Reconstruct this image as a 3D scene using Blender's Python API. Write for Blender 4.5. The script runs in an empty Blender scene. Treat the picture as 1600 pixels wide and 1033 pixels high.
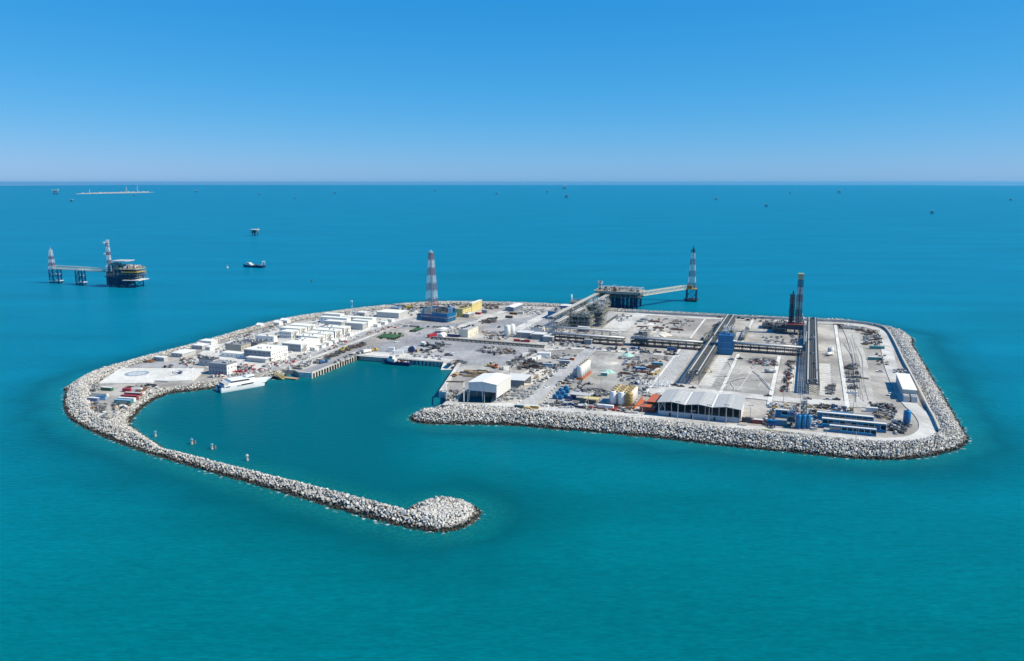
import bpy, bmesh, math, random
import numpy as np
from mathutils import Vector, Matrix, geometry
R = math.radians
random.seed(7); rng = np.random.default_rng(7)
scene = bpy.context.scene
COL = scene.collection

# ------------------------------------------------------------------ camera
FPX, CX, CY, HORIZ, CAMH = 1250.0, 800.0, 516.5, 285.0, 150.0
PITCH = math.atan((CY - HORIZ) / FPX)
cam = bpy.data.objects.new('camera', bpy.data.cameras.new('camera'))
COL.objects.link(cam)
cam.location = (0, 0, CAMH)
cam.rotation_euler = (R(90) - PITCH, 0, 0)
cam.data.sensor_width = 36.0
cam.data.lens = FPX / 1600.0 * 36.0
cam.data.clip_start = 1.0
cam.data.clip_end = 200000.0
scene.camera = cam
DECK = 4.0
_c, _s = math.cos(PITCH), math.sin(PITCH)

def at(px, py, z=DECK):
    """the point of the level z seen at photo pixel px, py"""
    x = (px - CX) / FPX; y = (CY - py) / FPX
    d = Vector((x, _c + y * _s, -_s + y * _c))
    t = (z - CAMH) / d.z
    return Vector((d.x * t, d.y * t, z))

AX = Vector((0.936, -0.351, 0)).normalized()      # along the quays and warehouses
AY = Vector((0.351, 0.936, 0)).normalized()       # along the pipe racks, away from the camera
ROT = math.atan2(AX.y, AX.x)

def proj(p):
    v = Vector(p) - Vector((0, 0, CAMH))
    dep = v.y * _c - v.z * _s
    return CX + FPX * v.x / dep, CY - FPX * (v.y * _s + v.z * _c) / dep

def along(p, axis, px):
    """how far to walk from p along axis until the photo column px is reached"""
    d0, d1 = Vector((_c, -_s)), None
    k = (px - CX) / FPX
    den = axis.x - k * axis.y * _c
    num = k * (p.y * _c - (p.z - CAMH) * _s) - p.x
    return num / den

# ------------------------------------------------------------------ materials
def new_mat(name):
    m = bpy.data.materials.new(name); m.use_nodes = True
    return m, m.node_tree.nodes, m.node_tree.links, m.node_tree.nodes['Principled BSDF']

MATS = {}
def paint(name, rgb, rough=0.6, var=0.18, scale=0.35, metal=0.0, streak=True):
    """weathered paint / concrete / steel: a base colour broken by two sizes of noise"""
    if name in MATS: return MATS[name]
    m, N, L, B = new_mat(name)
    tc = N.new('ShaderNodeNewGeometry')
    n1 = N.new('ShaderNodeTexNoise'); n1.inputs['Scale'].default_value = scale; n1.inputs['Detail'].default_value = 6
    mp = N.new('ShaderNodeMapping'); mp.inputs['Scale'].default_value = (1, 1, 0.35 if streak else 1)
    L.new(tc.outputs['Position'], mp.inputs['Vector']); L.new(mp.outputs['Vector'], n1.inputs['Vector'])
    n2 = N.new('ShaderNodeTexNoise'); n2.inputs['Scale'].default_value = scale * 6; n2.inputs['Detail'].default_value = 3
    L.new(tc.outputs['Position'], n2.inputs['Vector'])
    a = N.new('ShaderNodeMath'); a.operation = 'ADD'
    L.new(n1.outputs['Fac'], a.inputs[0]); L.new(n2.outputs['Fac'], a.inputs[1])
    r = N.new('ShaderNodeMapRange'); r.inputs['From Min'].default_value = 0.6; r.inputs['From Max'].default_value = 1.4
    r.inputs['To Min'].default_value = 1.0 - var; r.inputs['To Max'].default_value = 1.0 + var * 0.6
    L.new(a.outputs[0], r.inputs['Value'])
    mx = N.new('ShaderNodeMix'); mx.data_type = 'RGBA'; mx.blend_type = 'MULTIPLY'; mx.inputs['Factor'].default_value = 1
    mx.inputs['A'].default_value = (*rgb, 1); L.new(r.outputs['Result'], mx.inputs['B'])
    L.new(mx.outputs['Result'], B.inputs['Base Color'])
    B.inputs['Roughness'].default_value = rough; B.inputs['Metallic'].default_value = metal
    MATS[name] = m
    return m

def ground_mat(name, c1, c2, c3, s1=0.02, s2=0.25, patch=0.5, rough=0.95):
    """gravel / asphalt: broad patches, tyre-worn streaks and grit"""
    m, N, L, B = new_mat(name)
    g = N.new('ShaderNodeNewGeometry')
    n1 = N.new('ShaderNodeTexNoise'); n1.inputs['Scale'].default_value = s1; n1.inputs['Detail'].default_value = 7; n1.inputs['Roughness'].default_value = 0.62
    L.new(g.outputs['Position'], n1.inputs['Vector'])
    cr = N.new('ShaderNodeValToRGB')
    cr.color_ramp.elements[0].position = 0.39; cr.color_ramp.elements[0].color = (*c1, 1)
    cr.color_ramp.elements[1].position = 0.61; cr.color_ramp.elements[1].color = (*c3, 1)
    e = cr.color_ramp.elements.new(patch); e.color = (*c2, 1)
    L.new(n1.outputs['Fac'], cr.inputs['Fac'])
    n2 = N.new('ShaderNodeTexNoise'); n2.inputs['Scale'].default_value = s2; n2.inputs['Detail'].default_value = 5
    mp = N.new('ShaderNodeMapping'); mp.inputs['Rotation'].default_value = (0, 0, -ROT); mp.inputs['Scale'].default_value = (1.6, 0.35, 1)
    L.new(g.outputs['Position'], mp.inputs['Vector']); L.new(mp.outputs['Vector'], n2.inputs['Vector'])
    n3 = N.new('ShaderNodeTexNoise'); n3.inputs['Scale'].default_value = 1.3; n3.inputs['Detail'].default_value = 4
    L.new(g.outputs['Position'], n3.inputs['Vector'])
    ad = N.new('ShaderNodeMath'); ad.operation = 'ADD'; L.new(n2.outputs['Fac'], ad.inputs[0]); L.new(n3.outputs['Fac'], ad.inputs[1])
    r = N.new('ShaderNodeMapRange'); r.inputs['From Min'].default_value = 0.6; r.inputs['From Max'].default_value = 1.4
    r.inputs['To Min'].default_value = 0.72; r.inputs['To Max'].default_value = 1.2
    L.new(ad.outputs[0], r.inputs['Value'])
    mx = N.new('ShaderNodeMix'); mx.data_type = 'RGBA'; mx.blend_type = 'MULTIPLY'; mx.inputs['Factor'].default_value = 1
    L.new(cr.outputs['Color'], mx.inputs['A']); L.new(r.outputs['Result'], mx.inputs['B'])
    L.new(mx.outputs['Result'], B.inputs['Base Color'])
    B.inputs['Roughness'].default_value = rough
    MATS[name] = m
    return m

# ------------------------------------------------------------------ object helpers
def tag(o, label=None, cat=None, group=None, kind=None):
    if label: o['label'] = label
    if cat: o['category'] = cat
    if group: o['group'] = group
    if kind: o['kind'] = kind
    return o

class MB:
    """collects shapes; build() links them as ONE mesh object"""
    def __init__(s): s.v = []; s.f = []
    def add(s, vs, fs):
        n = len(s.v); s.v += [tuple(v) for v in vs]; s.f += [tuple(n + i for i in f) for f in fs]; return s
    def box(s, x0, x1, y0, y1, z0, z1):
        v = [(x, y, z) for z in (z0, z1) for x, y in ((x0, y0), (x1, y0), (x1, y1), (x0, y1))]
        return s.add(v, [(3, 2, 1, 0), (4, 5, 6, 7), (0, 1, 5, 4), (1, 2, 6, 5), (2, 3, 7, 6), (3, 0, 4, 7)])
    def cbox(s, cx, cy, z0, lx, ly, h):
        return s.box(cx - lx / 2, cx + lx / 2, cy - ly / 2, cy + ly / 2, z0, z0 + h)
    def prism(s, poly, z0, z1, top=None):
        n = len(poly); top = top or poly
        v = [(p[0], p[1], z0) for p in poly] + [(p[0], p[1], z1) for p in top]
        f = [tuple(range(n - 1, -1, -1)), tuple(range(n, 2 * n))] + [(i, (i + 1) % n, n + (i + 1) % n, n + i) for i in range(n)]
        return s.add(v, f)
    def xprism(s, prof, x0, x1):
        """profile given in (y, z), swept along x"""
        n = len(prof)
        v = [(x0, p[0], p[1]) for p in prof] + [(x1, p[0], p[1]) for p in prof]
        return s.add(v, [tuple(range(n)), tuple(range(2 * n - 1, n - 1, -1))] + [(i, n + i, n + (i + 1) % n, (i + 1) % n) for i in range(n)])
    def yprism(s, prof, y0, y1):
        n = len(prof)
        v = [(p[0], y0, p[1]) for p in prof] + [(p[0], y1, p[1]) for p in prof]
        return s.add(v, [tuple(range(n)), tuple(range(2 * n - 1, n - 1, -1))] + [(i, n + i, n + (i + 1) % n, (i + 1) % n) for i in range(n)])
    def cyl(s, p0, p1, r0, r1=None, n=10, caps=True):
        r1 = r0 if r1 is None else r1
        p0, p1 = Vector(p0), Vector(p1); d = (p1 - p0).normalized()
        a = d.orthogonal().normalized(); b = d.cross(a)
        v = []
        for p, r in ((p0, r0), (p1, r1)):
            for i in range(n):
                t = 2 * math.pi * i / n; v.append(p + (a * math.cos(t) + b * math.sin(t)) * r)
        f = [(i, (i + 1) % n, n + (i + 1) % n, n + i) for i in range(n)]
        if caps: f += [tuple(range(n - 1, -1, -1)), tuple(range(n, 2 * n))]
        return s.add(v, f)
    def bar(s, p0, p1, w): return s.cyl(p0, p1, w * 0.7, n=4)
    def lathe(s, prof, cx=0, cy=0, n=16):
        m = len(prof)
        v = [(cx + r * math.cos(2 * math.pi * i / n), cy + r * math.sin(2 * math.pi * i / n), z) for r, z in prof for i in range(n)]
        f = [(k * n + i, k * n + (i + 1) % n, (k + 1) * n + (i + 1) % n, (k + 1) * n + i) for k in range(m - 1) for i in range(n)]
        return s.add(v, f + [tuple(range(n - 1, -1, -1)), tuple(range((m - 1) * n, m * n))])
    def build(s, name, mat, parent=None, smooth=False):
        me = bpy.data.meshes.new(name); me.from_pydata(s.v, [], s.f)
        bm = bmesh.new(); bm.from_mesh(me); bmesh.ops.recalc_face_normals(bm, faces=bm.faces); bm.to_mesh(me); bm.free()
        if smooth:
            for p in me.polygons: p.use_smooth = len(p.vertices) < 6
        me.materials.append(mat)
        o = bpy.data.objects.new(name, me); COL.objects.link(o)
        if parent: o.parent = parent
        return o

def thing(name, label, cat, loc, group=None, rot=None):
    o = bpy.data.objects.new(name, None); COL.objects.link(o)
    o.empty_display_size = 0.5
    o.location = loc; o.rotation_euler = (0, 0, ROT if rot is None else rot)
    return tag(o, label, cat, group)

def put(o, loc, rot=None, label=None, cat=None, group=None):
    o.location = loc; o.rotation_euler = (0, 0, ROT if rot is None else rot)
    return tag(o, label, cat, group)

_kids = {}
def dup(root, loc, rot=None, label=None, group=None, scale=None):
    if root.name not in _kids: _kids[root.name] = [(c, list(c.children)) for c in root.children]
    r = root.copy(); COL.objects.link(r); r.location = loc
    if rot is not None: r.rotation_euler = (0, 0, rot)
    if scale: r.scale = scale
    tag(r, label, None, group)
    for ch, gs in _kids[root.name]:
        c = ch.copy(); COL.objects.link(c); c.parent = r
        for g in gs:
            d = g.copy(); COL.objects.link(d); d.parent = c
    return r

# ------------------------------------------------------------------ light and sky
SUN_AZ = Vector((0.972, -0.235, 0)).normalized(); SUN_EL = R(47)
sd = bpy.data.lights.new('sun', 'SUN'); sd.energy = 5.0; sd.angle = R(0.53); sd.color = (1.0, 0.915, 0.73)
sun = bpy.data.objects.new('sun', sd); COL.objects.link(sun)
sv = Vector((SUN_AZ.x * math.cos(SUN_EL), SUN_AZ.y * math.cos(SUN_EL), math.sin(SUN_EL)))
sun.rotation_euler = sv.to_track_quat('Z', 'Y').to_euler()
w = bpy.data.worlds.new('World'); scene.world = w; w.use_nodes = True
WN, WL = w.node_tree.nodes, w.node_tree.links
sky = WN.new('ShaderNodeTexSky'); sky.sky_type = 'NISHITA'; sky.sun_disc = False
sky.sun_elevation = SUN_EL; sky.sun_rotation = math.atan2(SUN_AZ.x, SUN_AZ.y)
sky.altitude = 150; sky.air_density = 0.75; sky.dust_density = 0.35; sky.ozone_density = 4.0
# colour response of the camera: a power and a gain per channel
sp_, cb_ = WN.new('ShaderNodeSeparateColor'), WN.new('ShaderNodeCombineColor')
WL.new(sky.outputs['Color'], sp_.inputs['Color'])
for k_, (pw, gain) in enumerate(((1.75, 0.1557), (0.60, 1.693), (0.35, 4.2))):
    a_, b_ = WN.new('ShaderNodeMath'), WN.new('ShaderNodeMath'); a_.operation = 'POWER'; b_.operation = 'MULTIPLY'
    a_.inputs[1].default_value = pw; b_.inputs[1].default_value = gain
    WL.new(sp_.outputs[k_], a_.inputs[0]); WL.new(a_.outputs[0], b_.inputs[0]); WL.new(b_.outputs[0], cb_.inputs[k_])
WL.new(cb_.outputs['Color'], WN['Background'].inputs['Color'])
WN['Background'].inputs['Strength'].default_value = 0.085
scene.view_settings.view_transform = 'Standard'; scene.view_settings.look = 'None'
scene.view_settings.exposure = 0.25; scene.view_settings.gamma = 1.0
scene.cycles.max_bounces = 6; scene.cycles.volume_bounces = 0

# ------------------------------------------------------------------ shoreline
DPX = [(692, 632), (700, 634.5), (740, 637), (777, 638), (844, 645.5), (920, 649), (980, 655), (1017, 657.5), (1113, 668.5), (1180, 676), (1220, 678.5),
       (1267, 683), (1333, 690.5), (1377, 693), (1415, 692.5), (1440, 690), (1460, 684), (1470, 674), (1462, 656), (1453, 640), (1440, 614), (1425, 586),
       (1413.5, 565), (1400, 537), (1388, 517.5), (1375, 510.5), (1350, 506), (1317, 503), (1251, 500.5), (1183, 497.5), (1115, 495), (980, 488), (930, 484),
       (876, 480), (830, 478), (760, 476), (704, 476), (646, 478.5), (600, 483), (530, 491), (455, 502.5), (397, 516), (322, 539), (264, 555), (206, 571),
       (165, 588), (152, 597), (140, 605), (138, 620), (141, 641), (158, 657), (172, 663), (181, 648), (206, 631), (233, 609), (283, 602.5), (338, 595),
       (400, 585.5), (425, 581), (440, 578), (460, 578.5)]
QUAY = [(467, 582.3), (487.3, 583.5), (559.3, 554.6), (693, 566), (716.5, 564), (716.5, 568.5), (685.6, 612.8), (697.3, 613.5), (697.5, 626)]
D = [at(*p) for p in DPX] + [at(*p) for p in QUAY]
CREST, ARM = 6.2, 4.2        # height of the bank round the island and of the breakwater arm
WPX = [('w', 672, 640), ('w', 655, 644.5), ('w', 643, 650), ('w', 641, 656), ('w', 652, 661), ('w', 680, 663.5), ('w', 777, 664.5), ('w', 830, 668), ('w', 873, 672), ('w', 920, 675),
       ('w', 980, 681), ('w', 1017, 684), ('w', 1113, 695.5), ('w', 1180, 702.5), ('w', 1220, 706), ('w', 1289, 713.5), ('w', 1340, 717.5), ('w', 1377, 719),
       ('w', 1420, 718.5), ('w', 1464, 712), ('w', 1497, 703), ('w', 1510, 694), ('w', 1513, 685), ('w', 1500, 662), ('w', 1480, 628), ('w', 1460, 595),
       ('w', 1440, 561), ('w', 1428, 541), ('c', 1411, 518), ('c', 1395, 512), ('c', 1375, 507), ('c', 1350, 503), ('c', 1317, 499), ('c', 1251, 496.5), ('c', 1183, 493.5), ('c', 1115, 490.6),
       ('c', 980, 483.5), ('c', 930, 479), ('c', 876, 475.3), ('c', 830, 473.3), ('c', 760, 471.5), ('c', 704, 471), ('c', 646, 473), ('c', 600, 477), ('c', 530, 485),
       ('c', 455, 495.5), ('c', 397, 509.5), ('c', 322, 531.5), ('c', 264, 547), ('c', 206, 562), ('c', 148, 579.5), ('c', 119, 595), ('w', 102, 612), ('w', 98.5, 630),
       ('w', 104, 648), ('w', 120, 663), ('w', 150, 678), ('w', 190, 695), ('w', 250, 715), ('w', 330, 739), ('w', 400, 758.5), ('w', 480, 782), ('w', 560, 806),
       ('w', 640, 826.5), ('w', 690, 832), ('w', 722, 826), ('w', 742, 815), ('w', 751, 804), ('a', 740, 792), ('a', 728, 783), ('a', 712, 777), ('a', 690, 774.5), ('a', 665, 779.5),
       ('a', 648, 788), ('a', 632, 794), ('a', 560, 775.5), ('a', 480, 755), ('a', 400, 735), ('a', 330, 718), ('a', 270, 702), ('a', 242, 694), ('w', 208, 668),
       ('w', 208, 656), ('w', 222, 639), ('w', 245, 624), ('w', 264, 616.5), ('w', 289, 613), ('w', 322, 609), ('w', 345, 605.5), ('w', 380, 599), ('w', 415, 593),
       ('w', 445, 592), ('w', 467, 587)]
_raw = [at(x, y, {'w': 0, 'c': CREST, 'a': ARM + .5}[m]) for m, x, y in WPX]
W = []
for i, (m, x, y) in enumerate(WPX):
    p = _raw[i].copy()
    if m != 'w':
        t = (_raw[(i + 1) % len(_raw)] - _raw[i - 1]); n = Vector((t.y, -t.x, 0)).normalized()
        p = p + n * (9.5 if m == 'c' else 6.0)
    p.z = 0; W.append(p)
def smooth_poly(P, k):
    out = []
    n = len(P)
    for i in range(n):
        a, b, c, d = P[i - 1], P[i], P[(i + 1) % n], P[(i + 2) % n]
        for j in range(k):
            t = j / k
            out.append(0.5 * ((2 * b) + (c - a) * t + (2 * a - 5 * b + 4 * c - d) * t * t + (3 * b - a - 3 * c + d) * t ** 3))
    return out
nw = len(W)
W = smooth_poly(W, 3)[:(nw - 1) * 3 + 1] + [Vector((q.x, q.y, 0)) for q in (at(*p) for p in QUAY[1:])]
Wn = np.array([(p.x, p.y) for p in W]); Dn = np.array([(p.x, p.y) for p in D])

def inside(P, poly):
    x, y = P[:, 0], P[:, 1]; r = np.zeros(len(P), bool); n = len(poly)
    for i in range(n):
        x0, y0 = poly[i]; x1, y1 = poly[(i + 1) % n]
        if y0 == y1: continue
        c = ((y0 > y) != (y1 > y)) & (x < (x1 - x0) * (y - y0) / (y1 - y0) + x0)
        r ^= c
    return r
def dist(P, poly, closed=True):
    best = np.full(len(P), 1e18); n = len(poly)
    for i in range(n if closed else n - 1):
        a = poly[i]; b = poly[(i + 1) % n]; d = b - a; L2 = max(d @ d, 1e-9)
        t = np.clip(((P - a) @ d) / L2, 0, 1)
        q = P - (a + t[:, None] * d)
        best = np.minimum(best, (q * q).sum(1))
    return np.sqrt(best)

def rubble_z(P):
    """height of the rock bank: up from the waterline, then down to the deck on the land side"""
    iw = inside(P, Wn); dw = dist(P, Wn); dw = np.where(iw, dw, -dw)
    dd = dist(P, Dn)
    k = np.clip((P[:, 1] - 455) / 60, 0, 1) * (P[:, 0] < 0) + (P[:, 0] >= 0)
    z = np.minimum(-0.4 + dw / 1.5, ARM + (CREST - ARM) * k)
    return np.minimum(z, DECK + 0.7 + dd / 2.2), dw, dd

# ------------------------------------------------------------------ sea
def axis_steps(lo, hi, step, far, grow):
    a = list(np.arange(lo, hi + 0.01, step)); s = step; x = a[0]
    pre = []
    while x > -far: s *= grow; x -= s; pre.append(x)
    s = step; x = a[-1]; post = []
    while x < far: s *= grow; x += s; post.append(x)
    return np.array(pre[::-1] + a + post)
xs = axis_steps(-460, 400, 3.0, 52000, 1.28); ys = axis_steps(300, 1010, 3.0, 52000, 1.28)
gx, gy = np.meshgrid(xs, ys); P = np.stack([gx.ravel(), gy.ravel()], 1)
me = bpy.data.meshes.new('sea')
nx, ny = len(xs), len(ys)
idx = np.arange(nx * ny).reshape(ny, nx)
quads = np.stack([idx[:-1, :-1], idx[:-1, 1:], idx[1:, 1:], idx[1:, :-1]], -1).reshape(-1, 4)
cen = P[quads].mean(1); rad = np.hypot(cen[:, 0], cen[:, 1]); quads = quads[rad < 48000]
me.from_pydata(np.column_stack([P, np.zeros(len(P))]).tolist(), [], quads.tolist())
shore = np.full(len(P), 400.0)
near = (np.abs(P[:, 0]) < 700) & (P[:, 1] > 150) & (P[:, 1] < 1300)
dw = dist(P[near], Wn)
shore[near] = dw
at_ = me.attributes.new('shore', 'FLOAT', 'POINT'); at_.data.foreach_set('value', shore.astype(np.float32))
# calm water inside the harbour
HARB = np.array([(q.x, q.y) for q in [at(640, 790, 0), at(480, 748, 0), at(236, 682, 0), at(208, 655, 0), at(289, 612, 0), at(470, 587, 0), at(560, 558, 0), at(716, 567, 0), at(697, 626, 0), at(643, 652, 0), at(690, 775, 0)]])
hb = np.zeros(len(P)); ih = inside(P[near], HARB); dh = dist(P[near], HARB)
hb[near] = np.clip(np.where(ih, dh, -dh) / 40 + 0.35, 0, 1)
at2 = me.attributes.new('harbour', 'FLOAT', 'POINT'); at2.data.foreach_set('value', hb.astype(np.float32))
m, N, L, B = new_mat('sea_water')
g = N.new('ShaderNodeNewGeometry')
def noise(scale, detail, vec=None, rot=0, sc=(1, 1, 1), rough=0.5):
    mp = N.new('ShaderNodeMapping'); mp.inputs['Rotation'].default_value = (0, 0, rot); mp.inputs['Scale'].default_value = sc
    L.new(g.outputs['Position'], mp.inputs['Vector'])
    n = N.new('ShaderNodeTexNoise'); n.inputs['Scale'].default_value = scale; n.inputs['Detail'].default_value = detail; n.inputs['Roughness'].default_value = rough
    L.new(mp.outputs['Vector'], n.inputs['Vector']); return n
def ramp(sock, stops):
    c = N.new('ShaderNodeValToRGB'); els = c.color_ramp.elements
    while len(els) < len(stops): els.new(0.5)
    for e, (p, col) in zip(els, stops): e.position = p; e.color = (*col, 1) if len(col) == 3 else col
    L.new(sock, c.inputs['Fac']); return c
def mrange(sock, a, b, c=0.0, d=1.0, smooth=False):
    r = N.new('ShaderNodeMapRange'); r.inputs['From Min'].default_value = a; r.inputs['From Max'].default_value = b
    r.inputs['To Min'].default_value = c; r.inputs['To Max'].default_value = d
    if smooth: r.interpolation_type = 'SMOOTHSTEP'
    L.new(sock, r.inputs['Value']); return r
def mix(fac, a, b, mode='MIX'):
    x = N.new('ShaderNodeMix'); x.data_type = 'RGBA'; x.blend_type = mode
    for s_, v_ in (('Factor', fac), ('A', a), ('B', b)):
        if isinstance(v_, (int, float)): x.inputs[s_].default_value = v_
        elif isinstance(v_, tuple): x.inputs[s_].default_value = (*v_, 1)
        else: L.new(v_, x.inputs[s_])
    return x.outputs['Result']
def math_(op, a, b):
    x = N.new('ShaderNodeMath'); x.operation = op
    for k, v_ in enumerate((a, b)):
        if isinstance(v_, (int, float)): x.inputs[k].default_value = v_
        else: L.new(v_, x.inputs[k])
    return x.outputs[0]
# depth of the seabed: greener shoal to the south, bluer deep water to the north, sun tint to the sides
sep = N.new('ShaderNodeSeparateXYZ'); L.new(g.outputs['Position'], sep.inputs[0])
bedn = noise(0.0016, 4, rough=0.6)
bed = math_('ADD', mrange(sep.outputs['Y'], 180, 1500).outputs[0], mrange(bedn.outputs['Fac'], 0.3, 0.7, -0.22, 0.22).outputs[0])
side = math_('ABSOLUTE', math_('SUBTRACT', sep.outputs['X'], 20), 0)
bed = math_('ADD', bed, mrange(side, 90, 420, -0.06, 0.30, True).outputs[0])  # sun-angle tint put into the colour: bluer toward both sides
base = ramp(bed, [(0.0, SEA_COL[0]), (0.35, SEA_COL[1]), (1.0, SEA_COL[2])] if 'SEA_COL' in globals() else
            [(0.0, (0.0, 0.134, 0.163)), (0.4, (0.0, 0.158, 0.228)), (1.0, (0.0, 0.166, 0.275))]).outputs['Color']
lane = noise(0.008, 5, rot=R(12), sc=(0.35, 1.6, 1), rough=0.6)
base = mix(1.0, base, mrange(lane.outputs['Fac'], 0.3, 0.7, 0.86, 1.14).outputs[0], 'MULTIPLY')
rip = noise(0.26, 6, rot=R(-9), sc=(0.32, 1.4, 1), rough=0.66)
rip2 = noise(0.75, 3, rot=R(6), sc=(0.34, 1.4, 1), rough=0.6)
base = mix(1.0, base, mrange(rip2.outputs['Fac'], 0.36, 0.66, 0.88, 1.14).outputs[0], 'MULTIPLY')  # light and shade of the ripples put into the colour as fine streaks
base = mix(1.0, base, mrange(rip.outputs['Fac'], 0.38, 0.62, 0.92, 1.08).outputs[0], 'MULTIPLY')
ah = N.new('ShaderNodeAttribute'); ah.attribute_name = 'harbour'
base = mix(ah.outputs['Fac'], base, (0.0, 0.103, 0.136))
# seagrass-dark ring and pale rubble toe around the rock banks
as_ = N.new('ShaderNodeAttribute'); as_.attribute_name = 'shore'
wob = noise(0.03, 4)
sd_ = math_('ADD', as_.outputs['Fac'], mrange(wob.outputs['Fac'], 0.3, 0.7, -7, 7).outputs[0])
ring = ramp(mrange(sd_, 0, 60).outputs[0], [(0.0, (0.25, 0.25, 0.25)), (0.12, (0.35, 0.35, 0.35)), (0.3, (0.75, 0.75, 0.75)), (0.55, (0.35, 0.35, 0.35)), (1.0, (0, 0, 0))]).outputs['Color']
ring = math_('MULTIPLY', ring, mrange(ah.outputs['Fac'], 0, 1, 0.8, 0.25).outputs[0])
base = mix(ring, base, (0.0, 0.066, 0.085))
spk = noise(0.55, 2)
toe = math_('MULTIPLY', mrange(as_.outputs['Fac'], 2, 20, 1, 0, True).outputs[0], mrange(spk.outputs['Fac'], 0.45, 0.62).outputs[0])
base = mix(math_('MULTIPLY', toe, 0.65), base, (0.01, 0.16, 0.13))
foam = math_('MULTIPLY', mrange(as_.outputs['Fac'], 0.6, 3.2, 1, 0).outputs[0], mrange(noise(0.35, 4).outputs['Fac'], 0.58, 0.68).outputs[0])
base = mix(foam, base, (0.55, 0.6, 0.6))
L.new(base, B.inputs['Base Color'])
B.inputs['Roughness'].default_value = 0.32; B.inputs['IOR'].default_value = 1.333; B.inputs['Specular IOR Level'].default_value = 0.035
bn = noise(0.32, 4, rot=R(8), sc=(0.5, 1.3, 1), rough=0.6)
bp = N.new('ShaderNodeBump'); bp.inputs['Strength'].default_value = 0.6; bp.inputs['Distance'].default_value = 0.6
L.new(bn.outputs['Fac'], bp.inputs['Height']); L.new(bp.outputs['Normal'], B.inputs['Normal'])
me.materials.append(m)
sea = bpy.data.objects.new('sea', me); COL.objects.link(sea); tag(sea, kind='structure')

# ------------------------------------------------------------------ island ground
BASIN = [at(*p) for p in ((713.5, 628.3), (767, 630), (771, 612.5), (723.5, 611.5))]
def island_mesh():
    mb = MB()
    outer = [Vector((p.x, p.y, DECK)) for p in D]; hole = [Vector((p.x, p.y, DECK)) for p in BASIN]
    allp = outer + hole
    tris = geometry.tessellate_polygon([outer, hole])
    mb.add(allp, tris)
    for loop, flip in ((outer, 1), (hole, -1)):
        n = len(loop)
        vs = loop + [Vector((p.x, p.y, -4 if flip == 1 else 0.3)) for p in loop]
        mb.add(vs, [(i, (i + 1) % n, n + (i + 1) % n, n + i) for i in range(n)])
    return mb
ground_mat('gravel', (0.27, 0.25, 0.225), (0.37, 0.345, 0.31), (0.50, 0.47, 0.425), 0.018, 0.22)
ground_mat('asphalt', (0.235, 0.235, 0.245), (0.295, 0.295, 0.305), (0.37, 0.365, 0.365), 0.02, 0.2)
ground_mat('grey_yard', (0.24, 0.225, 0.205), (0.335, 0.32, 0.295), (0.44, 0.415, 0.375), 0.03, 0.25)
ground_mat('pale_road', (0.42, 0.405, 0.375), (0.52, 0.505, 0.475), (0.60, 0.585, 0.55), 0.03, 0.2)
ground_mat('road_grey', (0.33, 0.325, 0.325), (0.39, 0.385, 0.38), (0.45, 0.44, 0.43), 0.03, 0.2)
ground_mat('pale_gravel', (0.34, 0.325, 0.295), (0.44, 0.42, 0.385), (0.52, 0.50, 0.46), 0.025, 0.22)
ground_mat('sand', (0.46, 0.42, 0.36), (0.58, 0.54, 0.47), (0.68, 0.64, 0.57), 0.035, 0.3)
ground_mat('concrete', (0.46, 0.44, 0.41), (0.55, 0.53, 0.49), (0.62, 0.60, 0.56), 0.05, 0.3)
ground_mat('turf', (0.022, 0.075, 0.028), (0.03, 0.10, 0.035), (0.045, 0.12, 0.05), 0.1, 0.8)
ground_mat('pad_white', (0.58, 0.565, 0.52), (0.65, 0.635, 0.59), (0.70, 0.685, 0.64), 0.04, 0.4)
tag(island_mesh().build('island_ground', MATS['gravel']), kind='structure')

# base under the rock banks, as a height field; gap shade put into its dark colour
bs = 3.0
bx = np.arange(-440, 400, bs); by = np.arange(308, 1060, bs)
BX, BY = np.meshgrid(bx, by); BP = np.stack([BX.ravel(), BY.ravel()], 1)
bz, bdw, bdd = rubble_z(BP); bin_ = inside(BP, Dn)
ok = (bdw > -4) & (~bin_ | (bdd < 2.0))
quay_d = dist(BP, np.array([(q.x, q.y) for q in [at(*p) for p in QUAY]]), False)
ok &= ~((quay_d < 5.0))
mp_ = np.arange(len(BP)).reshape(len(by), len(bx))
q = np.stack([mp_[:-1, :-1], mp_[:-1, 1:], mp_[1:, 1:], mp_[1:, :-1]], -1).reshape(-1, 4)
q = q[ok[q].all(1)]
used = np.unique(q); re = -np.ones(len(BP), int); re[used] = np.arange(len(used))
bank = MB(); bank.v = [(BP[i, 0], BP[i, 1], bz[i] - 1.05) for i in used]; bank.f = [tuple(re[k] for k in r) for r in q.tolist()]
tag(bank.build('rubble_terrain', paint('rubble_bed', (0.11, 0.105, 0.095), 0.95, 0.4, 0.5)), kind='structure')

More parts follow.
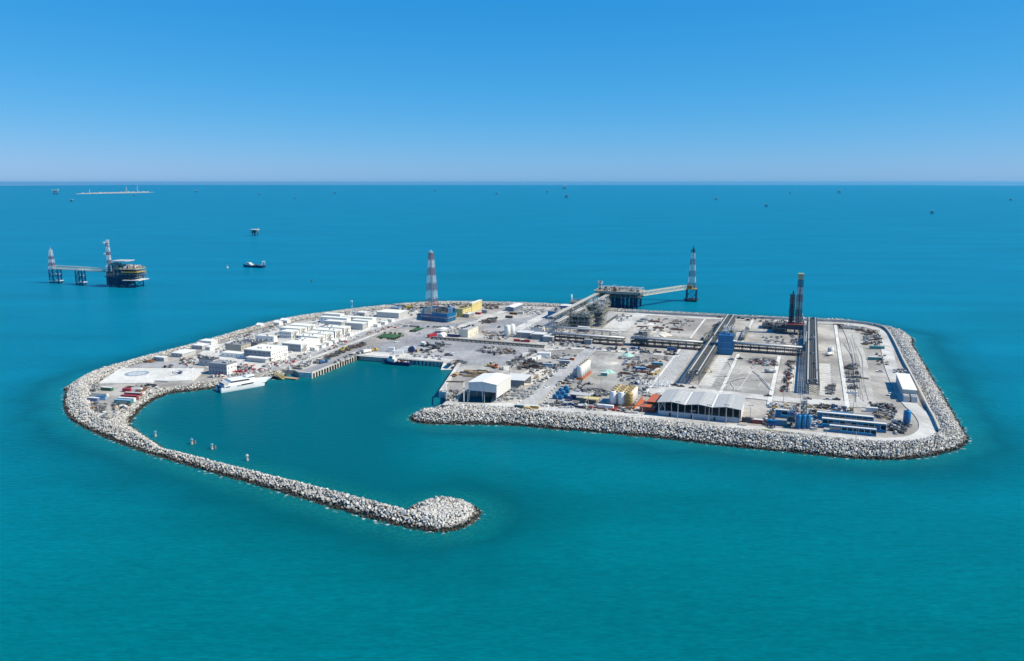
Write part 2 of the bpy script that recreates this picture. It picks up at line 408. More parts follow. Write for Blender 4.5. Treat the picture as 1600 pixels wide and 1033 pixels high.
# armour rocks
m, N, L, B = new_mat('armour_rock')
g = N.new('ShaderNodeNewGeometry')
rr = ramp(g.outputs['Random Per Island'], [(0.0, (0.27, 0.255, 0.23)), (0.2, (0.42, 0.40, 0.37)), (0.55, (0.54, 0.515, 0.475)), (0.85, (0.62, 0.60, 0.56)), (1.0, (0.43, 0.385, 0.325))]).outputs['Color']
sep = N.new('ShaderNodeSeparateXYZ'); L.new(g.outputs['Position'], sep.inputs[0])
nz = noise(0.3, 4); nz2 = noise(2.0, 4)
zz = math_('ADD', sep.outputs['Z'], mrange(nz.outputs['Fac'], 0.3, 0.7, -0.6, 0.6).outputs[0])
rr = mix(1.0, rr, mrange(nz2.outputs['Fac'], 0.25, 0.75, 0.75, 1.15).outputs[0], 'MULTIPLY')
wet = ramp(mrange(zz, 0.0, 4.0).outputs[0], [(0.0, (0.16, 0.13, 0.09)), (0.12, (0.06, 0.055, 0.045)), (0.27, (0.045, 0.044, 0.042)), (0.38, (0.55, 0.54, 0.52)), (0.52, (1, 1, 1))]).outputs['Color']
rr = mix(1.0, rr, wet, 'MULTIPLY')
L.new(rr, B.inputs['Base Color']); B.inputs['Roughness'].default_value = 0.9
MATS['armour_rock'] = m

def rock_verts(size, flat=0.75):
    v = np.array([(x, y, z) for z in (-1, 1) for x, y in ((-1, -1), (1, -1), (1, 1), (-1, 1))], float)
    v[4:, :2] *= random.uniform(0.55, 0.9)
    v *= np.array([random.uniform(0.75, 1.25), random.uniform(0.6, 1.0), random.uniform(0.55, 0.9) * flat / 0.75]) * size / 2
    v += rng.uniform(-0.16, 0.16, (8, 3)) * size
    a, b, c = random.uniform(0, 6.28), random.gauss(0, 0.5), random.gauss(0, 0.5)
    Mx = np.array(Matrix.Rotation(a, 3, 'Z') @ Matrix.Rotation(b, 3, 'X') @ Matrix.Rotation(c, 3, 'Y'))
    return v @ Mx.T
RF = [(3, 2, 1, 0), (4, 5, 6, 7), (0, 1, 5, 4), (1, 2, 6, 5), (2, 3, 7, 6), (3, 0, 4, 7)]
sp = 1.36
ax_ = np.arange(-430, 390, sp); ay_ = np.arange(312, 1050, sp * 0.87)
AXg, AYg = np.meshgrid(ax_, ay_); AXg = AXg + (np.arange(len(ay_)) % 2)[:, None] * sp / 2
RP = np.stack([AXg.ravel(), AYg.ravel()], 1) + rng.uniform(-0.38, 0.38, (AXg.size, 2))
rz, rdw, rdd = rubble_z(RP); rin = inside(RP, Dn)
rq = dist(RP, np.array([(q_.x, q_.y) for q_ in [at(*p) for p in QUAY]]), False)
keep = (rdw > -2.2) & ~(rin & (rdd > 0.6)) & (rq > 4.0)
RP, rz = RP[keep], rz[keep]
hc = at(697, 803, 3.0); head = (np.hypot(RP[:, 0] - hc.x, RP[:, 1] - hc.y) < 40) & (RP[:, 0] > at(662, 806, 3).x)
order = np.argsort(np.where(head, RP[:, 1], 1e9))[:300]
is_head = np.zeros(len(RP), bool); is_head[[i for i in order if head[i]]] = True
rocks = MB(); allv = []; allf = []
for k in range(len(RP)):
    if is_head[k]: continue
    d = RP[k, 1]
    v = rock_verts(random.choice((0.9, 1.05, 1.2, 1.35, 1.6))) + np.array([RP[k, 0], RP[k, 1], rz[k] + random.uniform(-0.25, 0.3)])
    n = 8 * len(allv); allv.append(v); allf += [tuple(n + i for i in f) for f in RF]
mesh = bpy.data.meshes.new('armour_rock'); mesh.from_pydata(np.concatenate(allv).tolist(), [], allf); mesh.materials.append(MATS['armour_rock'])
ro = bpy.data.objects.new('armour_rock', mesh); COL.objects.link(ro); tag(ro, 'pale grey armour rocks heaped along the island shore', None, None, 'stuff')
blocks = []
for k in range(6):
    b = MB(); b.add(rock_verts(1.4, 0.95), RF); o = b.build('armour_block', MATS['armour_rock']); blocks.append(o)
    o.location = (0, 0, -50)
first = [True] * 6
for k in np.nonzero(is_head)[0]:
    j = random.randrange(6); o = blocks[j] if first[j] else blocks[j].copy()
    if not first[j]: COL.objects.link(o)
    first[j] = False
    o.location = (RP[k, 0], RP[k, 1], rz[k] + random.uniform(-0.2, 0.3)); o.rotation_euler = (random.gauss(0, .4), random.gauss(0, .4), random.uniform(0, 6.28))
    tag(o, 'pale armour block heaped on the rounded breakwater head', 'armour block', 'armour blocks on the breakwater head')
print('ROCKS', len(RP), int(is_head.sum()))
# ================================================================== ground sheets
_lift = [0.03]
def sheet(name, mat, pts, z=None, kind='structure'):
    _lift[0] += 0.012
    zz = DECK + _lift[0] if z is None else z
    P = [at(*p, DECK) if not isinstance(p, Vector) else p for p in pts]
    P = [Vector((p.x, p.y, zz)) for p in P]
    mb = MB(); mb.add(P, geometry.tessellate_polygon([P]))
    return tag(mb.build(name, MATS[mat]), kind=kind)
def strip(name, mat, pts, width, kind='structure'):
    """a road of constant width along a line of photo points"""
    P = [at(*p) for p in pts]
    if len(P) > 2:
        Q = []
        for i in range(len(P) - 1):
            a, b, c, d = P[max(i - 1, 0)], P[i], P[i + 1], P[min(i + 2, len(P) - 1)]
            for j in range(4):
                t = j / 4
                Q.append(0.5 * ((2 * b) + (c - a) * t + (2 * a - 5 * b + 4 * c - d) * t * t + (3 * b - a - 3 * c + d) * t ** 3))
        P = Q + [P[-1]]
    _lift[0] += 0.012; z = DECK + _lift[0]
    l, r = [], []
    for i, p in enumerate(P):
        t = (P[min(i + 1, len(P) - 1)] - P[max(i - 1, 0)]).normalized(); n = Vector((-t.y, t.x, 0)) * width / 2
        l.append((p.x + n.x, p.y + n.y, z)); r.append((p.x - n.x, p.y - n.y, z))
    mb = MB(); k = len(P); mb.add(l + r, [(i, i + 1, k + i + 1, k + i) for i in range(k - 1)])
    return tag(mb.build(name, MATS[mat]), kind=kind)

sheet('harbour_yard', 'asphalt', [(470, 579), (487, 583), (559, 555.2), (600, 558.7), (693, 566.4), (716, 564.6), (717.5, 568.5), (703, 589), (716, 594), (765, 585), (792, 570), (846, 547), (842, 541.5), (676, 530.5), (664, 527), (692, 517), (655, 513.5), (632, 527), (596, 537), (560, 545), (520, 561)])
sheet('harbour_apron', 'concrete', [(556, 555.8), (693, 566.4), (716, 564.6), (715, 561.5), (690, 559.5), (640, 553), (560, 548), (545, 553)])
sheet('yard_west', 'asphalt', [(610, 514), (640, 503), (716, 505), (752, 497), (775, 491), (768, 496), (705, 515), (650, 512.5)])
sheet('yard_east', 'asphalt', [(755, 516.5), (764, 503), (800, 497), (826, 495), (855, 484.5), (868, 480.5), (846, 492), (802, 514), (790, 517)])
sheet('yard_plant', 'asphalt', [(806, 516), (857, 492), (872, 500), (850, 515), (830, 520)])
sheet('yard_tip', 'grey_yard', [(140, 616), (152, 600.5), (222, 603), (300, 598), (337, 592), (283, 601.5), (233, 608), (206, 630), (181, 647), (172, 661), (160, 655), (146, 640)])
sheet('yard_pad_north', 'asphalt', [(190, 574), (240, 563), (292, 569), (303, 575), (290, 577)])
sheet('yard_shed', 'grey_yard', [(700, 612), (717, 573), (735, 570), (790, 570), (775, 588), (800, 600), (812, 620), (800, 628), (772, 629), (772, 611.5), (722, 611)])
sheet('yard_storage', 'grey_yard', [(800, 574), (842, 550), (914, 552), (880, 575), (866, 588)])
sheet('yard_sand', 'sand', [(800, 592), (812, 585), (828, 577), (880, 577.5), (852, 597), (820, 603)])
sheet('yard_drill_west', 'grey_yard', [(935, 551), (1060, 553), (1000, 620), (950, 612), (890, 600), (912, 585)])
sheet('yard_drill', 'grey_yard', [(1092, 603), (1140, 556), (1215, 558), (1203, 622), (1100, 612)])
sheet('yard_far', 'gravel', [(1010, 494), (1105, 498), (1080, 528), (985, 523)])
sheet('cellar_slab', 'concrete', [(1090, 603), (1123, 555), (1141, 556), (1111, 605)])
sheet('cellar_slab', 'concrete', [(1278, 618), (1277, 568), (1297, 569), (1299, 620)])
sheet('cellar_slab', 'sand', [(1221, 612), (1237, 571), (1245, 572), (1242, 612)])
sheet('camp_ground', 'concrete', [(300, 560), (322, 545), (400, 521), (455, 507), (530, 494), (610, 485), (655, 486), (655, 494), (600, 511), (470, 557), (430, 571), (350, 592)])
sheet('plant_slab', 'pale_road', [(938, 516), (962, 497), (995, 489), (1008, 492), (966, 522)])
strip('camp_road', 'road_grey', [(395, 583), (430, 573.5), (480, 555), (530, 536), (580, 517.5), (625, 503), (668, 492)], 9)
strip('camp_footway', 'pale_road', [(440, 577), (500, 555.5), (555, 535), (600, 518), (640, 507)], 5)
strip('far_road', 'pale_road', [(1250, 503.5), (1183, 500.5), (1115, 498), (1050, 494.5), (995, 490.5)], 9)
strip('far_road', 'pale_road', [(860, 484), (830, 482), (760, 480), (720, 480)], 8)
strip('yard_road', 'pale_road', [(690, 518), (730, 507), (775, 491), (800, 482.5)], 9)
strip('yard_road', 'pale_road', [(803, 518), (830, 504), (858, 490), (878, 481)], 12)
strip('diagonal_road', 'road_grey', [(818, 636), (850, 609), (885, 579), (918, 551), (935, 537)], 11)
strip('plot_road', 'pale_road', [(1004, 622), (1034, 581), (1064, 545.5)], 2.4)
strip('plot_road', 'road_grey', [(1030, 607), (1055, 570), (1078, 540)], 15)
strip('plot_road', 'pale_road', [(970, 518), (992, 500), (1006, 491.5)], 9)
strip('cross_road', 'pale_road', [(1010, 612), (1060, 609), (1110, 613), (1170, 619), (1230, 625.5), (1290, 629.5), (1345, 634)], 13)
strip('rack_road', 'pale_road', [(850, 547.5), (905, 545), (960, 549), (1062, 557)], 9)
strip('yard_track', 'pale_road', [(780, 587.5), (808, 570), (837, 552.5)], 2.6)
strip('front_road', 'pale_road', [(694, 630.5), (740, 633.5), (800, 634), (845, 638.5), (920, 644.5), (1017, 653.5), (1113, 664), (1220, 674), (1333, 686), (1395, 689), (1428, 686), (1446, 677), (1449, 664), (1440, 649), (1424, 634), (1411, 617), (1400, 594), (1391, 570), (1386, 548), (1380, 528), (1371, 516), (1350, 510.5), (1317, 507), (1251, 504)], 9.5)
strip('wall_track', 'asphalt', [(1431, 588), (1420, 566), (1406, 540), (1394, 520)], 7)
strip('haul_track', 'pale_gravel', [(1352, 638), (1349, 600), (1342, 560), (1333, 530), (1322, 508)], 11)
# tyre tracks worn into the drilling yards
_r = random.Random(3)
for k in range(15):
    x0, y0 = _r.uniform(1120, 1195), _r.uniform(566, 606); pts_ = [(x0, y0)]
    dx, dy = _r.uniform(-14, 14), _r.uniform(-9, 9)
    for _ in range(4): x0 += dx; y0 += dy; dx += _r.uniform(-6, 6); dy += _r.uniform(-4, 4); pts_.append((min(max(x0, 1112), 1206), min(max(y0, 560), 611)))
    strip('tyre_track', 'pale_road' if k % 3 else 'asphalt', pts_, _r.uniform(.5, .9))
for k in range(9):
    x0 = _r.uniform(1334, 1350); strip('tyre_track', 'grey_yard' if k % 2 else 'gravel', [(x0 + _r.uniform(2, 10), _r.uniform(610, 630)), (x0, 590), (x0 - _r.uniform(2, 9), 560), (x0 - _r.uniform(6, 16), _r.uniform(520, 540))], _r.uniform(.6, 1.1))
for p in ([(599.7, 522.2), (628.7, 524.4), (616, 529.7), (588, 527.7)], [(650.6, 513), (663.7, 513.4), (652.6, 518), (640, 517.7)]):
    sheet('lawn', 'turf', p)

# ================================================================== palettes
WHITE = paint('white_paint', (0.80, 0.785, 0.75), 0.55, 0.10)
CREAM = paint('cream_roof', (0.80, 0.775, 0.68), 0.6, 0.10)
OFFW = paint('off_white', (0.66, 0.65, 0.62), 0.6, 0.14)
LGREY = paint('light_grey', (0.46, 0.46, 0.45), 0.6, 0.15)
MGREY = paint('mid_grey', (0.27, 0.27, 0.265), 0.6, 0.2)
DGREY = paint('dark_grey', (0.10, 0.10, 0.10), 0.6, 0.3)
STEEL = paint('galvanised', (0.42, 0.42, 0.41), 0.45, 0.2)
BLACK = paint('near_black', (0.025, 0.025, 0.028), 0.6, 0.3)
GLASS = paint('window_glass', (0.02, 0.03, 0.045), 0.12, 0.1)
ROOFG = paint('roof_grey', (0.43, 0.425, 0.40), 0.5, 0.08, 0.15)
BLUE = paint('blue_paint', (0.004, 0.165, 0.36), 0.45, 0.25)
NAVY = paint('navy_paint', (0.008, 0.022, 0.11), 0.4, 0.25)
MIDBLUE = paint('mid_blue', (0.02, 0.10, 0.27), 0.5, 0.25)
SKYBLUE = paint('pale_blue', (0.22, 0.40, 0.56), 0.55, 0.2)
TEAL = paint('teal_paint', (0.06, 0.25, 0.25), 0.55, 0.25)
GREEN = paint('green_paint', (0.04, 0.15, 0.08), 0.55, 0.25)
MINT = paint('mint_paint', (0.36, 0.58, 0.50), 0.6, 0.2)
RED = paint('red_paint', (0.38, 0.03, 0.038), 0.5, 0.22)
ORANGE = paint('orange_paint', (0.48, 0.125, 0.04), 0.55, 0.22)
OXIDE = paint('oxide_red', (0.26, 0.055, 0.045), 0.65, 0.25)
RUST = paint('rust_steel', (0.17, 0.085, 0.05), 0.85, 0.4)
YELLOW = paint('yellow_paint', (0.60, 0.42, 0.06), 0.55, 0.2)
PALEYEL = paint('pale_yellow', (0.62, 0.52, 0.22), 0.6, 0.16)
GOLD = paint('ochre_paint', (0.48, 0.32, 0.09), 0.6, 0.25)
TIMBER = paint('timber', (0.42, 0.30, 0.17), 0.8, 0.3)
TAN = paint('tan_paint', (0.40, 0.36, 0.29), 0.65, 0.15)
CONC = paint('wall_concrete', (0.50, 0.48, 0.44), 0.85, 0.2)
PROC = paint('process_steel', (0.13, 0.135, 0.12), 0.6, 0.4, 0.6)
PROCL = paint('process_grey', (0.30, 0.31, 0.29), 0.55, 0.3, 0.5)
OLIVE = paint('handrail_yellow', (0.38, 0.33, 0.13), 0.6, 0.3)
ALU = paint('pipe_cladding', (0.62, 0.62, 0.61), 0.35, 0.12, 0.5, 0.0)
LEAF = paint('shrub_leaf', (0.045, 0.085, 0.03), 0.8, 0.4, 1.5)
SANDM = MATS['sand']

def join(name, parts, smooth=False):
    """several collectors with their paints as one mesh object"""
    v, f, mi, ms = [], [], [], []
    for mb, m_ in parts:
        if m_ not in ms: ms.append(m_)
        n = len(v); v += mb.v; f += [tuple(n + i for i in q) for q in mb.f]; mi += [ms.index(m_)] * len(mb.f)
    me = bpy.data.meshes.new(name); me.from_pydata(v, [], f)
    for m_ in ms: me.materials.append(m_)
    me.polygons.foreach_set('material_index', mi)
    bm = bmesh.new(); bm.from_mesh(me); bmesh.ops.recalc_face_normals(bm, faces=bm.faces); bm.to_mesh(me); bm.free()
    o = bpy.data.objects.new(name, me); COL.objects.link(o); return o

def one(name, mb, mat, loc, label, cat, group=None, rot=None, smooth=False):
    o = mb.build(name, mat, None, smooth)
    return put(o, loc, rot, label, cat, group)

# ================================================================== buildings
def quad_panel(t, name, mat, face, u, z, w, h, depth=0.08, wu=0):
    """a window, door or shutter set proud of the front (y=0) or right (x=0) wall"""
    mb = MB()
    if face == 'front': mb.box(u - w / 2, u + w / 2, -depth, 0.01, z, z + h)
    elif face == 'left': mb.box(-wu - depth, -wu + .01, u - w / 2, u + w / 2, z, z + h)
    else: mb.box(-0.01, depth, u - w / 2, u + w / 2, z, z + h)
    return mb.build(name, mat, t)

def bld(label, N, h, lx=None, rx=None, wu=None, wv=None, wall=WHITE, roof=CREAM, name='building', cat='building', group=None, z0=DECK, over=0.35, form='flat', rise=1.0,
        fwin=None, rwin=None, units=0, umat=LGREY, doors=0, base=0.0, ribs=True, panel=None):
    p = at(*N, z0)
    wu = wu if wu else abs(along(p, AX, lx)); wv = wv if wv else abs(along(p, AY, rx))
    t = thing(name, label, cat, p, group)
    t['dims'] = (wu, wv, h); del t['dims']
    w_ = MB()
    if form == 'flat':
        w_.box(-wu, 0, 0, wv, base, h)
        if base > 0:
            for sx in (-wu + .4, -wu / 2, -.4):
                for sy in (.4, wv / 2, wv - .4): w_.cbox(sx, sy, 0, .4, .4, base)
        w_.build('wall', wall, t)
        r_ = MB(); r_.box(-wu - over, over, -over, wv + over, h, h + 0.3)
        if ribs:
            for a, b in (((-wu - over, over), (-over, -over + .25)), ((-wu - over, over), (wv + over - .25, wv + over))):
                r_.box(a[0], a[1], b[0], b[1], h + 0.3, h + 0.55)
        r_.build('roof', roof, t)
    elif form == 'gable_x':      # ridge runs along x
        w_.xprism([(0, 0), (wv, 0), (wv, h), (wv / 2, h + rise), (0, h)], -wu, 0); w_.build('wall', wall, t)
        r_ = MB()
        r_.xprism([(-over, h - .05), (wv / 2, h + rise + .06), (wv + over, h - .05), (wv + over, h + .2), (wv / 2, h + rise + .32), (-over, h + .2)], -wu - over, over); r_.build('roof', roof, t)
    else:                        # ridge runs along y
        w_.yprism([(-wu, 0), (0, 0), (0, h), (-wu / 2, h + rise), (-wu, h)], 0, wv); w_.build('wall', wall, t)
        r_ = MB()
        r_.yprism([(-wu - over, h - .05), (-wu / 2, h + rise + .06), (over, h - .05), (over, h + .2), (-wu / 2, h + rise + .32), (-wu - over, h + .2)], -over, wv + over); r_.build('roof', roof, t)
    if panel: MB().box(-wu + .15, -.3, -.05, .02, base + .1, h - .25).build('front_panel', panel, t)
    for face, spec, span in (('front', fwin, wu), ('right', rwin, wv)):
        if not spec: continue
        n, rows, ww, hh, zz, dz = spec
        for r in range(rows):
            for i in range(n):
                u = (i + .5) * span / n
                quad_panel(t, 'window', GLASS, face, -u if face == 'front' else u, zz + r * dz, ww, hh)
    for i in range(doors):
        quad_panel(t, 'door', MGREY, 'right', (i + .5) * wv / doors + .8, base + .02, 1.1, 2.1, .06)
    for i in range(units):
        ux = -wu * (.15 + .7 * random.random()); uy = wv * (.15 + .7 * random.random())
        mb = MB(); s = random.uniform(1.0, 2.0); mb.cbox(ux, uy, h + .3, s, s * .8, random.uniform(.7, 1.5)); mb.cyl((ux, uy, h + .9), (ux, uy, h + 1.75), s * .3, n=8)
        mb.build('air_conditioner', umat, t)
    return t

# camp by the harbour
bld('big white hall with a row of dark upper windows beside the camp road', (423.9, 565.5), 8.6, lx=382, rx=450.3, name='hall', units=4, panel=paint('slate_panel', (0.17, 0.20, 0.235), .6, .15), fwin=(6, 1, 1.0, 1.0, 6.2, 0), rwin=(7, 2, .9, 1.0, 1.8, 3.6), doors=3)
bld('grey two storey office with a white end wall behind the moored ferry', (355.2, 587.5), 8.6, lx=326.5, rx=370.5, wall=WHITE, roof=MGREY, name='office', panel=paint('pale_slate', (0.27, 0.30, 0.34), .6, .15), fwin=(6, 2, .9, 1.1, 1.9, 3.3), rwin=(3, 2, .9, 1.1, 1.9, 3.3), units=7)
bld('low grey block behind the two storey office, right of the helipad', (333.5, 573), 5.5, lx=311, rx=343, wall=LGREY, roof=DGREY, name='office', fwin=(3, 1, .9, 1, 2.2, 0), units=6, umat=MGREY)
bld('tan box building raised on stilts beside the big white hall', (377.2, 553.5), 7.6, lx=353, wv=13, wall=TAN, roof=MGREY, base=2.0, name='control_building', units=9, umat=MGREY, rwin=(3, 1, .9, .8, 4.8, 0))
bld('low flat white roofed block between the stilted tan building and the office', (380.5, 560.5), 3.4, lx=345, wv=8, name='annex', fwin=(5, 1, 1, .9, 1.4, 0))
bld('small white canopy block below the front of the big hall', (415, 567.8), 3.6, lx=385.5, wv=5, wall=LGREY, roof=WHITE, name='annex', over=.9)
bld('long dark grey workshop roof behind the tan stilted building', (402, 545.5), 5.0, lx=371, wv=14, wall=MGREY, roof=DGREY, name='workshop', units=6)
bld('cream roofed low mess block at the left of the barrack rows', (428, 535), 5.0, lx=399, rx=433.5, name='mess_block', wall=WHITE, units=2, fwin=(4, 1, 1, 1, 2, 0))
bld('two storey white barrack with two rows of small front windows beside the big hall', (470.6, 550.5), 6.6, lx=441, wv=29, name='barrack', panel=paint('pale_slate', (0, 0, 0)), fwin=(7, 2, .9, .9, 1.5, 2.9), rwin=(3, 2, .8, .8, 1.5, 2.9), units=5, group='white barrack blocks of the camp')
EAST = [((496.8, 538.2), 'second', 463), ((510, 533.4), 'third', 477), ((524, 528.4), 'fourth', 491), ((537.4, 523.6), 'fifth', 504)]
for N_, o_, l_ in EAST:
    bld(f'flat roofed white barrack, {o_} in the front row', N_, 6.4, lx=l_, wv=12.5, name='barrack', panel=paint('pale_slate', (0, 0, 0)), rwin=(3, 2, .8, .8, 1.5, 2.9), fwin=(7, 2, .9, .9, 1.5, 2.9), units=3, group='white barrack blocks of the camp')
for N_, o_, l_ in [((455.6, 529.5), 'nearest', 437), ((468.7, 524.4), 'middle', 437.5), ((482, 519.8), 'farthest', 451)]:
    bld(f'white barrack of the seaward row, {o_} of the three', N_, 6.2, lx=l_, wv=12, name='barrack', fwin=(6, 2, .9, .9, 1.5, 2.9), rwin=(3, 2, .8, .8, 1.5, 2.9), group='white barrack blocks of the camp')
bld('white barrack with a grey louvred front, left one of the far front pair', (533.9, 513.2), 6.4, lx=507, wv=9, name='barrack', wall=LGREY, roof=CREAM, rwin=(3, 2, .8, .8, 1.5, 2.9), group='white barrack blocks of the camp')
bld('white barrack with a grey louvred front, right one of the far front pair', (566.8, 516.3), 6.4, lx=539.5, wv=9, name='barrack', wall=LGREY, roof=CREAM, rwin=(3, 2, .8, .8, 1.5, 2.9), group='white barrack blocks of the camp')
for N_, l_, t_ in [((575.5, 511.5), 549, 'just behind the right grey fronted barrack'), ((582, 507.3), 535, 'longest strip behind the far front pair'), ((542, 507.5), 500, 'behind the left grey fronted barrack'), ((532, 501), 504, 'nearest the sea wall at the far left')]:
    bld(f'white roofed barrack {t_}', N_, 6.2, lx=l_, wv=8, name='barrack', fwin=(7, 1, .9, .9, 3.9, 0), group='white barrack blocks of the camp')
bld('wide cream roofed store with a grey corrugated front at the far end of the camp', (623, 498), 5.8, lx=588.5, rx=637, name='store', wall=LGREY, roof=CREAM)
bld('small white hut with a grey front beside the mast near the sea wall', (570, 493.8), 3.4, lx=557, wv=9, name='hut', wall=LGREY, roof=WHITE)
bld('long low pale grey roof near the sea wall behind the cream store', (624, 485), 2.6, lx=611, wv=5, name='hut', wall=LGREY, roof=SKYBLUE)
for N_, l_, w_, t_ in [((256.5, 565.4), 240.5, 4, 'long white cabin alone on the grey yard behind the helipad'), ((285, 559), 267.5, 16, 'white roofed hut with a dark grey veranda behind the helipad'), ((316, 546.5), 300.5, 10, 'white hut with two dark doors close to the sea wall'), ((328, 548.3), 321, 12, 'small white hut right of the two door hut'), ((330, 539.5), 311, 9, 'flat white hut nearest the sea wall at the left of the camp')]:
    bld(t_, N_, 3.2, lx=l_, wv=w_, name='hut', wall=LGREY if 'grey' in t_ or 'dark' in t_ else OFFW, roof=WHITE, fwin=(3, 1, .9, .9, 1.2, 0))
for i, (x, y, l_) in enumerate([(436, 509, 427.5), (448.5, 505.5, 438), (407.5, 513, 400)]):
    bld(['white tent roofed store on the sea wall, middle of three', 'white tent roofed store on the sea wall, right one of three', 'low white store on the sea wall, left one of three'][i], (x, y), 3.0, lx=l_, wv=7, form='gable_x', rise=1.6, name='store_tent', wall=OFFW, roof=WHITE)
# white cabins that line the camp road
px0 = [(492, 549, 484), (503, 545, 494.5), (514, 541, 506), (523, 537.3, 516), (547, 526, 541), (590, 512, 583.5), (601.5, 508, 594), (612, 504, 605)]
for i, (x, y, l_) in enumerate(px0):
    bld('low white cabin in the line of cabins along the camp road', (x, y), 2.8, lx=l_, wv=6.5, name='cabin', fwin=(2, 1, .8, .8, 1.1, 0), group='white cabins along the camp road')
# stair towers on the right end walls of the barracks
stair = None
for N_, o_, l_ in [((470.6, 550.5), '', 0)] + EAST + [((455.6, 529.5), '', 0), ((468.7, 524.4), '', 0), ((482, 519.8), '', 0)]:
    p = at(*N_); mb = MB()
    if stair is None:
        stair = thing('stair_tower', 'grey steel stair on the end wall of a white barrack', 'stair', p + AX * 1.6 + AY * 2, 'steel stairs on the barrack ends')
        for z in (0, 2.9): mb.yprism([(-.6, z), (.6, z), (.6, z + .2), (-.6, z + .2)], 0, 1.2); mb.add([(-.6, 1.2, z + .2), (.6, 1.2, z + .2), (.6, 4.2, z + 2.9), (-.6, 4.2, z + 2.9)], [(0, 1, 2, 3)])
        mb.build('flight', MGREY, stair)
        mb = MB()
        for x in (-.8, .8):
            for y in (-.2, 2, 4.4): mb.cbox(x, y, 0, .15, .15, 6.6)
            for z in (1.1, 2.9, 4.0, 5.8, 6.5): mb.box(x - .05, x + .05, -.2, 4.4, z, z + .12)
        mb.build('stair_frame', STEEL, stair)
    else: dup(stair, p + AX * 1.6 + AY * 2)

# middle yard
t = bld('cream two storey switch house with roof fans beside the long pipe trestle', (731, 527.6), 7.2, lx=716.5, rx=747.5, name='switch_house', wall=paint('switch_cream', (0.66, 0.63, 0.52), .65, .12), roof=LGREY, units=9, umat=DGREY, rwin=(4, 1, .8, .8, 1.4, 0), doors=2)
bld('pale yellow process building, the lower near part beside the blue scaffolded pit', (723, 495.7), 8.2, lx=710.5, rx=737, name='process_building', wall=PALEYEL, roof=OLIVE, units=6, umat=DGREY, rwin=(5, 1, 1, 1, 5.2, 0), doors=2)
bld('taller pale yellow process building at the far end behind the lower yellow one', (737.6, 488), 10, lx=733, rx=753, name='process_building', wall=PALEYEL, roof=CREAM, rwin=(4, 1, 1, 1, 7, 0))
bld('small grey white roofed kiosk beside the near yellow process building', (732.5, 496.5), 3.6, lx=724, wv=14, name='kiosk', wall=MGREY, roof=OFFW, units=2)
bld('grey kiosk with a pale roof right of the red container', (760.5, 490), 3.6, lx=752.5, wv=6, name='kiosk', wall=MGREY, roof=LGREY)
bld('long blue grey warehouse with a white roof near the far sea wall', (802.6, 487), 4.6, lx=789.5, rx=816.5, name='warehouse', wall=paint('slate_wall', (0.14, 0.19, 0.26), .6, .15), roof=WHITE, form='gable_y', rise=.8)
for N_, l_, v_, t_ in [((828.5, 528.8), 806.5, 12, 'left of the three'), ((849, 531.4), 830.5, 12, 'middle one of the three'), ((863.2, 535.2), 848, 10, 'right of the three and nearest')]:
    bld(f'grey louvred substation with white roof, {t_} by the pipe trestle', N_, 4.8, lx=l_, wv=v_, name='substation', wall=MGREY, roof=OFFW, rwin=(2, 1, 1, 1.4, 1.2, 0))
bld('small grey substation alone below the cross rack near the diagonal road', (842 + 82, 538.8), 4.4, lx=913, wv=8, name='substation', wall=MGREY, roof=OFFW)
bld('white walled transformer bay with dark coolers on its roof beside the far yard', (847, 519.5), 4.2, lx=829, wv=9, name='transformer_bay', wall=OFFW, roof=LGREY, units=10, umat=DGREY)
bld('blue clad process building with a white canopy left of the twin pipe bridges', (873, 499), 8.0, lx=855.8, rx=884, name='process_building', wall=BLUE, roof=MGREY, units=6, umat=DGREY)
bld('smaller navy blue process building with a white roof behind the larger blue one', (889.8, 487), 6.0, lx=874, wv=14, name='process_building', wall=MIDBLUE, roof=OFFW)
p = at(872.5, 499.6); one('canopy', MB().box(-11.5, -1, -2.4, -.1, 2.6, 3.0).box(-11.4, -11.1, -2.3, -2.0, 0, 2.6).box(-1.4, -1.1, -2.3, -2, 0, 2.6), WHITE, p, 'narrow white canopy along the foot of the blue process building', 'canopy')

# boat shed over its basin
p = at(776, 629.5); wu = 20.5; wv = 27; h0, h1 = 7.0, 12.3
t = thing('boat_shed', 'white boat shed with a grey gable on tall posts over a dark basin', 'boat shed', p)
MB().add([(-wu, 0, h0), (0, 0, h0), (0, 0, h1), (-wu / 2, 0, h1 + 1.3), (-wu, 0, h1), (-wu, .25, h0), (0, .25, h0), (0, .25, h1), (-wu / 2, .25, h1 + 1.3), (-wu, .25, h1)],
         [(0, 1, 2, 3, 4), (9, 8, 7, 6, 5), (0, 5, 6, 1), (1, 6, 7, 2), (4, 3, 8, 9), (2, 7, 8, 3), (0, 4, 9, 5)]).build('gable_wall', OFFW, t)
MB().box(-.25, 0, .25, wv, 3.2, h1 - .02).build('side_wall', OFFW, t)
MB().box(-wu, -wu + .25, .25, wv, h0, h1 - .02).build('side_wall', OFFW, t)
MB().box(-wu + .26, -.26, wv - .25, wv, 2, h1 - .1).build('back_wall', MGREY, t)
MB().yprism([(-wu - .5, h1 - .02), (-wu / 2, h1 + 1.32), (.5, h1 - .02), (.5, h1 + .25), (-wu / 2, h1 + 1.6), (-wu - .5, h1 + .25)], -.4, wv + .4).build('roof', WHITE, t)
for x, y in ((-wu + .3, .1), (-wu / 2, .1), (-.3, .1), (-wu + .3, wv / 2), (-wu + .3, wv - .4), (-.3, wv * .5)): MB().cbox(x, y, 0, .45, .45, h0).build('post', OFFW, t)
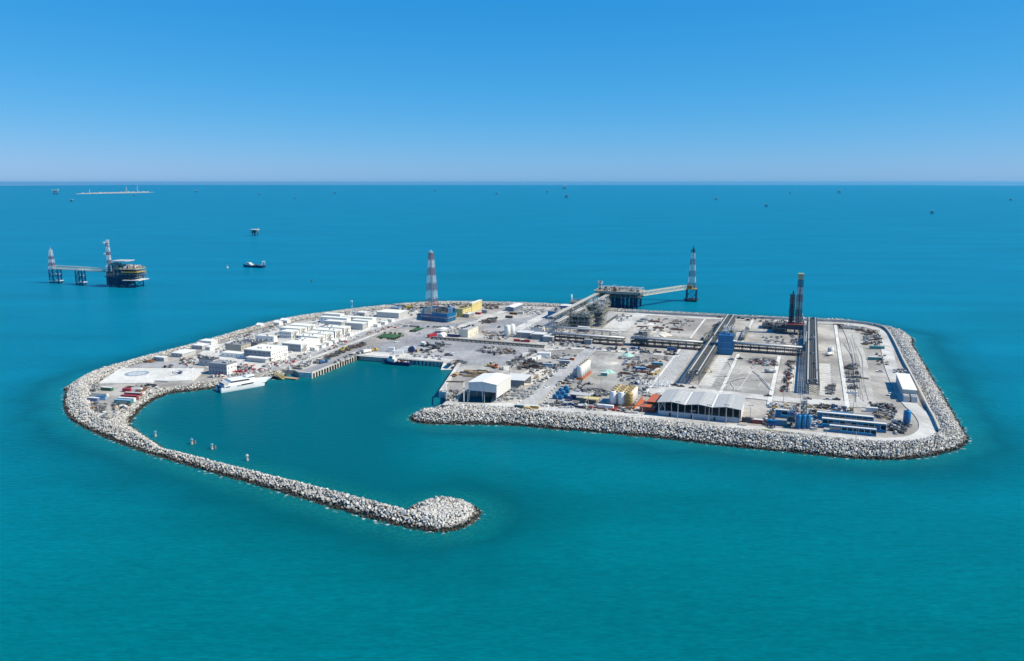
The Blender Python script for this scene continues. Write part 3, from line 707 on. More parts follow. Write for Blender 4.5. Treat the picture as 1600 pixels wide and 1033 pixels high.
# open shed with a sloping white roof
p = at(819, 607)
t = thing('open_shed', 'pale lean-to shed with an open grey front between the boat shed and the diagonal road', 'shed', p)
wu = abs(along(p, AX, 795.5)); wv = 15
MB().box(-wu, 0, 0, .2, 2.2, 5.6).build('fascia', paint('slate_grey', (0.22, 0.25, 0.28), .6, .12), t)
MB().box(-wu, 0, wv - .2, wv, 0, 6.4).build('back_wall', LGREY, t)
MB().add([(-wu - 8, -.4, 5.1), (.4, -.4, 5.6), (.4, wv + .4, 6.5), (-wu - 5, wv + .4, 6.2), (-wu - 8, -.4, 5.3), (.4, -.4, 5.85), (.4, wv + .4, 6.8), (-wu - 5, wv + .4, 6.45)], [(3, 2, 1, 0), (4, 5, 6, 7), (0, 1, 5, 4), (1, 2, 6, 5), (2, 3, 7, 6), (3, 0, 4, 7)]).build('roof', OFFW, t)
for i in range(5): MB().cbox(-wu * i / 4 + (0.3 if i == 4 else -.3 if i == 0 else 0), .35, 0, .3, .3, 5).build('post', LGREY, t)

# three gabled warehouse
p = at(1155.5, 661.5); wu = abs(along(p, AX, 1028)); wv = 31
t = thing('warehouse', 'large grey warehouse with three low roof gables and an open upper front', 'warehouse', p)
WALLB = paint('warehouse_wall', (0.36, 0.40, 0.45), .6, .1)
hh = 8.6; nb = 3; bw = wu / nb; rise = 1.1
MB().box(-wu, 0, 0, .25, 0, 3.3).build('front_wall', WALLB, t)
MB().box(-wu, -wu + .25, .25, wv, 0, hh - .1).build('side_wall', WALLB, t)
MB().box(-wu + .26, -.1, wv - .25, wv, 0, hh - .1).build('back_wall', WALLB, t)
MB().box(-.25, 0, 9, wv - .3, 0, hh - .1).build('side_wall', OFFW, t)
for b in range(nb):
    x0 = -wu + b * bw; x1 = x0 + bw; xm = (x0 + x1) / 2
    e0 = .8 if b == 0 else 0; e1 = .8 if b == nb - 1 else 0
    rb = MB().yprism([(x0 - e0 + .05, hh), (xm, hh + rise), (x1 + e1 - .05, hh), (x1 + e1 - .05, hh + .25), (xm, hh + rise + .25), (x0 - e0 + .05, hh + .25)], -1.2, wv + .8)
    sk = MB()
    for side in (-1, 1):
        for k in range(9):
            xc = xm + side * bw * .25; yc = 1.5 + k * (wv - 3) / 8.5
            for dx0, dx1 in ((-2.4, -.2), (.2, 2.4)):
                za = hh + rise + .25 - abs(xc + dx0 - xm) * rise / (bw / 2); zb = hh + rise + .25 - abs(xc + dx1 - xm) * rise / (bw / 2)
                sk.add([(xc + dx0, yc, za + .03), (xc + dx1, yc, zb + .03), (xc + dx1, yc + .8, zb + .03), (xc + dx0, yc + .8, za + .03)], [(0, 1, 2, 3)])
    rf = join('roof', [(rb, ROOFG), (sk, OFFW)]); rf.parent = t
    if b: MB().box(x0 - .45, x0 + .45, -1.25, wv + .85, hh + .2, hh + .36).build('gutter', WHITE, t)
for i in range(13):
    x = -wu + i * wu / 12; x = min(max(x, -wu + .3), -.3); k = ((x + wu) % bw) / bw
    MB().cbox(x, .12, 3.3, .4, .3, hh - 3.3 + rise * (1 - abs(2 * k - 1)) - .05).build('column', STEEL, t)
for k in (.17, .44, .72): quad_panel(t, 'door', BLACK, 'front', -wu + wu * (k - .02), .02, 1.3, 2.3, .06)
f = MB(); f.bar((-wu + .5, .3, 3.4), (-wu + 2.6, .3, hh), .25); f.bar((-wu + 4.6, .3, 3.4), (-wu + 2.6, .3, hh), .25); f.build('brace', STEEL, t)
# orange sheds beside it
bld('orange roofed lean-to, the larger one at the left side of the grey warehouse', (1029, 641), 5.0, lx=1011, wv=19, name='lean_to', wall=RUST, roof=ORANGE, ribs=False)
bld('low narrow orange shed in front of the larger orange lean-to', (1022.5, 645.5), 3.4, lx=1000, wv=6, name='lean_to', wall=OXIDE, roof=ORANGE, ribs=False)
# long white building on the east road
p = at(1431, 626.5)
t = thing('power_house', 'long white roofed power house beside the east sea wall', 'power house', p)
wl, ww, hh = 50, 8.4, 7.2
MB().box(-ww, 0, 0, wl, 0, hh).build('wall', LGREY, t); MB().box(-ww - .3, .3, -.3, wl + .3, hh, hh + .35).build('roof', CREAM, t)
for i in range(2): quad_panel(t, 'door', DGREY, 'front', -2.4 - i * 4.2, .03, 2.2, 3.4)
for i in range(2):
    q = thing('generator', ['grey generator box at the foot of the power house, left one', 'grey generator box at the foot of the power house, right one'][i], 'generator', p + AX * (-6.6 + i * 4.8) - AY * 6.6, 'generators by the power house')
    MB().cbox(0, 2.5, .3, 3.6, 6, 3.4).build('housing', LGREY, q); MB().cbox(0, 2.5, 3.7, 3.4, 5.6, .9).build('cooler', OFFW, q); MB().cbox(0, 2.5, 0, 3.8, 6.2, .3).build('skid_base', DGREY, q)
    for k in (-.8, .8): MB().cyl((k, 1.5, 4.6), (k, 1.5, 4.9), .75, n=12).build('fan', DGREY, q)

# blue scaffolded pit building (octagonal, walls in three planes)
pts = [at(*q) for q in ((660, 500.5), (676, 502), (699, 504.3), (711.5, 500.5), (712, 495.5), (700, 489.5), (676, 488), (660.5, 492))]
p = at(686, 497); t = thing('scaffolded_tank', 'blue panelled octagonal tank building with grey walkway beside the striped flare tower', 'tank building', p, rot=0.0)
rel = [q - p for q in pts]
hgt = 9.5
for i in range(8):
    a, b = rel[i], rel[(i + 1) % 8]; d = (b - a).normalized(); n = Vector((d.y, -d.x, 0))
    w_ = MB(); hz_ = hgt if i in (1, 2, 3, 4) else hgt - 2.2
    q = [a, b, b - n * .6, a - n * .6]; w_.prism([(v.x, v.y) for v in q], 0.6, hz_); L_ = (b - a).length
    k = int(L_ / 1.6)
    for j in range(k + 1):
        c = a + d * (L_ * j / max(k, 1)); w_.prism([((c + d * s1 * .12 + n * s2).x, (c + d * s1 * .12 + n * s2).y) for s1, s2 in ((-1, .02), (1, .02), (1, .28), (-1, .28))], .3, hz_ + .1)
    w_.build('wall_panel', BLUE if i != 0 else MIDBLUE, t)
    g_ = MB(); q = [a + n * .3, b + n * .3, b + n * 1.4, a + n * 1.4]; g_.prism([(v.x, v.y) for v in q], 4.6, 4.8)
    for j in range(int(L_ / 3) + 1):
        c = a + d * min(j * 3.0, L_) + n * 1.3; g_.cbox(c.x, c.y, 0, .14, .14, 5.9)
    g_.prism([(v.x, v.y) for v in (a + n * 1.35, b + n * 1.35, b + n * 1.43, a + n * 1.43)], 5.75, 5.87)
    g_.build('walkway', STEEL, t)
MB().prism([(v.x * .93, v.y * .9) for v in rel], 0, 6.5).build('tank_deck', DGREY, t)
for k in range(16):
    x, y = random.uniform(-17, 14), random.uniform(-7, 14); z = 6.5
    mb = MB(); s = random.uniform(1, 2.6)
    if random.random() < .5: mb.cyl((x, y, z), (x, y, z + random.uniform(2, 6)), s * .5, n=10)
    else: mb.cbox(x, y, z, s * 1.6, s, random.uniform(1.5, 5))
    mb.build('equipment', random.choice([MIDBLUE, DGREY, PROCL, PROC, SKYBLUE]), t)
# ================================================================== lattice towers, racks, plant
def lattice(t, z0, z1, w0, w1, n, bands, cx=0, cy=0, leg=.28, br=.16):
    """tapered four leg lattice; one mesh per colour band"""
    cur = None; mb = None; mats = []
    for i in range(n):
        a = z0 + (z1 - z0) * i / n; b = z0 + (z1 - z0) * (i + 1) / n
        wa = (w0 + (w1 - w0) * i / n) / 2; wb = (w0 + (w1 - w0) * (i + 1) / n) / 2
        m_ = bands[int(i * len(bands) / n)]; key = int(i * len(bands) / n)
        if key != cur:
            if mb: mb.build('tower_section', mats[-1], t)
            mb = MB(); cur = key; mats.append(m_)
        C = [(-1, -1), (1, -1), (1, 1), (-1, 1)]
        A = [Vector((cx + x * wa, cy + y * wa, a)) for x, y in C]; Bq = [Vector((cx + x * wb, cy + y * wb, b)) for x, y in C]
        for k in range(4):
            mb.bar(A[k], Bq[k], leg); mb.bar(A[k], Bq[(k + 1) % 4], br); mb.bar(A[(k + 1) % 4], Bq[k], br); mb.bar(Bq[k], Bq[(k + 1) % 4], br)
    mb.build('tower_section', mats[-1], t)
RW = paint('tower_red', (0.27, 0.075, 0.085), .6, .2); TW = paint('tower_white', (0.64, 0.64, 0.65), .55, .12)

p = at(675, 482)
t = thing('flare_tower', 'tall red and white banded lattice flare tower behind the blue tank building', 'flare tower', p)
lattice(t, 0, 66, 11.5, 4.2, 22, [RW, TW, RW, TW, RW, TW, RW], leg=.34, br=.2)
MB().cbox(0, 0, 66, 4.6, 4.6, .3).cyl((0.6, 0, 66), (.6, 0, 69), .35, n=8).cyl((-.8, 0, 66), (-.8, 0, 68.4), .3, n=8).build('flare_tip', OFFW, t)
MB().cyl((.3, .3, 0), (.3, .3, 66), .45, n=8).cyl((-.6, .3, 0), (-.6, .3, 66), .3, n=8).build('riser', LGREY, t)
for x in (-5.7, 5.7):
    for y in (-5.7, 5.7): MB().cbox(x, y, -.1, 2, 2, .7).build('footing', CONC, t)

def truss_bridge(label, a, b, w, h, mat, n, name='bridge', group=None, deckmat=None):
    L_ = (b - a).length; t = thing(name, label, 'bridge', a, group, rot=math.atan2((b - a).y, (b - a).x))
    t.rotation_euler = (0, -math.asin((b.z - a.z) / L_), math.atan2((b - a).y, (b - a).x))
    for s in (-1, 1):
        mb = MB(); y = s * w / 2
        for z in (0, h): mb.box(0, L_, y - .22, y + .22, z - .22, z + .22)
        for i in range(n):
            x0, x1 = L_ * i / n, L_ * (i + 1) / n
            mb.bar((x0, y, 0), (x0, y, h), .34); mb.bar((x0, y, 0 if i % 2 else h), (x1, y, h if i % 2 else 0), .3)
        mb.bar((L_, y, 0), (L_, y, h), .34); mb.build('truss', mat, t)
    MB().box(0, L_, -w / 2 + .25, w / 2 - .25, -.15, .12).build('walkway', deckmat or LGREY, t)
    mb = MB()
    for i in range(n + 1): mb.box(L_ * i / n - .12, L_ * i / n + .12, -w / 2, w / 2, h - .12, h + .12)
    mb.build('cross_beam', mat, t)
    for k, r in ((-.25, .32), (.2, .4)): MB().cyl((0, w * k, .9), (L_, w * k, .9), r, n=8).build('pipe', ALU, t)
    return t

def jacket(t, x0, x1, y0, y1, z1, mat, z0=-6, levels=2, leg=.9, br=.5, nx=2, name='leg'):
    xs_ = [x0 + (x1 - x0) * i / (nx - 1) for i in range(nx)]
    for x in xs_:
        for y in (y0, y1): MB().cyl((x, y, z0), (x, y, z1), leg, n=8).build(name, mat, t)
    mb = MB(); H = [0.8 + (z1 - 1) * k / levels for k in range(levels + 1)]
    for y in (y0, y1):
        for i in range(nx - 1):
            for k in range(levels):
                mb.bar((xs_[i], y, H[k]), (xs_[i + 1], y, H[k + 1]), br); mb.bar((xs_[i + 1], y, H[k]), (xs_[i], y, H[k + 1]), br)
        for h in H[:-1]: mb.box(x0, x1, y - br / 2, y + br / 2, h - br / 2, h + br / 2)
    for x in (x0, x1):
        for k in range(levels): mb.bar((x, y0, H[k]), (x, y1, H[k + 1]), br)
        for h in H[:-1]: mb.box(x - br / 2, x + br / 2, y0, y1, h - br / 2, h + br / 2)
    mb.build('brace', mat, t)

def module(label, N, lx, wv, levels, lh, group=None, name='process_module', loc=None, wu=None, z=0, seed=1, mats=None, cat='process module', dens=1.0, rail=OLIVE, decks=PROC, parent=None):
    """open steel process structure: legs, decks, vessels, pipework, handrails"""
    p = loc if loc else at(*N); wu = wu if wu else abs(along(p, AX, lx)); rs = random.Random(seed)
    t = parent or thing(name, label, cat, p, group)
    mats = mats or [PROC, PROCL, ALU, DGREY, PROCL, STEEL]
    fr = MB(); nx, ny = max(2, int(wu / 6) + 1), max(2, int(wv / 6) + 1)
    for i in range(nx):
        for j in range(ny):
            fr.cbox(-wu * i / (nx - 1), wv * j / (ny - 1), z, .38, .38, levels * lh)
    for k in range(1, levels + 1):
        for j in range(ny): fr.box(-wu, 0, wv * j / (ny - 1) - .2, wv * j / (ny - 1) + .2, z + k * lh - .7, z + k * lh - .15)
        for i in range(nx): fr.box(-wu * i / (nx - 1) - .19, -wu * i / (nx - 1) + .19, 0, wv, z + k * lh - .65, z + k * lh - .16)
    for i in range(nx - 1):
        if rs.random() < .6: fr.bar((-wu * i / (nx - 1), -.02, z), (-wu * (i + 1) / (nx - 1), -.02, z + lh), .22)
    fr.build('frame', PROCL, t)
    for k in range(1, levels + 1):
        MB().box(-wu + .05, -.05, .05, wv - .05, z + k * lh - .14, z + k * lh + .04).build('deck', decks, t)
        r = MB(); zz = z + k * lh
        for (x0, y0, x1, y1) in ((-wu, 0, 0, 0), (-wu, wv, 0, wv), (-wu, 0, -wu, wv), (0, 0, 0, wv)):
            for dz in (.55, 1.1): r.box(x0 - .06, x1 + .06, y0 - .06, y1 + .06, zz + dz, zz + dz + .1)
            m_ = int(max(abs(x1 - x0), abs(y1 - y0)) / 2.5)
            for q in range(m_ + 1): r.cbox(x0 + (x1 - x0) * q / max(m_, 1), y0 + (y1 - y0) * q / max(m_, 1), zz, .09, .09, 1.15)
        r.build('handrail', rail, t)
    for k in range(levels + 1):
        zz = z + k * lh + (.04 if k else 0)
        cap = lh * .75 if k < levels else lh * 1.0
        for _ in range(int(wu * wv / 26 * dens) + 1):
            x = -rs.uniform(.12, .88) * wu; y = rs.uniform(.1, .9) * wv; s = rs.uniform(.5, 1.5); mb = MB(); c = rs.random()
            if c < .35: mb.lathe([(s * .6, zz), (s * .65, zz + .4), (s * .65, zz + cap * .75), (s * .3, zz + cap * .92)], x, y, 10); nm = 'vessel'
            elif c < .6:
                l2 = rs.uniform(1.5, 4); mb.cyl((max(x - l2, -wu), y, zz + .4 + s * .6), (min(x + l2, 0), y, zz + .4 + s * .6), s * .6, n=10); nm = 'drum'
            else: mb.cbox(x, y, zz, s * 1.7, s * 1.3, rs.uniform(.3, .9) * cap); nm = 'equipment'
            mb.build(nm, rs.choice(mats), t)
        pm = MB()
        for _ in range(int((wu + wv) / 5 * dens) + 2):
            y = rs.uniform(.05, .95) * wv; h = zz + rs.uniform(.5, cap); x0 = -rs.uniform(.3, 1) * wu; x1 = -rs.uniform(0, .3) * wu
            pm.cyl((x0, y, h), (x1, y, h), rs.uniform(.12, .28), n=6); pm.cyl((x1, y, h), (x1, y, zz), .16, n=6)
            x = -rs.uniform(0, 1) * wu; pm.cyl((x, 0.2, h), (x, wv * rs.uniform(.4, 1), h), rs.uniform(.1, .22), n=6)
        pm.build('pipework', rs.choice([ALU, STEEL, PROCL]), t)
    return t

def rack(label, a, axis, length, w, h, pipes, bay=6.0, name='pipe_rack', rot=None, deckmat=PROC, frame=STEEL, levels=(1.0,), girdermat=None, group=None):
    """trestles every bay carrying a deck and pipes; a is the ground point of the near end's centre"""
    t = thing(name, label, 'pipe rack', a, group, rot=math.atan2(axis.y, axis.x))
    n = int(length / bay)
    tp = None
    for i in range(n + 1):
        if tp is None:
            mb = MB()
            for y in (-w / 2, w / 2): mb.cbox(0, y, 0, .42, .42, h)
            for lv in levels: mb.box(-.21, .21, -w / 2, w / 2, h * lv - .75, h * lv - .3)
            mb.bar((0, -w / 2, .2), (0, w / 2, h * .55), .22); mb.bar((0, w / 2, .2), (0, -w / 2, h * .55), .22)
            tp = mb.build('trestle', frame, t)
        else:
            o = tp.copy(); COL.objects.link(o); o.parent = t; o.location = (i * length / n, 0, 0)
    for lv in levels:
        mb = MB()
        for i in range(int(length / 1.7) + 1): mb.box(i * 1.7 - .4, i * 1.7 + .62, -w / 2 + .22, w / 2 - .22, h * lv - .28, h * lv - .1)
        mb.build('deck', deckmat, t)
    for s in (-1, 1):
        mb = MB(); mb.box(-.5, length + .5, s * w / 2 - .16, s * w / 2 + .16, h - .4, h - .05); mb.box(-.5, length + .5, s * w / 2 - .05, s * w / 2 + .05, h + .95, h + 1.08)
        for i in range(int(length / 3)): mb.cbox(i * 3.0, s * w / 2, h - .05, .08, .08, 1.0)
        for i in range(n):
            x0, x1 = i * length / n, (i + 1) * length / n; mb.bar((x0, s * w / 2, h * .25 if i % 2 else h - .4), (x1, s * w / 2, h - .4 if i % 2 else h * .25), .2)
        mb.build('side_girder', girdermat or frame, t)  # own steel paint of both side girders
    for y, z, r, m_ in pipes: MB().cyl((-.3, y, z), (length + .3, y, z), r, n=10).build('pipe', m_, t, smooth=True)
    return t

def span(p0, p1, z=DECK):
    a, b = at(*p0, z), at(*p1, z); return a, (b - a).normalized(), (b - a).length

GRATE = paint('rack_grating', (0.10, 0.10, 0.098), .6, .3, .8)
# rack in front of the warehouse, running away to the far sea wall
for label, p0, p1 in (('long pipe rack running from the warehouse road past the tall blue module', (1081, 600.5), (1136, 503)),
                      ('long pipe rack on the east side beside the drilling derrick', (1268, 616), (1268, 508))):
    a, ax, L_ = span(p0, p1)
    ph = 8.2
    rack(label, a, AY if p0[0] < 1200 else ax, L_, 9.6, 7.6, [(-3.3, ph, .26, ALU), (-2.7, ph, .2, LGREY), (3.2, ph, .24, ALU), (2.6, ph, .2, OFFW), (-1.2, 7.8, .2, DGREY), (.3, 7.8, .18, PROC), (1.4, 7.8, .22, DGREY)], deckmat=GRATE, frame=MGREY, girdermat=PROC, bay=6.5)
    tt = bpy.data.objects[[o.name for o in bpy.data.objects if o.get('label') == label][0]]
    for k in range(34):
        x, y = random.choice((random.uniform(.5, 9), random.gauss(L_ * .58, 14), random.uniform(0, L_))), random.uniform(-4, 4)
        x = min(max(x, 0), L_); mb = MB(); s = random.uniform(.5, 1.3); mb.cbox(x, y, 7.5, s, s * 1.4, random.uniform(.5, 2.2)); mb.cyl((x, y, 7.5), (x + .4, y, 7.5 + s * 2), s * .22, n=6)
        mb.build('valve', random.choice([PROC, MGREY, PROCL, DGREY, STEEL]), tt)
# cross rack in three runs
a, ax, L_ = span((1252, 555.5), (1146, 549.5)); PS = [(-2.6, 7.6, .75, ALU), (-.6, 7.4, .5, STEEL), (1.0, 7.4, .45, ALU), (2.6, 7.3, .4, MGREY), (-2.2, 4.2, .4, DGREY), (0, 4.2, .4, PROC), (2, 4.2, .4, MGREY), (-2.6, 1.3, .35, OXIDE), (1, 1.3, .3, DGREY)]
rack('dark cross rack between the tall blue module and the east rack', a, -AX, L_, 7.2, 6.9, [(-y, z, r, m_) for y, z, r, m_ in PS], deckmat=BLACK, frame=DGREY, levels=(1.0, .55), bay=7)
a, ax, L_ = span((1097, 547), (985, 541))
rack('dark cross rack with silver pipe segments left of the tall blue module', a, -AX, L_, 7.2, 6.9, [(-y, z, r, m_) for y, z, r, m_ in PS], deckmat=BLACK, frame=DGREY, levels=(1.0, .55), bay=7)
a, ax, L_ = span((975, 540), (868, 530))
rack('dark cross rack at the foot of the twin pipe bridges behind the substations', a, -AX, L_, 7.0, 6.6, [(-y, z, r, m_) for y, z, r, m_ in PS], deckmat=BLACK, frame=DGREY, levels=(1.0, .55), bay=7)
a, ax, L_ = span((966, 526.5), (853, 519))
rack('thin pale pipe rack just in front of the process modules', a, -AX, L_, 5, 5.6, [(-1.6, 6, .3, OFFW), (0, 6, .4, ALU), (1.6, 6, .3, OFFW)], frame=STEEL, bay=8)
# low trestle across the yard
a, ax, L_ = span((851, 543.5), (674, 529.5))
t = thing('pipe_trestle', 'long low dark pipe trestle on pale concrete feet across the harbour yard', 'pipe trestle', a, rot=math.atan2(ax.y, ax.x))
for y, r in ((-1.4, .4), (-.5, .35), (.4, .4), (1.3, .3)): MB().cyl((0, y, 1.9), (L_, y, 1.9), r, n=8).build('pipe', random.choice([MGREY, DGREY, PROC]), t)
MB().box(0, L_, -1.9, 1.9, 1.15, 1.4).build('deck', DGREY, t)
f0 = None
for i in range(26):
    if f0 is None: f0 = MB().cbox(0, 0, 0, 1.2, 4.8, 1.14).build('foot', CONC, t)
    else:
        o = f0.copy(); COL.objects.link(o); o.parent = t
    (o if i else f0).location = (i * L_ / 25, 0, 0)

# tall blue module on the cross rack
p = at(1143.5, 555.5); wu = abs(along(p, AX, 1121)); wv = 13
t = thing('blue_module', 'tall bright blue clad module standing across the dark cross rack', 'module', p)
mb = MB(); mb.box(-wu, 0, 0, wv, .3, 16.5)
for i in range(9): mb.box(-wu * i / 8 - .12, -wu * i / 8 + .12, -.12, 0.02, .3, 16.6)
for i in range(9): mb.box(-.02, .12, wv * i / 8 - .12, wv * i / 8 + .12, .3, 16.6)
mb.build('wall', BLUE, t)
MB().box(-wu - .2, .2, -.2, wv + .2, 16.5, 16.9).build('roof', MIDBLUE, t)
MB().box(.15, 3.2, 1.5, 6, 12.2, 12.5).build('balcony', OFFW, t)
r = MB()
for z in (5.4, 10.8): r.box(-wu - .15, .2, -.18, -.1, z, z + .25)
r.build('belt_rail', SKYBLUE, t)
for k in range(7):
    x, y = -wu * random.uniform(.15, .85), wv * random.uniform(.2, .85); mb = MB(); s = random.uniform(.8, 1.6)
    if k % 2: mb.cyl((x, y, 16.9), (x, y, 16.9 + random.uniform(1.5, 4)), s * .5, n=10)
    else: mb.cbox(x, y, 16.9, s * 1.8, s * 1.4, random.uniform(1, 3))
    mb.build('roof_plant', random.choice([PROCL, STEEL, DGREY, SKYBLUE]), t)
module('grey open steel structure with pipework just behind the tall blue module', (1146, 540), 1126, 22, 2, 5.5, seed=5)
module('low cluttered manifold skid on the west side of the warehouse road rack', (1106, 538), 1098, 44, 1, 3.2, seed=6, dens=.8)
module('narrow wellhead manifold row between the blue module and the derrick', (1163, 533), 1157, 60, 1, 2.4, seed=7, dens=.8, rail=MGREY)
module('narrow wellhead manifold along the west side of the east pipe rack', (1261, 549), 1255, 60, 1, 4.5, seed=8, dens=.7, rail=MGREY)
module('grey pipe manifold frame at the crossing of the cross rack and the sand yard', (1011, 541), 990, 8, 2, 5.0, seed=9, dens=.8, rail=PROCL)

# twin bridges to the offshore platform
for lab, p0, p1, dx in (('left one of the twin pale pipe bridges climbing to the offshore platform', (861, 515), (961, 466.5), 0), ('right one of the twin pale pipe bridges climbing to the offshore platform', (869, 522.5), (984, 467), 0)):
    a = at(*p0); L_ = (at(945, 487).y - a.y) / AY.y + 100
    rack(lab, a, AY, L_, 4.6, 12.5 if 'left' in lab else 11.5, [(-1.8, 13.2 if 'left' in lab else 12.2, .36, OFFW), (-.7, 13.2 if 'left' in lab else 12.2, .36, ALU), (1.7, 13.2 if 'left' in lab else 12.2, .36, OFFW)], bay=9, frame=MGREY, girdermat=PROCL, deckmat=GRATE, name='pipe_bridge')
MODS = [((922, 514.8), 885, 15, 3, 4.2, 'dark process module nearest the cross rack, between the twin bridges'), ((941, 511), 927, 16, 3, 5.0, 'tall dark process module under the right pipe bridge'),
        ((914, 500), 890, 15, 2, 4.6, 'grey process module left of the tall dark one'), ((944, 498.5), 914, 16, 3, 4.3, 'wide dark process module in the middle of the process plant'),
        ((948, 490), 920, 16, 3, 4.0, 'pale green grey process module near the sea wall'), ((912, 484), 890, 14, 2, 3.6, 'low process module beside the white vent stack')]
for i, (N_, l_, wv, lv, lh, lab) in enumerate(MODS): module(lab, N_, l_, wv, lv, lh, seed=20 + i, dens=1.2)
bld('low pale roofed shelter in front of the process modules', (919.5, 519), 4.2, lx=902, wv=5, name='shelter', wall=PROC, roof=OFFW)
t = thing('vent_stack', 'slim white vent stack with a red foot beside the process plant', 'stack', at(893, 481))
MB().cyl((0, 0, 5), (0, 0, 16), .75, n=12).build('stack_pipe', OFFW, t, True); MB().cyl((0, 0, 0), (0, 0, 5), .95, n=12).build('stack_foot', OXIDE, t, True)
q0 = None
for i in range(12):
    p = at(948.5, 505.5) + AY * (i * 4.4)
    if q0 is None:
        q0 = thing('flowline', 'white bent flowline in the row beside the right pipe bridge', 'flowline', p, 'white flowlines beside the process plant')
        MB().cyl((0, 0, 0), (0, 0, 2.6), .4, n=8).build('riser', DGREY, q0); MB().cyl((0, 0, 2.6), (-5.5, 0, 5.4), .5, n=8).cyl((-5.5, 0, 5.4), (-7, 0, 5.4), .5, n=8).build('arm', OFFW, q0)
    else: dup(q0, p)

# ---- platform joined to the twin bridges
p = at(1000, 483.5, 0)
t = thing('platform', 'brown grey offshore platform behind the island joined by the twin pipe bridges', 'platform', p)
jacket(t, -50, -4, 2, 24, 13, NAVY, levels=2, nx=9)
for i in range(9): MB().cyl((-46 + i * 4.6, 12, -6), (-46 + i * 4.6, 12, 13), 1.3, n=8).build('conductor', NAVY, t)
MB().box(-54, 0, 0, 27, 13, 14.2).build('lower_deck', DGREY, t)
MB().box(-58, 0, -1, 28, 19.5, 20.4).build('upper_deck', TAN, t)
module('', None, None, 26, 1, 6, parent=t, loc=p, wu=54, z=13.6, seed=31, dens=.8, mats=[PROC, RUST, DGREY, TAN], rail=PROCL, decks=PROC)
mb = MB()
for i in range(30):
    x, y, s = -random.uniform(2, 56), random.uniform(1, 26), random.uniform(.8, 2.4); mb = MB()
    mb.cbox(x, y, 20.4, s * 1.6, s, random.uniform(.8, 3.2)); mb.build('topside_unit', random.choice([TAN, LGREY, RUST, GOLD, OFFW, PROCL]), t)
MB().box(-56, -3, -.8, -.5, 17.4, 19.4).build('fascia_beam', TAN, t)
lattice(t, 20.4, 27, 3, 2.4, 3, [RW, OFFW, RW], cx=-52, cy=10, leg=.5, br=.35)
MB().cbox(-52, 10, 27, 4, 3.4, 2.6).cbox(-54.5, 10, 28, 1.5, 1.5, 3).cbox(-50, 10, 28, 1.4, 1.4, 3).build('crane_house', OFFW, t)
MB().cbox(-52, 10, 29.7, 2, 1.6, 1.3).build('crane_cap', RW, t)
pb = at(1080, 470.5, 0)
tb = thing('flare_tower', 'tall red and white banded lattice flare tower standing in the sea right of the platform', 'flare tower', pb)
jacket(tb, -6, 6, -5, 5, 16, NAVY, levels=2, leg=.6, br=.3)
MB().box(-8.5, 8.5, -7.5, 7.5, 2.0, 3.0).build('landing', BLACK, tb)
lattice(tb, 16, 62, 9.5, 4.0, 18, [RW, TW, RW, TW, RW, TW], leg=.34, br=.2)
lattice(tb, 62, 66, 4.2, 4.2, 1, [BLACK], leg=.34, br=.25); MB().cyl((0, 0, 62), (0, 0, 71), .4, n=8).cyl((1, 0, 62), (1, 0, 68), .4, n=8).build('flare_tip', BLACK, tb)
MB().box(-6, 6, -6, 6, 15.6, 16.4).cbox(-2, -2, 16.4, 6, 4, 4).build('tower_platform', GOLD, tb)
CRB = paint('bridge_cream', (0.70, 0.64, 0.50), .6, .12)
a_ = p + Vector((0, 0, 15.5)) + AY * 10; b_ = pb + Vector((0, 0, 15.8)) - AX * 6
truss_bridge('cream truss bridge from the platform to the flare tower standing in the sea', a_, b_, 4.4, 4.6, CRB, 18)

# ---- west platform, far out to the left
K = lambda x, y, z=0: at(x, y, z)
p = at(216, 449.5, 0); d_ = Vector((1, -.12, 0)).normalized(); rt = math.atan2(d_.y, d_.x)
t = thing('platform', 'offshore platform with a helideck and dish tower far out on the left', 'platform', p, rot=rt)
jacket(t, -44, -5, 0, 22, 16, NAVY, levels=2, nx=4)
MB().box(-50, -2, -2, 26, 15, 16).build('lower_deck', NAVY, t)
MB().box(-51, -34, 18, 24, 26, 31).box(-46, -36, 4, 14, 31, 35).build('quarters', TAN, t)
MB().box(-30, -23, 10, 20, 26.5, 31).box(-16, -9, 6, 18, 27, 30.5).build('equipment_room', OFFW, t)
MB().box(-49, -20, 1, 24, 3, 26).build('wellbay', paint('platform_blue', (0.03, 0.06, 0.10), .6, .3), t)
module('', None, None, 24, 2, 7, parent=t, loc=p, wu=48, z=12.5, seed=41, dens=.55, mats=[PROC, RUST, DGREY, TAN], decks=PROC)
MB().box(-20, 6, -6, 20, 10.5, 11.3).build('spider_deck', OFFW, t); MB().box(-22, 3, -4, 18, 22, 23).build('cellar_deck', GOLD, t)
for i in range(54):
    x, y, s = -random.uniform(1, 50), random.uniform(-1, 24), random.uniform(1, 3); MB().cbox(x, y, 26.6 if x > -34 else 23, s * 1.5, s, random.uniform(1, 4.6) + (0 if x > -34 else 6)).build('topside_unit', random.choice([TAN, OFFW, RUST, GOLD, OFFW, LGREY]), t)
MB().box(-21, 1, -3, 17, 26.2, 27).build('upper_deck', TAN, t)
MB().prism([(-40, 3), (-37, -1), (-16, -1), (-13, 3), (-13, 18), (-16, 22), (-37, 22), (-40, 18)], 37.6, 38.4).build('helideck', LGREY, t)
for x in (-34, -18): 
    for y in (4, 16): MB().cyl((x, y, 26), (x, y, 38), .5, n=6).build('helideck_leg', STEEL, t)
lattice(t, 26, 68, 4.6, 3.2, 17, [TW, RW, TW, RW, TW, RW, TW], cx=-47, cy=8, leg=.34, br=.2)
for z, s in ((40, 1), (48, -1), (54, 1), (61, 1), (64, -1)): MB().cyl((-47 + s * 3.4, 4.6, z), (-47 + s * 3.4, 3.7, z), 1.7, n=12).build('dish', WHITE, t)
pf = at(84, 442, 0)
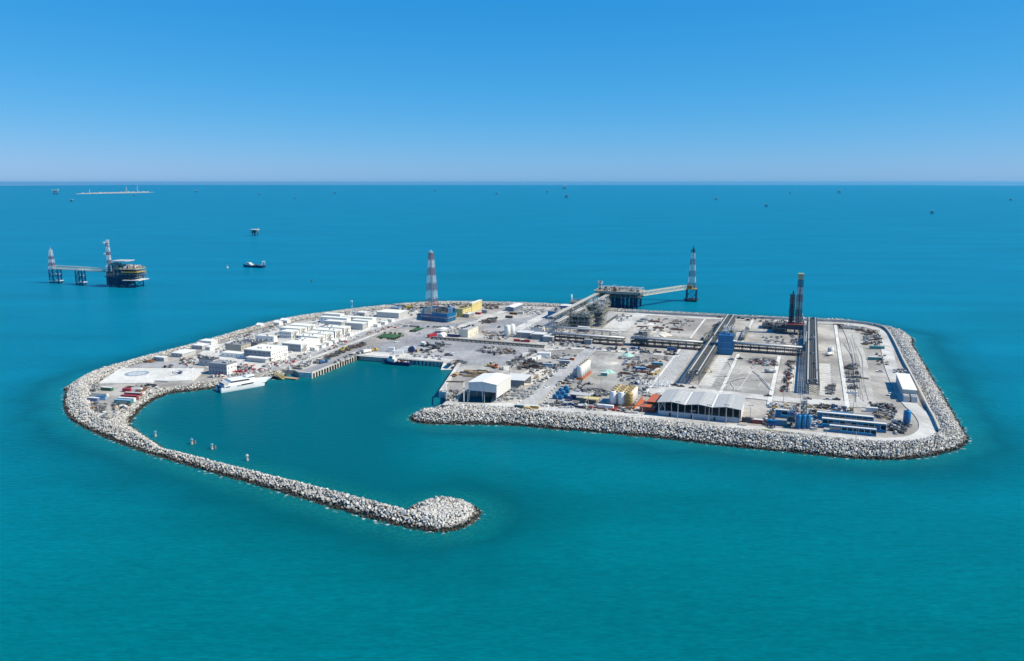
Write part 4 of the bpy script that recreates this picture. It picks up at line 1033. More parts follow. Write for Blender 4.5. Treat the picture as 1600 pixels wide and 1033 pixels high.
tf = thing('flare_tower', 'leftmost red and white flare tower on its own jacket in the sea', 'flare tower', pf, rot=rt)
jacket(tf, -3, 11, -4, 4, 21, NAVY, levels=2, leg=.8, br=.5)
MB().box(-4, 13, -5, 5, 3, 4).box(0, 10, -4, 4, 13, 13.6).build('landing', OFFW, tf)
lattice(tf, 21, 50, 7.5, 3, 12, [TW, RW, TW, RW, TW, OFFW], leg=.34, br=.22); MB().cyl((0, 0, 50), (0, 0, 54), .5, n=8).build('flare_tip', LGREY, tf)
pj = at(126, 444.5, 0)
tj = thing('support_jacket', 'steel support jacket halfway under the cream bridge on the left', 'jacket', pj, rot=rt)
jacket(tj, -4, 6, -4, 4, 21, NAVY, levels=2, leg=.8, br=.5); MB().box(-5, 8, -5, 5, 3, 4).box(-2, 5, -4, 4, 13, 13.6).build('landing', OFFW, tj)
up = Vector((0, 0, 21.5)); m1 = pj + up
truss_bridge('cream truss bridge span from the leftmost flare tower to the support jacket', pf + up, m1 - d_ * .4, 4, 5, CRB, 12)
truss_bridge('cream truss bridge span from the support jacket to the left platform', m1 + d_ * .4, p + up - d_ * 50 + Vector((0, 6, 0)), 4, 5, CRB, 12)

# ---- drilling derrick
p = at(1254, 524); wu = abs(along(p, AX, 1228))
t = thing('drilling_rig', 'dark drilling rig with a tall red and white mast near the far sea wall', 'drilling rig', p)
DB = paint('rig_blue', (0.015, 0.05, 0.085), .55, .3)
jacket(t, -wu, 0, 0, 14, 8, DB, z0=0, levels=1, leg=.5, br=.35, nx=3)
MB().box(-wu, 0, 0, 14, 5, 9.5).build('substructure', DB, t); MB().box(-wu - .5, .5, -.5, 14.5, 9.5, 10.2).build('drill_floor', OXIDE, t)
lattice(t, 10.2, 58, 6.4, 4.4, 20, [PROCL, PROC, PROCL, RW, LGREY, paint('mast_blue', (0.05, 0.06, 0.15), .6, .2), GOLD], cx=-5, cy=7, leg=.55, br=.34)
MB().cbox(-5, 7, 58, 5, 4.4, 1.4).build('crown_block', PALEYEL, t)
MB().cyl((-5, 7, 12), (-5, 7, 44), .5, n=8).build('travelling_block', BLACK, t)
MB().cbox(-5, 7.6, 10.2, 1.5, 1.3, 38).cbox(-6.4, 7, 10.2, .8, 3.2, 16).build('mast_core', DGREY, t)
MB().cbox(-11.4, 7, 10.2, 2.4, 2.2, 27).build('stand_core', DB, t)
lattice(t, 10.2, 38, 4.4, 3.8, 9, [DB, DB, DGREY], cx=-11.4, cy=7, leg=.8, br=.55)
MB().cbox(-12, 7, 38, 5, 3.5, .5).cbox(-12, 7, 32, 5.4, 4, .4).cbox(-12, 7, 22, 5, 4, .4).cyl((-11, 7, 38), (-11, 7, 42), .7, n=8).build('racking_board', DGREY, t)
MB().add([(-.5, 5, 10), (1.5, 5, 10), (1.5, 9, 10), (-.5, 9, 10), (-3, 5, 22), (-2.2, 5, 22), (-2.2, 9, 22), (-3, 9, 22)], [(0, 1, 5, 4), (1, 2, 6, 5), (2, 3, 7, 6), (3, 0, 4, 7), (4, 5, 6, 7)]).build('mast_brace', STEEL, t)
for i, (N_, l_, wv, lv, lh, lab) in enumerate([((1228, 521), 1206, 26, 1, 5, 'dark rig module of pumps left of the drilling derrick'), ((1210, 515), 1190, 20, 1, 3.6, 'dark low rig module with rails at the far left of the derrick')]):
    module(lab, N_, l_, wv, lv, lh, seed=51 + i, mats=[DB, DGREY, OXIDE, MGREY, BLACK], rail=OXIDE, dens=1.3, decks=DGREY)
# ================================================================== small makers
rs = random.Random(11)
U = rs.uniform
DRAB = [DGREY, MGREY, RUST, PROC, LGREY, BLACK]
def mk_skid(cols=None):
    c = cols or DRAB; L_, w = U(2.5, 5), U(1.6, 2.6); a, b, d = MB(), MB(), MB()
    a.cbox(0, 0, 0, L_, w, .3)
    for x in (-L_ / 2, L_ / 2):
        for y in (-w / 2, w / 2): a.cbox(x, y, 0, .14, .14, U(1.2, 2.0))
    b.cbox(U(-.6, .6), 0, .3, L_ * U(.3, .5), w * .7, U(.7, 1.6)); d.cyl((-L_ * .4, U(-.3, .3), .8), (L_ * .1, 0, .8), U(.3, .5), n=8); d.cbox(L_ * .3, .2, .3, L_ * .25, w * .5, U(.6, 1.4))
    return join('equipment_skid', [(a, rs.choice(c)), (b, rs.choice(c)), (d, rs.choice(c + [STEEL]))])
def mk_pipes(cols=None):
    L_ = U(5, 11); n = rs.randint(4, 8); mb, s = MB(), MB(); r = U(.14, .28)
    for i in range(n):
        for k in range(rs.randint(1, 3)): mb.cyl((-L_ / 2 + U(-.4, .4), (i - n / 2) * r * 2.1, .3 + r + k * r * 1.9), (L_ / 2 + U(-.4, .4), (i - n / 2) * r * 2.1, .3 + r + k * r * 1.9), r, n=6)
    for x in (-L_ * .3, L_ * .3): s.cbox(x, 0, 0, .25, n * r * 2.2, .3)
    return join('pipe_stack', [(mb, rs.choice(cols or [RUST, DGREY, MGREY, LGREY])), (s, TIMBER)])
def mk_crates(cols=None):
    a, b = MB(), MB()
    for i in range(rs.randint(3, 6)): (a if rs.random() < .6 else b).cbox(U(-1.6, 1.6), U(-1, 1), 0, U(.8, 1.8), U(.8, 1.5), U(.5, 1.6))
    c = cols or [TIMBER, LGREY, OFFW, MGREY, DGREY]; return join('crate_stack', [(a, rs.choice(c)), (b, rs.choice(c))])
def mk_basket(cols=None):
    L_, w, h = U(4, 7), 2.0, U(.9, 1.5); a, b = MB(), MB(); c = rs.choice(cols or [DGREY, MIDBLUE, RUST, OXIDE])
    a.box(-L_ / 2, L_ / 2, -w / 2, -w / 2 + .12, 0, h).box(-L_ / 2, L_ / 2, w / 2 - .12, w / 2, 0, h).box(-L_ / 2, -L_ / 2 + .12, -w / 2, w / 2, 0, h).box(L_ / 2 - .12, L_ / 2, -w / 2, w / 2, 0, h).box(-L_ / 2, L_ / 2, -w / 2, w / 2, 0, .15)
    b.cbox(U(-1, 1), 0, .15, L_ * .4, w * .7, h * .7); return join('cargo_basket', [(a, c), (b, rs.choice(DRAB))])
def mk_frame(cols=None):
    L_, w, h = U(3, 6), U(1.8, 2.6), U(1.4, 2.4); a = MB()
    for x in (-L_ / 2, 0, L_ / 2):
        for y in (-w / 2, w / 2): a.cbox(x, y, 0, .16, .16, h)
    for z in (.1, h - .15):
        for y in (-w / 2, w / 2): a.box(-L_ / 2, L_ / 2, y - .09, y + .09, z, z + .18)
        for x in (-L_ / 2, 0, L_ / 2): a.box(x - .09, x + .09, -w / 2, w / 2, z, z + .18)
    b = MB().cyl((-L_ / 2, 0, h * .5), (L_ / 2, 0, h * .5), .3, n=6); return join('steel_frame', [(a, rs.choice(cols or DRAB)), (b, rs.choice(DRAB))])
def mk_box(cols, L_=None, w=2.44, h=2.6, name='container', rib=True):
    """ribbed steel box with a door end of its own"""
    L_ = L_ or rs.choice((6.06, 6.06, 12.19)); c = rs.choice(cols)
    t = bpy.data.objects.new(name, None); COL.objects.link(t)
    a = MB().box(-L_ / 2, L_ / 2, -w / 2, w / 2, .12, h)
    if rib:
        n = int(L_ / .6)
        for i in range(1, n): a.box(-L_ / 2 + i * L_ / n - .1, -L_ / 2 + i * L_ / n + .1, -w / 2 - .05, w / 2 + .05, .2, h - .1)
    a.build('body', c, t)
    MB().box(L_ / 2, L_ / 2 + .06, -w / 2 + .06, -.04, .2, h - .1).box(L_ / 2, L_ / 2 + .06, .04, w / 2 - .06, .2, h - .1).build('door', c, t)
    MB().box(-L_ / 2 - .04, L_ / 2 + .04, -w / 2 - .06, w / 2 + .06, h, h + .08).build('roof', c if rs.random() < .5 else OFFW, t)
    return t
def mk_reel(cols=None):
    a, b = MB(), MB(); r = U(1.0, 1.6)
    for x in (-.8, .7): a.cyl((x, 0, r), (x + .12, 0, r), r, n=14)
    b.cyl((-.7, 0, r), (.7, 0, r), r * .75, n=14); return join('cable_reel', [(a, rs.choice(cols or [TIMBER, DGREY])), (b, BLACK)])
def mk_heap(mat, r, h, name='sand_heap'):
    n = 16; v = [(0, 0, h)]; f = []
    for k, (q, zz) in enumerate(((.35, .72), (.7, .33), (1.0, 0.0))):
        for i in range(n):
            a = 2 * math.pi * i / n; j = r * q * U(.85, 1.15); v.append((j * math.cos(a), j * math.sin(a), h * zz * U(.85, 1.15)))
    f = [(0, 1 + i, 1 + (i + 1) % n) for i in range(n)] + [(1 + k * n + i, 1 + (k + 1) * n + i, 1 + (k + 1) * n + (i + 1) % n, 1 + k * n + (i + 1) % n) for k in range(2) for i in range(n)]
    return MB().add(v, f).build(name, mat)
def wheel_set(mb, xs_, w, r=.42):
    for x in xs_:
        for s in (-1, 1): mb.cyl((x, s * w / 2 - .12, r), (x, s * w / 2 + .12, r), r, n=10)
def mk_pickup(col):
    t = bpy.data.objects.new('pickup_truck', None); COL.objects.link(t)
    MB().yprism([(-2.6, .45), (2.6, .45), (2.6, .95), (1.3, 1.1), (-.6, 1.1), (-.6, 1.05), (-2.6, 1.05)], -.92, .92).build('body', col, t)
    MB().yprism([(-.8, 1.1), (1.35, 1.1), (.75, 1.72), (-.55, 1.75)], -.86, .86).build('cab', GLASS, t)
    MB().box(-.5, .72, -.8, .8, 1.74, 1.8).build('cab_roof', col, t)
    for x in (-1.65, 1.65):
        for s in (-1, 1): MB().cyl((x, s * .85 - .12, .4), (x, s * .85 + .12, .4), .4, n=10).build('wheel', BLACK, t)
    return t
def mk_truck(cabc, loadc, kind='box'):
    t = bpy.data.objects.new('truck', None); COL.objects.link(t)
    MB().box(-4.2, 4.2, -.5, .5, .6, .95).build('chassis', DGREY, t)
    cb = MB().yprism([(2.5, .7), (4.3, .7), (4.3, 1.7), (4.0, 2.9), (2.5, 2.9)], -1.2, 1.2).build('cab', cabc, t)
    MB().add([(4.33, -1.05, 1.75), (4.33, 1.05, 1.75), (4.07, 1.05, 2.7), (4.07, -1.05, 2.7)], [(0, 1, 2, 3)]).build('windscreen', GLASS, cb)
    if kind == 'tank': MB().cyl((-4.1, 0, 2.0), (2.2, 0, 2.0), 1.15, n=14).cbox(-1, 0, 3.1, 1.2, .8, .3).build('tank', loadc, t, True)
    elif kind == 'flat': MB().box(-4.3, 2.3, -1.25, 1.25, .98, 1.2).cbox(-1.5, 0, 1.2, 4, 1.9, 1.1).build('flatbed', loadc, t)
    else: MB().box(-4.3, 2.3, -1.25, 1.25, 1.0, 3.4).build('cargo_box', loadc, t)
    for x in (-3.3, -2.1, 3.2):
        for s in (-1, 1): MB().cyl((x, s * 1.05 - .15, .5), (x, s * 1.05 + .15, .5), .5, n=10).build('wheel', BLACK, t)
    return t
def mk_digger(col):
    t = bpy.data.objects.new('excavator', None); COL.objects.link(t)
    for s in (-1, 1): MB().cbox(0, s * 1.2, 0, 4.0, .6, .9).build('track', BLACK, t)
    MB().cbox(-.4, 0, .95, 3.6, 2.6, 1.1).cbox(-1.5, 0, 2.05, 1.4, 2.4, .5).build('body', col, t)
    MB().cbox(.7, .7, 2.05, 1.4, 1.0, 1.4).build('cab', GLASS, t)
    MB().bar((1.2, -.3, 1.8), (4.2, -.3, 4.2), .5).bar((4.2, -.3, 4.2), (6.2, -.3, 1.4), .4).cbox(6.2, -.3, .5, 1.0, 1.2, 1.0).build('boom', col, t)
    return t
_first = set()
def place(o, px, label, cat, group=None, rot=0.0, z=DECK, rel=True):
    """first use moves the prototype, later uses copy it"""
    p = px if isinstance(px, Vector) else at(*px, z); r = (ROT + rot) if rel else rot
    nm = cat.replace(' ', '_') if o.type == 'MESH' or o.name.startswith('container') else None
    if o.name not in _first:
        put(o, p, r, label, cat, group)
        if nm: o.name = nm
        _first.add(o.name); return o
    if o.children:
        c = dup(o, p, r, label, group)
    else:
        c = o.copy(); COL.objects.link(c); put(c, p, r, label, cat, group)
        if nm: c.name = nm
    if not group and 'group' in c: del c['group']
    return c
def in_poly(x, y, poly):
    r = False
    for i in range(len(poly)):
        (x0, y0), (x1, y1) = poly[i], poly[(i + 1) % len(poly)]
        if (y0 > y) != (y1 > y) and x < (x1 - x0) * (y - y0) / (y1 - y0) + x0: r = not r
    return r
_used = []
def scatter(poly, n, makers, label, cat, group, gap=3.2, turns=(0, math.pi / 2), jit=.15, variants=4):
    W_ = [at(*q) for q in poly]; P_ = [(q.x, q.y) for q in W_]
    protos = []
    for mk in makers: protos += [mk() for _ in range(variants)]
    x0, x1 = min(q[0] for q in P_), max(q[0] for q in P_); y0, y1 = min(q[1] for q in P_), max(q[1] for q in P_)
    rs.shuffle(protos); k = 0
    for _ in range(n * 30):
        if k >= n: break
        x, y = U(x0, x1), U(y0, y1)
        if not in_poly(x, y, P_) or any(abs(x - a) < gap and abs(y - b) < gap for a, b in _used): continue
        _used.append((x, y)); o = protos[k % len(protos)]
        place(o, Vector((x, y, DECK + .35)) if False else Vector((x, y, DECK + .05)), label, cat, group, rot=rs.choice(turns) + U(-jit, jit)); k += 1
    for o in protos:
        if o.name not in _first:
            for c in list(o.children): bpy.data.objects.remove(c)
            bpy.data.objects.remove(o)

# ================================================================== quays
def wall_run(label, pts, zt=DECK + .5, zb=-3, th=1.3, mat='concrete'):
    P = [at(*q) for q in pts]; o0 = P[0]; t = thing('quay_wall', label, 'quay wall', Vector((o0.x, o0.y, 0)), rot=0)
    for a, b in zip(P, P[1:]):
        d = (b - a).normalized(); n = Vector((-d.y, d.x, 0)); a, b = a - o0, b - o0
        q = [a - n * .35, b - n * .35, b + n * th, a + n * th]; MB().prism([(v.x, v.y) for v in q], zb, zt).build('coping', MATS[mat], t)
    return P
P = wall_run('pale concrete west quay wall with dark fenders', [(487.3, 583.5), (559.3, 554.6)])
d = (P[1] - P[0]); L_ = d.length; d.normalize(); nrm = Vector((d.y, -d.x, 0))
f0 = None
for i in range(18):
    q = P[0] + d * (L_ * (i + .4) / 18) + nrm * .75; q.z = .2
    if f0 is None: f0 = MB().cbox(0, 0, 0, 1.1, .8, 3.6).cyl((0, -.3, .3), (0, -.3, 3.4), .45, n=8).build('fender', BLACK); put(f0, q, math.atan2(d.y, d.x), 'black rubber fender hanging on the west quay wall', 'fender', 'fenders on the west quay')
    else: o = f0.copy(); COL.objects.link(o); put(o, q, math.atan2(d.y, d.x))
wall_run('end wall of the west quay beside the rocks', [(467.5, 582.3), (487.3, 583.5)])
P = wall_run('long pale coping of the north quay with a dark wall under it', [(559.3, 554.6), (600, 558.1), (693, 566.1)])
fb = None
for i in range(16):
    d = P[2] - P[1]; q = P[1] + d * ((i + .5) / 16); dn = d.normalized(); nr = Vector((dn.y, -dn.x, 0)); q = q + nr * .7; q.z = 0
    if fb is None: fb = MB().cbox(0, 0, 0, .9, .7, 3.8).cyl((0, -.2, .4), (0, -.2, 3.6), .4, n=8).build('fender', DGREY); put(fb, q, math.atan2(dn.y, dn.x), 'dark fender on the north quay wall', 'fender', 'fenders on the north quay')
    else: o = fb.copy(); COL.objects.link(o); put(o, q, math.atan2(dn.y, dn.x))
wall_run('pale coping of the east quay running down to the boat shed', [(716.5, 567), (686, 612.8), (697.3, 613.5), (697.5, 626.5)], th=2.2)
# concrete slipway in the corner of the harbour
A = [at(693, 566), at(716.5, 564.2), at(708, 578, 0), at(688.5, 578, 0)]
mb = MB(); mb.add([(A[0].x, A[0].y, DECK + .1), (A[1].x, A[1].y, DECK + .1), (A[2].x, A[2].y, .15), (A[3].x, A[3].y, .15), (A[0].x, A[0].y, -3), (A[1].x, A[1].y, -3), (A[2].x, A[2].y, -3), (A[3].x, A[3].y, -3)], [(0, 1, 2, 3), (0, 3, 7, 4), (3, 2, 6, 7), (2, 1, 5, 6), (1, 0, 4, 5), (4, 7, 6, 5)])
o = mb.build('slipway', MATS['concrete']); tag(o, 'pale concrete slipway in the inner corner of the harbour', 'slipway')
# pontoon and travel lift gantry beside the boat shed
p = at(699, 613)
g_ = thing('boat_lift', 'pale boat lift frame of posts and a rusty beam left of the boat shed', 'boat lift', at(697.5, 626.5), rot=0)
o0 = g_.location; pts_ = [at(697.8, 626), at(697.8, 612.5), at(725, 627.5), at(725, 613)]
for q in pts_: MB().cbox(q.x - o0.x, q.y - o0.y, 0, .8, .8, 7.5).build('post', OFFW, g_)
for a, b in ((0, 1), (2, 3)):
    u_, v_ = pts_[a] - o0, pts_[b] - o0; MB().bar((u_.x, u_.y, 7), (v_.x, v_.y, 7), .6).build('runway_beam', OFFW, g_)
u_, v_ = pts_[1] - o0, pts_[3] - o0; MB().bar((u_.x, u_.y, 7.6), (v_.x, v_.y, 7.6), .8).build('cross_beam', RUST, g_)
# yellow gangway by the ferry bow
a, b = at(430, 583, 4.4), at(443, 592, 1.0)
t = thing('gangway', 'ochre steel gangway down from the rocks by the ferry bow', 'gangway', a, rot=math.atan2((b - a).y, (b - a).x)); L_ = (Vector((b.x, b.y, 0)) - Vector((a.x, a.y, 0))).length; dz = b.z - a.z
MB().add([(0, -1, 0), (L_, -1, dz), (L_, 1, dz), (0, 1, 0), (0, -1, -.4), (L_, -1, dz - .4), (L_, 1, dz - .4), (0, 1, -.4)], [(0, 1, 2, 3), (7, 6, 5, 4), (0, 4, 5, 1), (1, 5, 6, 2), (2, 6, 7, 3), (3, 7, 4, 0)]).build('walkway', GOLD, t)
for s in (-1, 1): MB().bar((0, s, 1.1), (L_, s, dz + 1.1), .3).bar((0, s, .5), (L_, s, dz + .5), .2).bar((0, s, -.2), (0, s, 1.1), .2).bar((L_ / 2, s, dz / 2), (L_ / 2, s, dz / 2 + 1.1), .2).bar((L_, s, dz), (L_, s, dz + 1.1), .2).build('handrail', PALEYEL, t)
q = at(452, 592, 0)
t = thing('pontoon', 'dark floating pontoon at the foot of the ochre gangway', 'pontoon', q); MB().cbox(0, 0, -.5, 15, 4, 1.3).build('float', DGREY, t); MB().cbox(0, 0, .82, 15.2, 4.2, .18).build('deck', TIMBER, t)

# ================================================================== boats
def hull_mesh(L_, b, h, keel=-1, bow=.3, sheer=1.0, n=14, y0=0, rake=2.5):
    mb = MB(); rings = []
    for i in range(n + 1):
        s = i / n; w = b / 2 * (1 if s < 1 - bow else max(.02, 1 - ((s - (1 - bow)) / bow) ** 2)); zt = h + sheer * max(0, (s - .55) / .45) ** 2; x = L_ * s; xr = rake * max(0, (s - .7) / .3) ** 2
        rings.append([(x, y0 - w * .55, keel), (x + xr * .4, y0 - w * .92, h * .35), (x + xr, y0 - w, zt), (x + xr, y0 + w, zt), (x + xr * .4, y0 + w * .92, h * .35), (x, y0 + w * .55, keel)])
    v = [p_ for r in rings for p_ in r]; f = []
    for i in range(n):
        for k in range(6): f.append((i * 6 + k, i * 6 + (k + 1) % 6, (i + 1) * 6 + (k + 1) % 6, (i + 1) * 6 + k))
    f += [(0, 1, 2, 3, 4, 5), tuple(n * 6 + k for k in (5, 4, 3, 2, 1, 0))]
    return mb.add(v, f)
p0, p1 = at(346, 614.5, 0), at(414, 603, 0); d = (p1 - p0); L_ = d.length; d.normalize(); left = Vector((-d.y, d.x, 0))
t = thing('ferry', 'white catamaran ferry with black window bands moored along the rocks', 'ferry', p0 + left * 5.4, rot=math.atan2(d.y, d.x))
FW = paint('ferry_white', (0.80, 0.80, 0.80), .35, .04)
for s in (-1, 1): hull_mesh(L_, 3.4, 3.4, -1, .3, .2, y0=s * 4.0, rake=1).build('hull', FW, t)
MB().prism([(2.5, -5.75), (L_ - 9, -5.75), (L_ + 1, -4.6), (L_ + 6, 0), (L_ + 1, 4.6), (L_ - 9, 5.75), (2.5, 5.75)], 2.7, 4.7, [(2.5, -5.75), (L_ - 8, -5.75), (L_ + 3, -4.2), (L_ + 8.5, 0), (L_ + 3, 4.2), (L_ - 8, 5.75), (2.5, 5.75)]).build('main_deck', FW, t)
MB().prism([(5, -5.3), (L_ - 8, -5.3), (L_ - 2, -2.5), (L_ - 2, 2.5), (L_ - 8, 5.3), (5, 5.3)], 4.7, 6.2, [(6, -5.1), (L_ - 10, -5.1), (L_ - 6, -2.5), (L_ - 6, 2.5), (L_ - 10, 5.1), (6, 5.1)]).build('main_cabin', FW, t)
MB().prism([(7, -4.9), (L_ - 11, -4.9), (L_ - 9, 0), (L_ - 11, 4.9), (7, 4.9)], 6.2, 7.9, [(8, -4.6), (L_ - 12, -4.6), (L_ - 10, 0), (L_ - 12, 4.6), (8, 4.6)]).build('upper_cabin', FW, t)
for s in (-1, 1):
    MB().add([(7.2, s * 4.95, 6.25), (L_ - 10.2, s * 4.95, 6.3), (L_ - 12.2, s * 4.84, 7.4), (7.6, s * 4.84, 7.4)], [(0, 1, 2, 3)]).build('window_band', BLACK, t)
    MB().add([(L_ * .46, s * 5.82, 3.3), (L_ - 9.3, s * 5.82, 3.5), (L_ - 8.3, s * 5.82, 4.5), (L_ * .46, s * 5.82, 4.3)], [(0, 1, 2, 3)]).build('window_band', BLACK, t)
    for k in range(3): MB().box(L_ * .36 + k * 1.4, L_ * .36 + k * 1.4 + .9, s * 5.8 - .02, s * 5.8 + .02, 3.0, 4.1).build('hull_marking', MGREY, t)
    MB().box(3.2, 6.6, s * 5.78 - .03, s * 5.78 + .03, 3.5, 4.2).build('stern_port', BLACK, t)
w_ = MB().prism([(L_ - 13, -3.2), (L_ - 6.5, -2.6), (L_ - 5.5, 0), (L_ - 6.5, 2.6), (L_ - 13, 3.2)], 6.0, 8.9).build('wheelhouse', FW, t)
MB().prism([(L_ - 12.5, -3.24), (L_ - 6.4, -2.66), (L_ - 5.4, 0), (L_ - 6.4, 2.66), (L_ - 12.5, 3.24)], 7.5, 8.25).build('window', BLACK, w_)
MB().bar((L_ - 11, 0, 8.9), (L_ - 11.6, 0, 11.7), .3).cbox(L_ - 11.3, 0, 10.4, .3, 3, .2).build('mast', FW, t)
MB().box(.5, 5, -5, 5, 2.2, 3.1).box(.2, .4, -5, 5, 2.2, 4.4).build('stern_platform', NAVY, t)
MB().box(2.5, 6.6, -4.8, -4.2, 4.7, 6.2).box(2.5, 6.6, 4.2, 4.8, 4.7, 6.2).box(2.5, 8, -4.8, 4.8, 6.2, 6.35).build('aft_canopy', LGREY, t)

def workboat(label, px, L_, rot, b, hullm, h, name='supply_boat', frame=False):
    t = thing(name, label, 'boat', px, rot=rot)
    hull_mesh(L_, b, h, -1, .3, 1.6, rake=1.6).build('hull', hullm, t)
    MB().prism([(.6, -b / 2 + .4), (L_ * .62, -b / 2 + .4), (L_ * .62, b / 2 - .4), (.6, b / 2 - .4)], h - .1, h + .06).build('work_deck', TIMBER if not frame else DGREY, t)
    hs_ = MB().prism([(L_ * .58, -b / 2 + .6), (L_ * .86, -b / 2 + 1), (L_ * .9, 0), (L_ * .86, b / 2 - 1), (L_ * .58, b / 2 - .6)], h, h + 2.6).prism([(L_ * .66, -b / 2 + 1), (L_ * .8, -b / 2 + 1.4), (L_ * .82, 0), (L_ * .8, b / 2 - 1.4), (L_ * .66, b / 2 - 1)], h + 2.6, h + 4.9).build('wheelhouse', OFFW, t)
    MB().prism([(L_ * .67, -b / 2 + .97), (L_ * .802, -b / 2 + 1.36), (L_ * .824, 0), (L_ * .802, b / 2 - 1.36), (L_ * .67, b / 2 - .97)], h + 3.4, h + 4.2).build('window', GLASS, hs_)
    MB().cyl((L_ * .68, 0, h + 4.9), (L_ * .68, 0, h + 9), .2, n=6).cbox(L_ * .68, 0, h + 7.6, .3, 2.4, .2).build('mast', DGREY, t)
    for i, (x, y) in enumerate(((.2, .8), (.35, -.9), (.48, .5), (.14, -.8))): MB().cbox(L_ * x, y, h + .06, L_ * .08, 1.3, U(.8, 1.6)).build('deck_cargo', [OFFW, OXIDE, LGREY, MGREY][i], t)
    MB().box(0, .3, -b / 2 + .3, b / 2 - .3, h, h + 1.1).box(0, L_ * .55, -b / 2 + .05, -b / 2 + .25, h, h + .9).box(0, L_ * .55, b / 2 - .25, b / 2 - .05, h, h + .9).build('bulwark', hullm, t)
    if frame:
        MB().bar((1.5, -b / 2 + .6, h), (.2, -b / 2 + .8, h + 8), .6).bar((1.5, b / 2 - .6, h), (.2, b / 2 - .8, h + 8), .6).bar((.2, -b / 2 + .8, h + 8), (.2, b / 2 - .8, h + 8), .6).build('stern_frame', WHITE, t)
    return t
a, b = at(642, 571.3, 0), at(602, 567.8, 0)
workboat('navy blue supply boat with a white wheelhouse moored at the north quay', a, (b - a).length, math.atan2((b - a).y, (b - a).x), 6.4, NAVY, 2.2)
a, b = at(412.5, 418.5, 0), at(381, 417, 0)
workboat('dark blue workboat with white stern frame alone on the open sea', a, (b - a).length, math.atan2((b - a).y, (b - a).x), 9, NAVY, 3.4, 'workboat', True)
# mooring piles
for (x, y), lab, s in (((243, 682), 'leftmost grey mooring pile behind the breakwater', 1), ((300, 694), 'left one of the two clustered mooring piles in the harbour mouth', 2), ((331.5, 702), 'right one of the two clustered mooring piles in the harbour mouth', 2), ((386.5, 719.5), 'lone mooring pile nearest the breakwater head', 1)):
    t = thing('mooring_pile', lab, 'mooring pile', at(x, y, 0), rot=0)
    for k in range(s): MB().cyl((k * 1.7, k * .4, -4), (k * 1.7, k * .4, 2.4 - k * .3), .5, n=10).build('pile', DGREY if k else MGREY, t, True)
    MB().cbox(0, 0, 2.4, 1.2, 1.2, .7).cyl((0, 0, 3.1), (0, 0, 3.6), .3, n=8).build('pile_cap', SKYBLUE if x < 340 else OFFW, t)
    MB().cyl((0, 0, -.6), (0, 0, .7), .75, n=10).build('float_collar', LGREY, t)
for (x, y), c, lab in (((355.3, 418.5), OFFW, 'small pale buoy left of the workboat'), ((488, 439.5), GREEN, 'small green buoy on the sea right of the workboat')):
    t = thing('buoy', lab, 'buoy', at(x, y, 0), rot=0); MB().lathe([(1.2, -.6), (2.2, .2), (2.0, 1.2), (.7, 1.6)], n=12).build('float', c, t, True); MB().cyl((0, 0, 1.6), (0, 0, 4.2), .3, n=8).cbox(0, 0, 3.4, 1, 1, 1).build('light_post', c, t)

# ================================================================== helipad
HP = [(189, 577), (318.5, 577.8), (314, 585), (301, 596), (262, 597.5), (241, 596.5), (237, 600), (154, 601.5)]
q = at(236, 588); Pq = [at(*h, DECK) - q for h in HP]
t = thing('helipad', 'broad white helipad slab with a grey circle at the west tip', 'helipad', q, rot=0)
mb = MB(); tri = geometry.tessellate_polygon([[Vector((v.x, v.y, 0)) for v in Pq]]); n = len(Pq); zt = 1.1
mb.add([(v.x, v.y, zt) for v in Pq], tri); mb.add([(v.x, v.y, zt) for v in Pq] + [(v.x, v.y, -.2) for v in Pq], [(i, (i + 1) % n, n + (i + 1) % n, n + i) for i in range(n)])
mb.build('slab', MATS['pad_white'], t)
HG = paint('pad_grey', (0.235, 0.30, 0.36), .8, .2)
c = at(214, 585.8) - q
def disc(r0, r1, z, cx, cy, n=48):
    return MB().add([(cx + r * math.cos(6.28319 * i / n), cy + r * math.sin(6.28319 * i / n), z) for r in (r0, r1) for i in range(n)], [(i, (i + 1) % n, n + (i + 1) % n, n + i) for i in range(n)])
disc(0.01, 8.8, zt + .02, c.x, c.y).build('landing_circle', HG, t)
disc(2.0, 6.6, zt + .03, c.x, c.y).build('inner_field', paint('pad_pale', (0.40, 0.45, 0.49), .8, .15), t)
disc(4.9, 5.5, zt + .04, c.x, c.y).build('inner_ring', OFFW, t)
MB().box(c.x - 2.3, c.x - 1.5, c.y - 3.4, c.y + 3.4, zt + .035, zt + .05).box(c.x + 1.5, c.x + 2.3, c.y - 3.4, c.y + 3.4, zt + .035, zt + .05).box(c.x - 1.5, c.x + 1.5, c.y - .5, c.y + .5, zt + .035, zt + .05).build('letter_h', OFFW, t)
c2 = at(281.5, 585) - q; disc(8.2, 8.7, zt + .02, c2.x, c2.y).build('faint_ring', LGREY, t)
h_ = at(281.5, 584.5, DECK + zt); t = thing('helicopter', 'small dark helicopter parked on the right end of the white helipad', 'helicopter', h_, rot=R(62))
MB().lathe([(.15, -2.2), (.8, -1.2), (1.0, 0), (.8, 1.2), (.2, 2.4)], n=12).build('cabin', NAVY, t, True).rotation_euler = (0, R(90), 0)
t.children[0].location = (0, 0, 1.3)
MB().cyl((-1.2, 0, 1.6), (-6.5, 0, 2.0), .4, .16, n=8).cbox(-6.5, 0, 1.8, .7, .1, 1.6).build('tail_boom', NAVY, t)
MB().cyl((0, 0, 2.1), (0, 0, 3.0), .18, n=8).box(-5.6, 5.6, -.16, .16, 2.95, 3.02).box(-.16, .16, -5.6, 5.6, 3.03, 3.1).build('rotor', DGREY, t)
for s in (-1, 1): MB().cyl((-1.6, s * .95, .1), (1.8, s * .95, .1), .07, n=6).bar((-.8, s * .95, .1), (-.6, s * .5, .8), .1).bar((.9, s * .95, .1), (.7, s * .5, .8), .1).build('skid', STEEL, t)

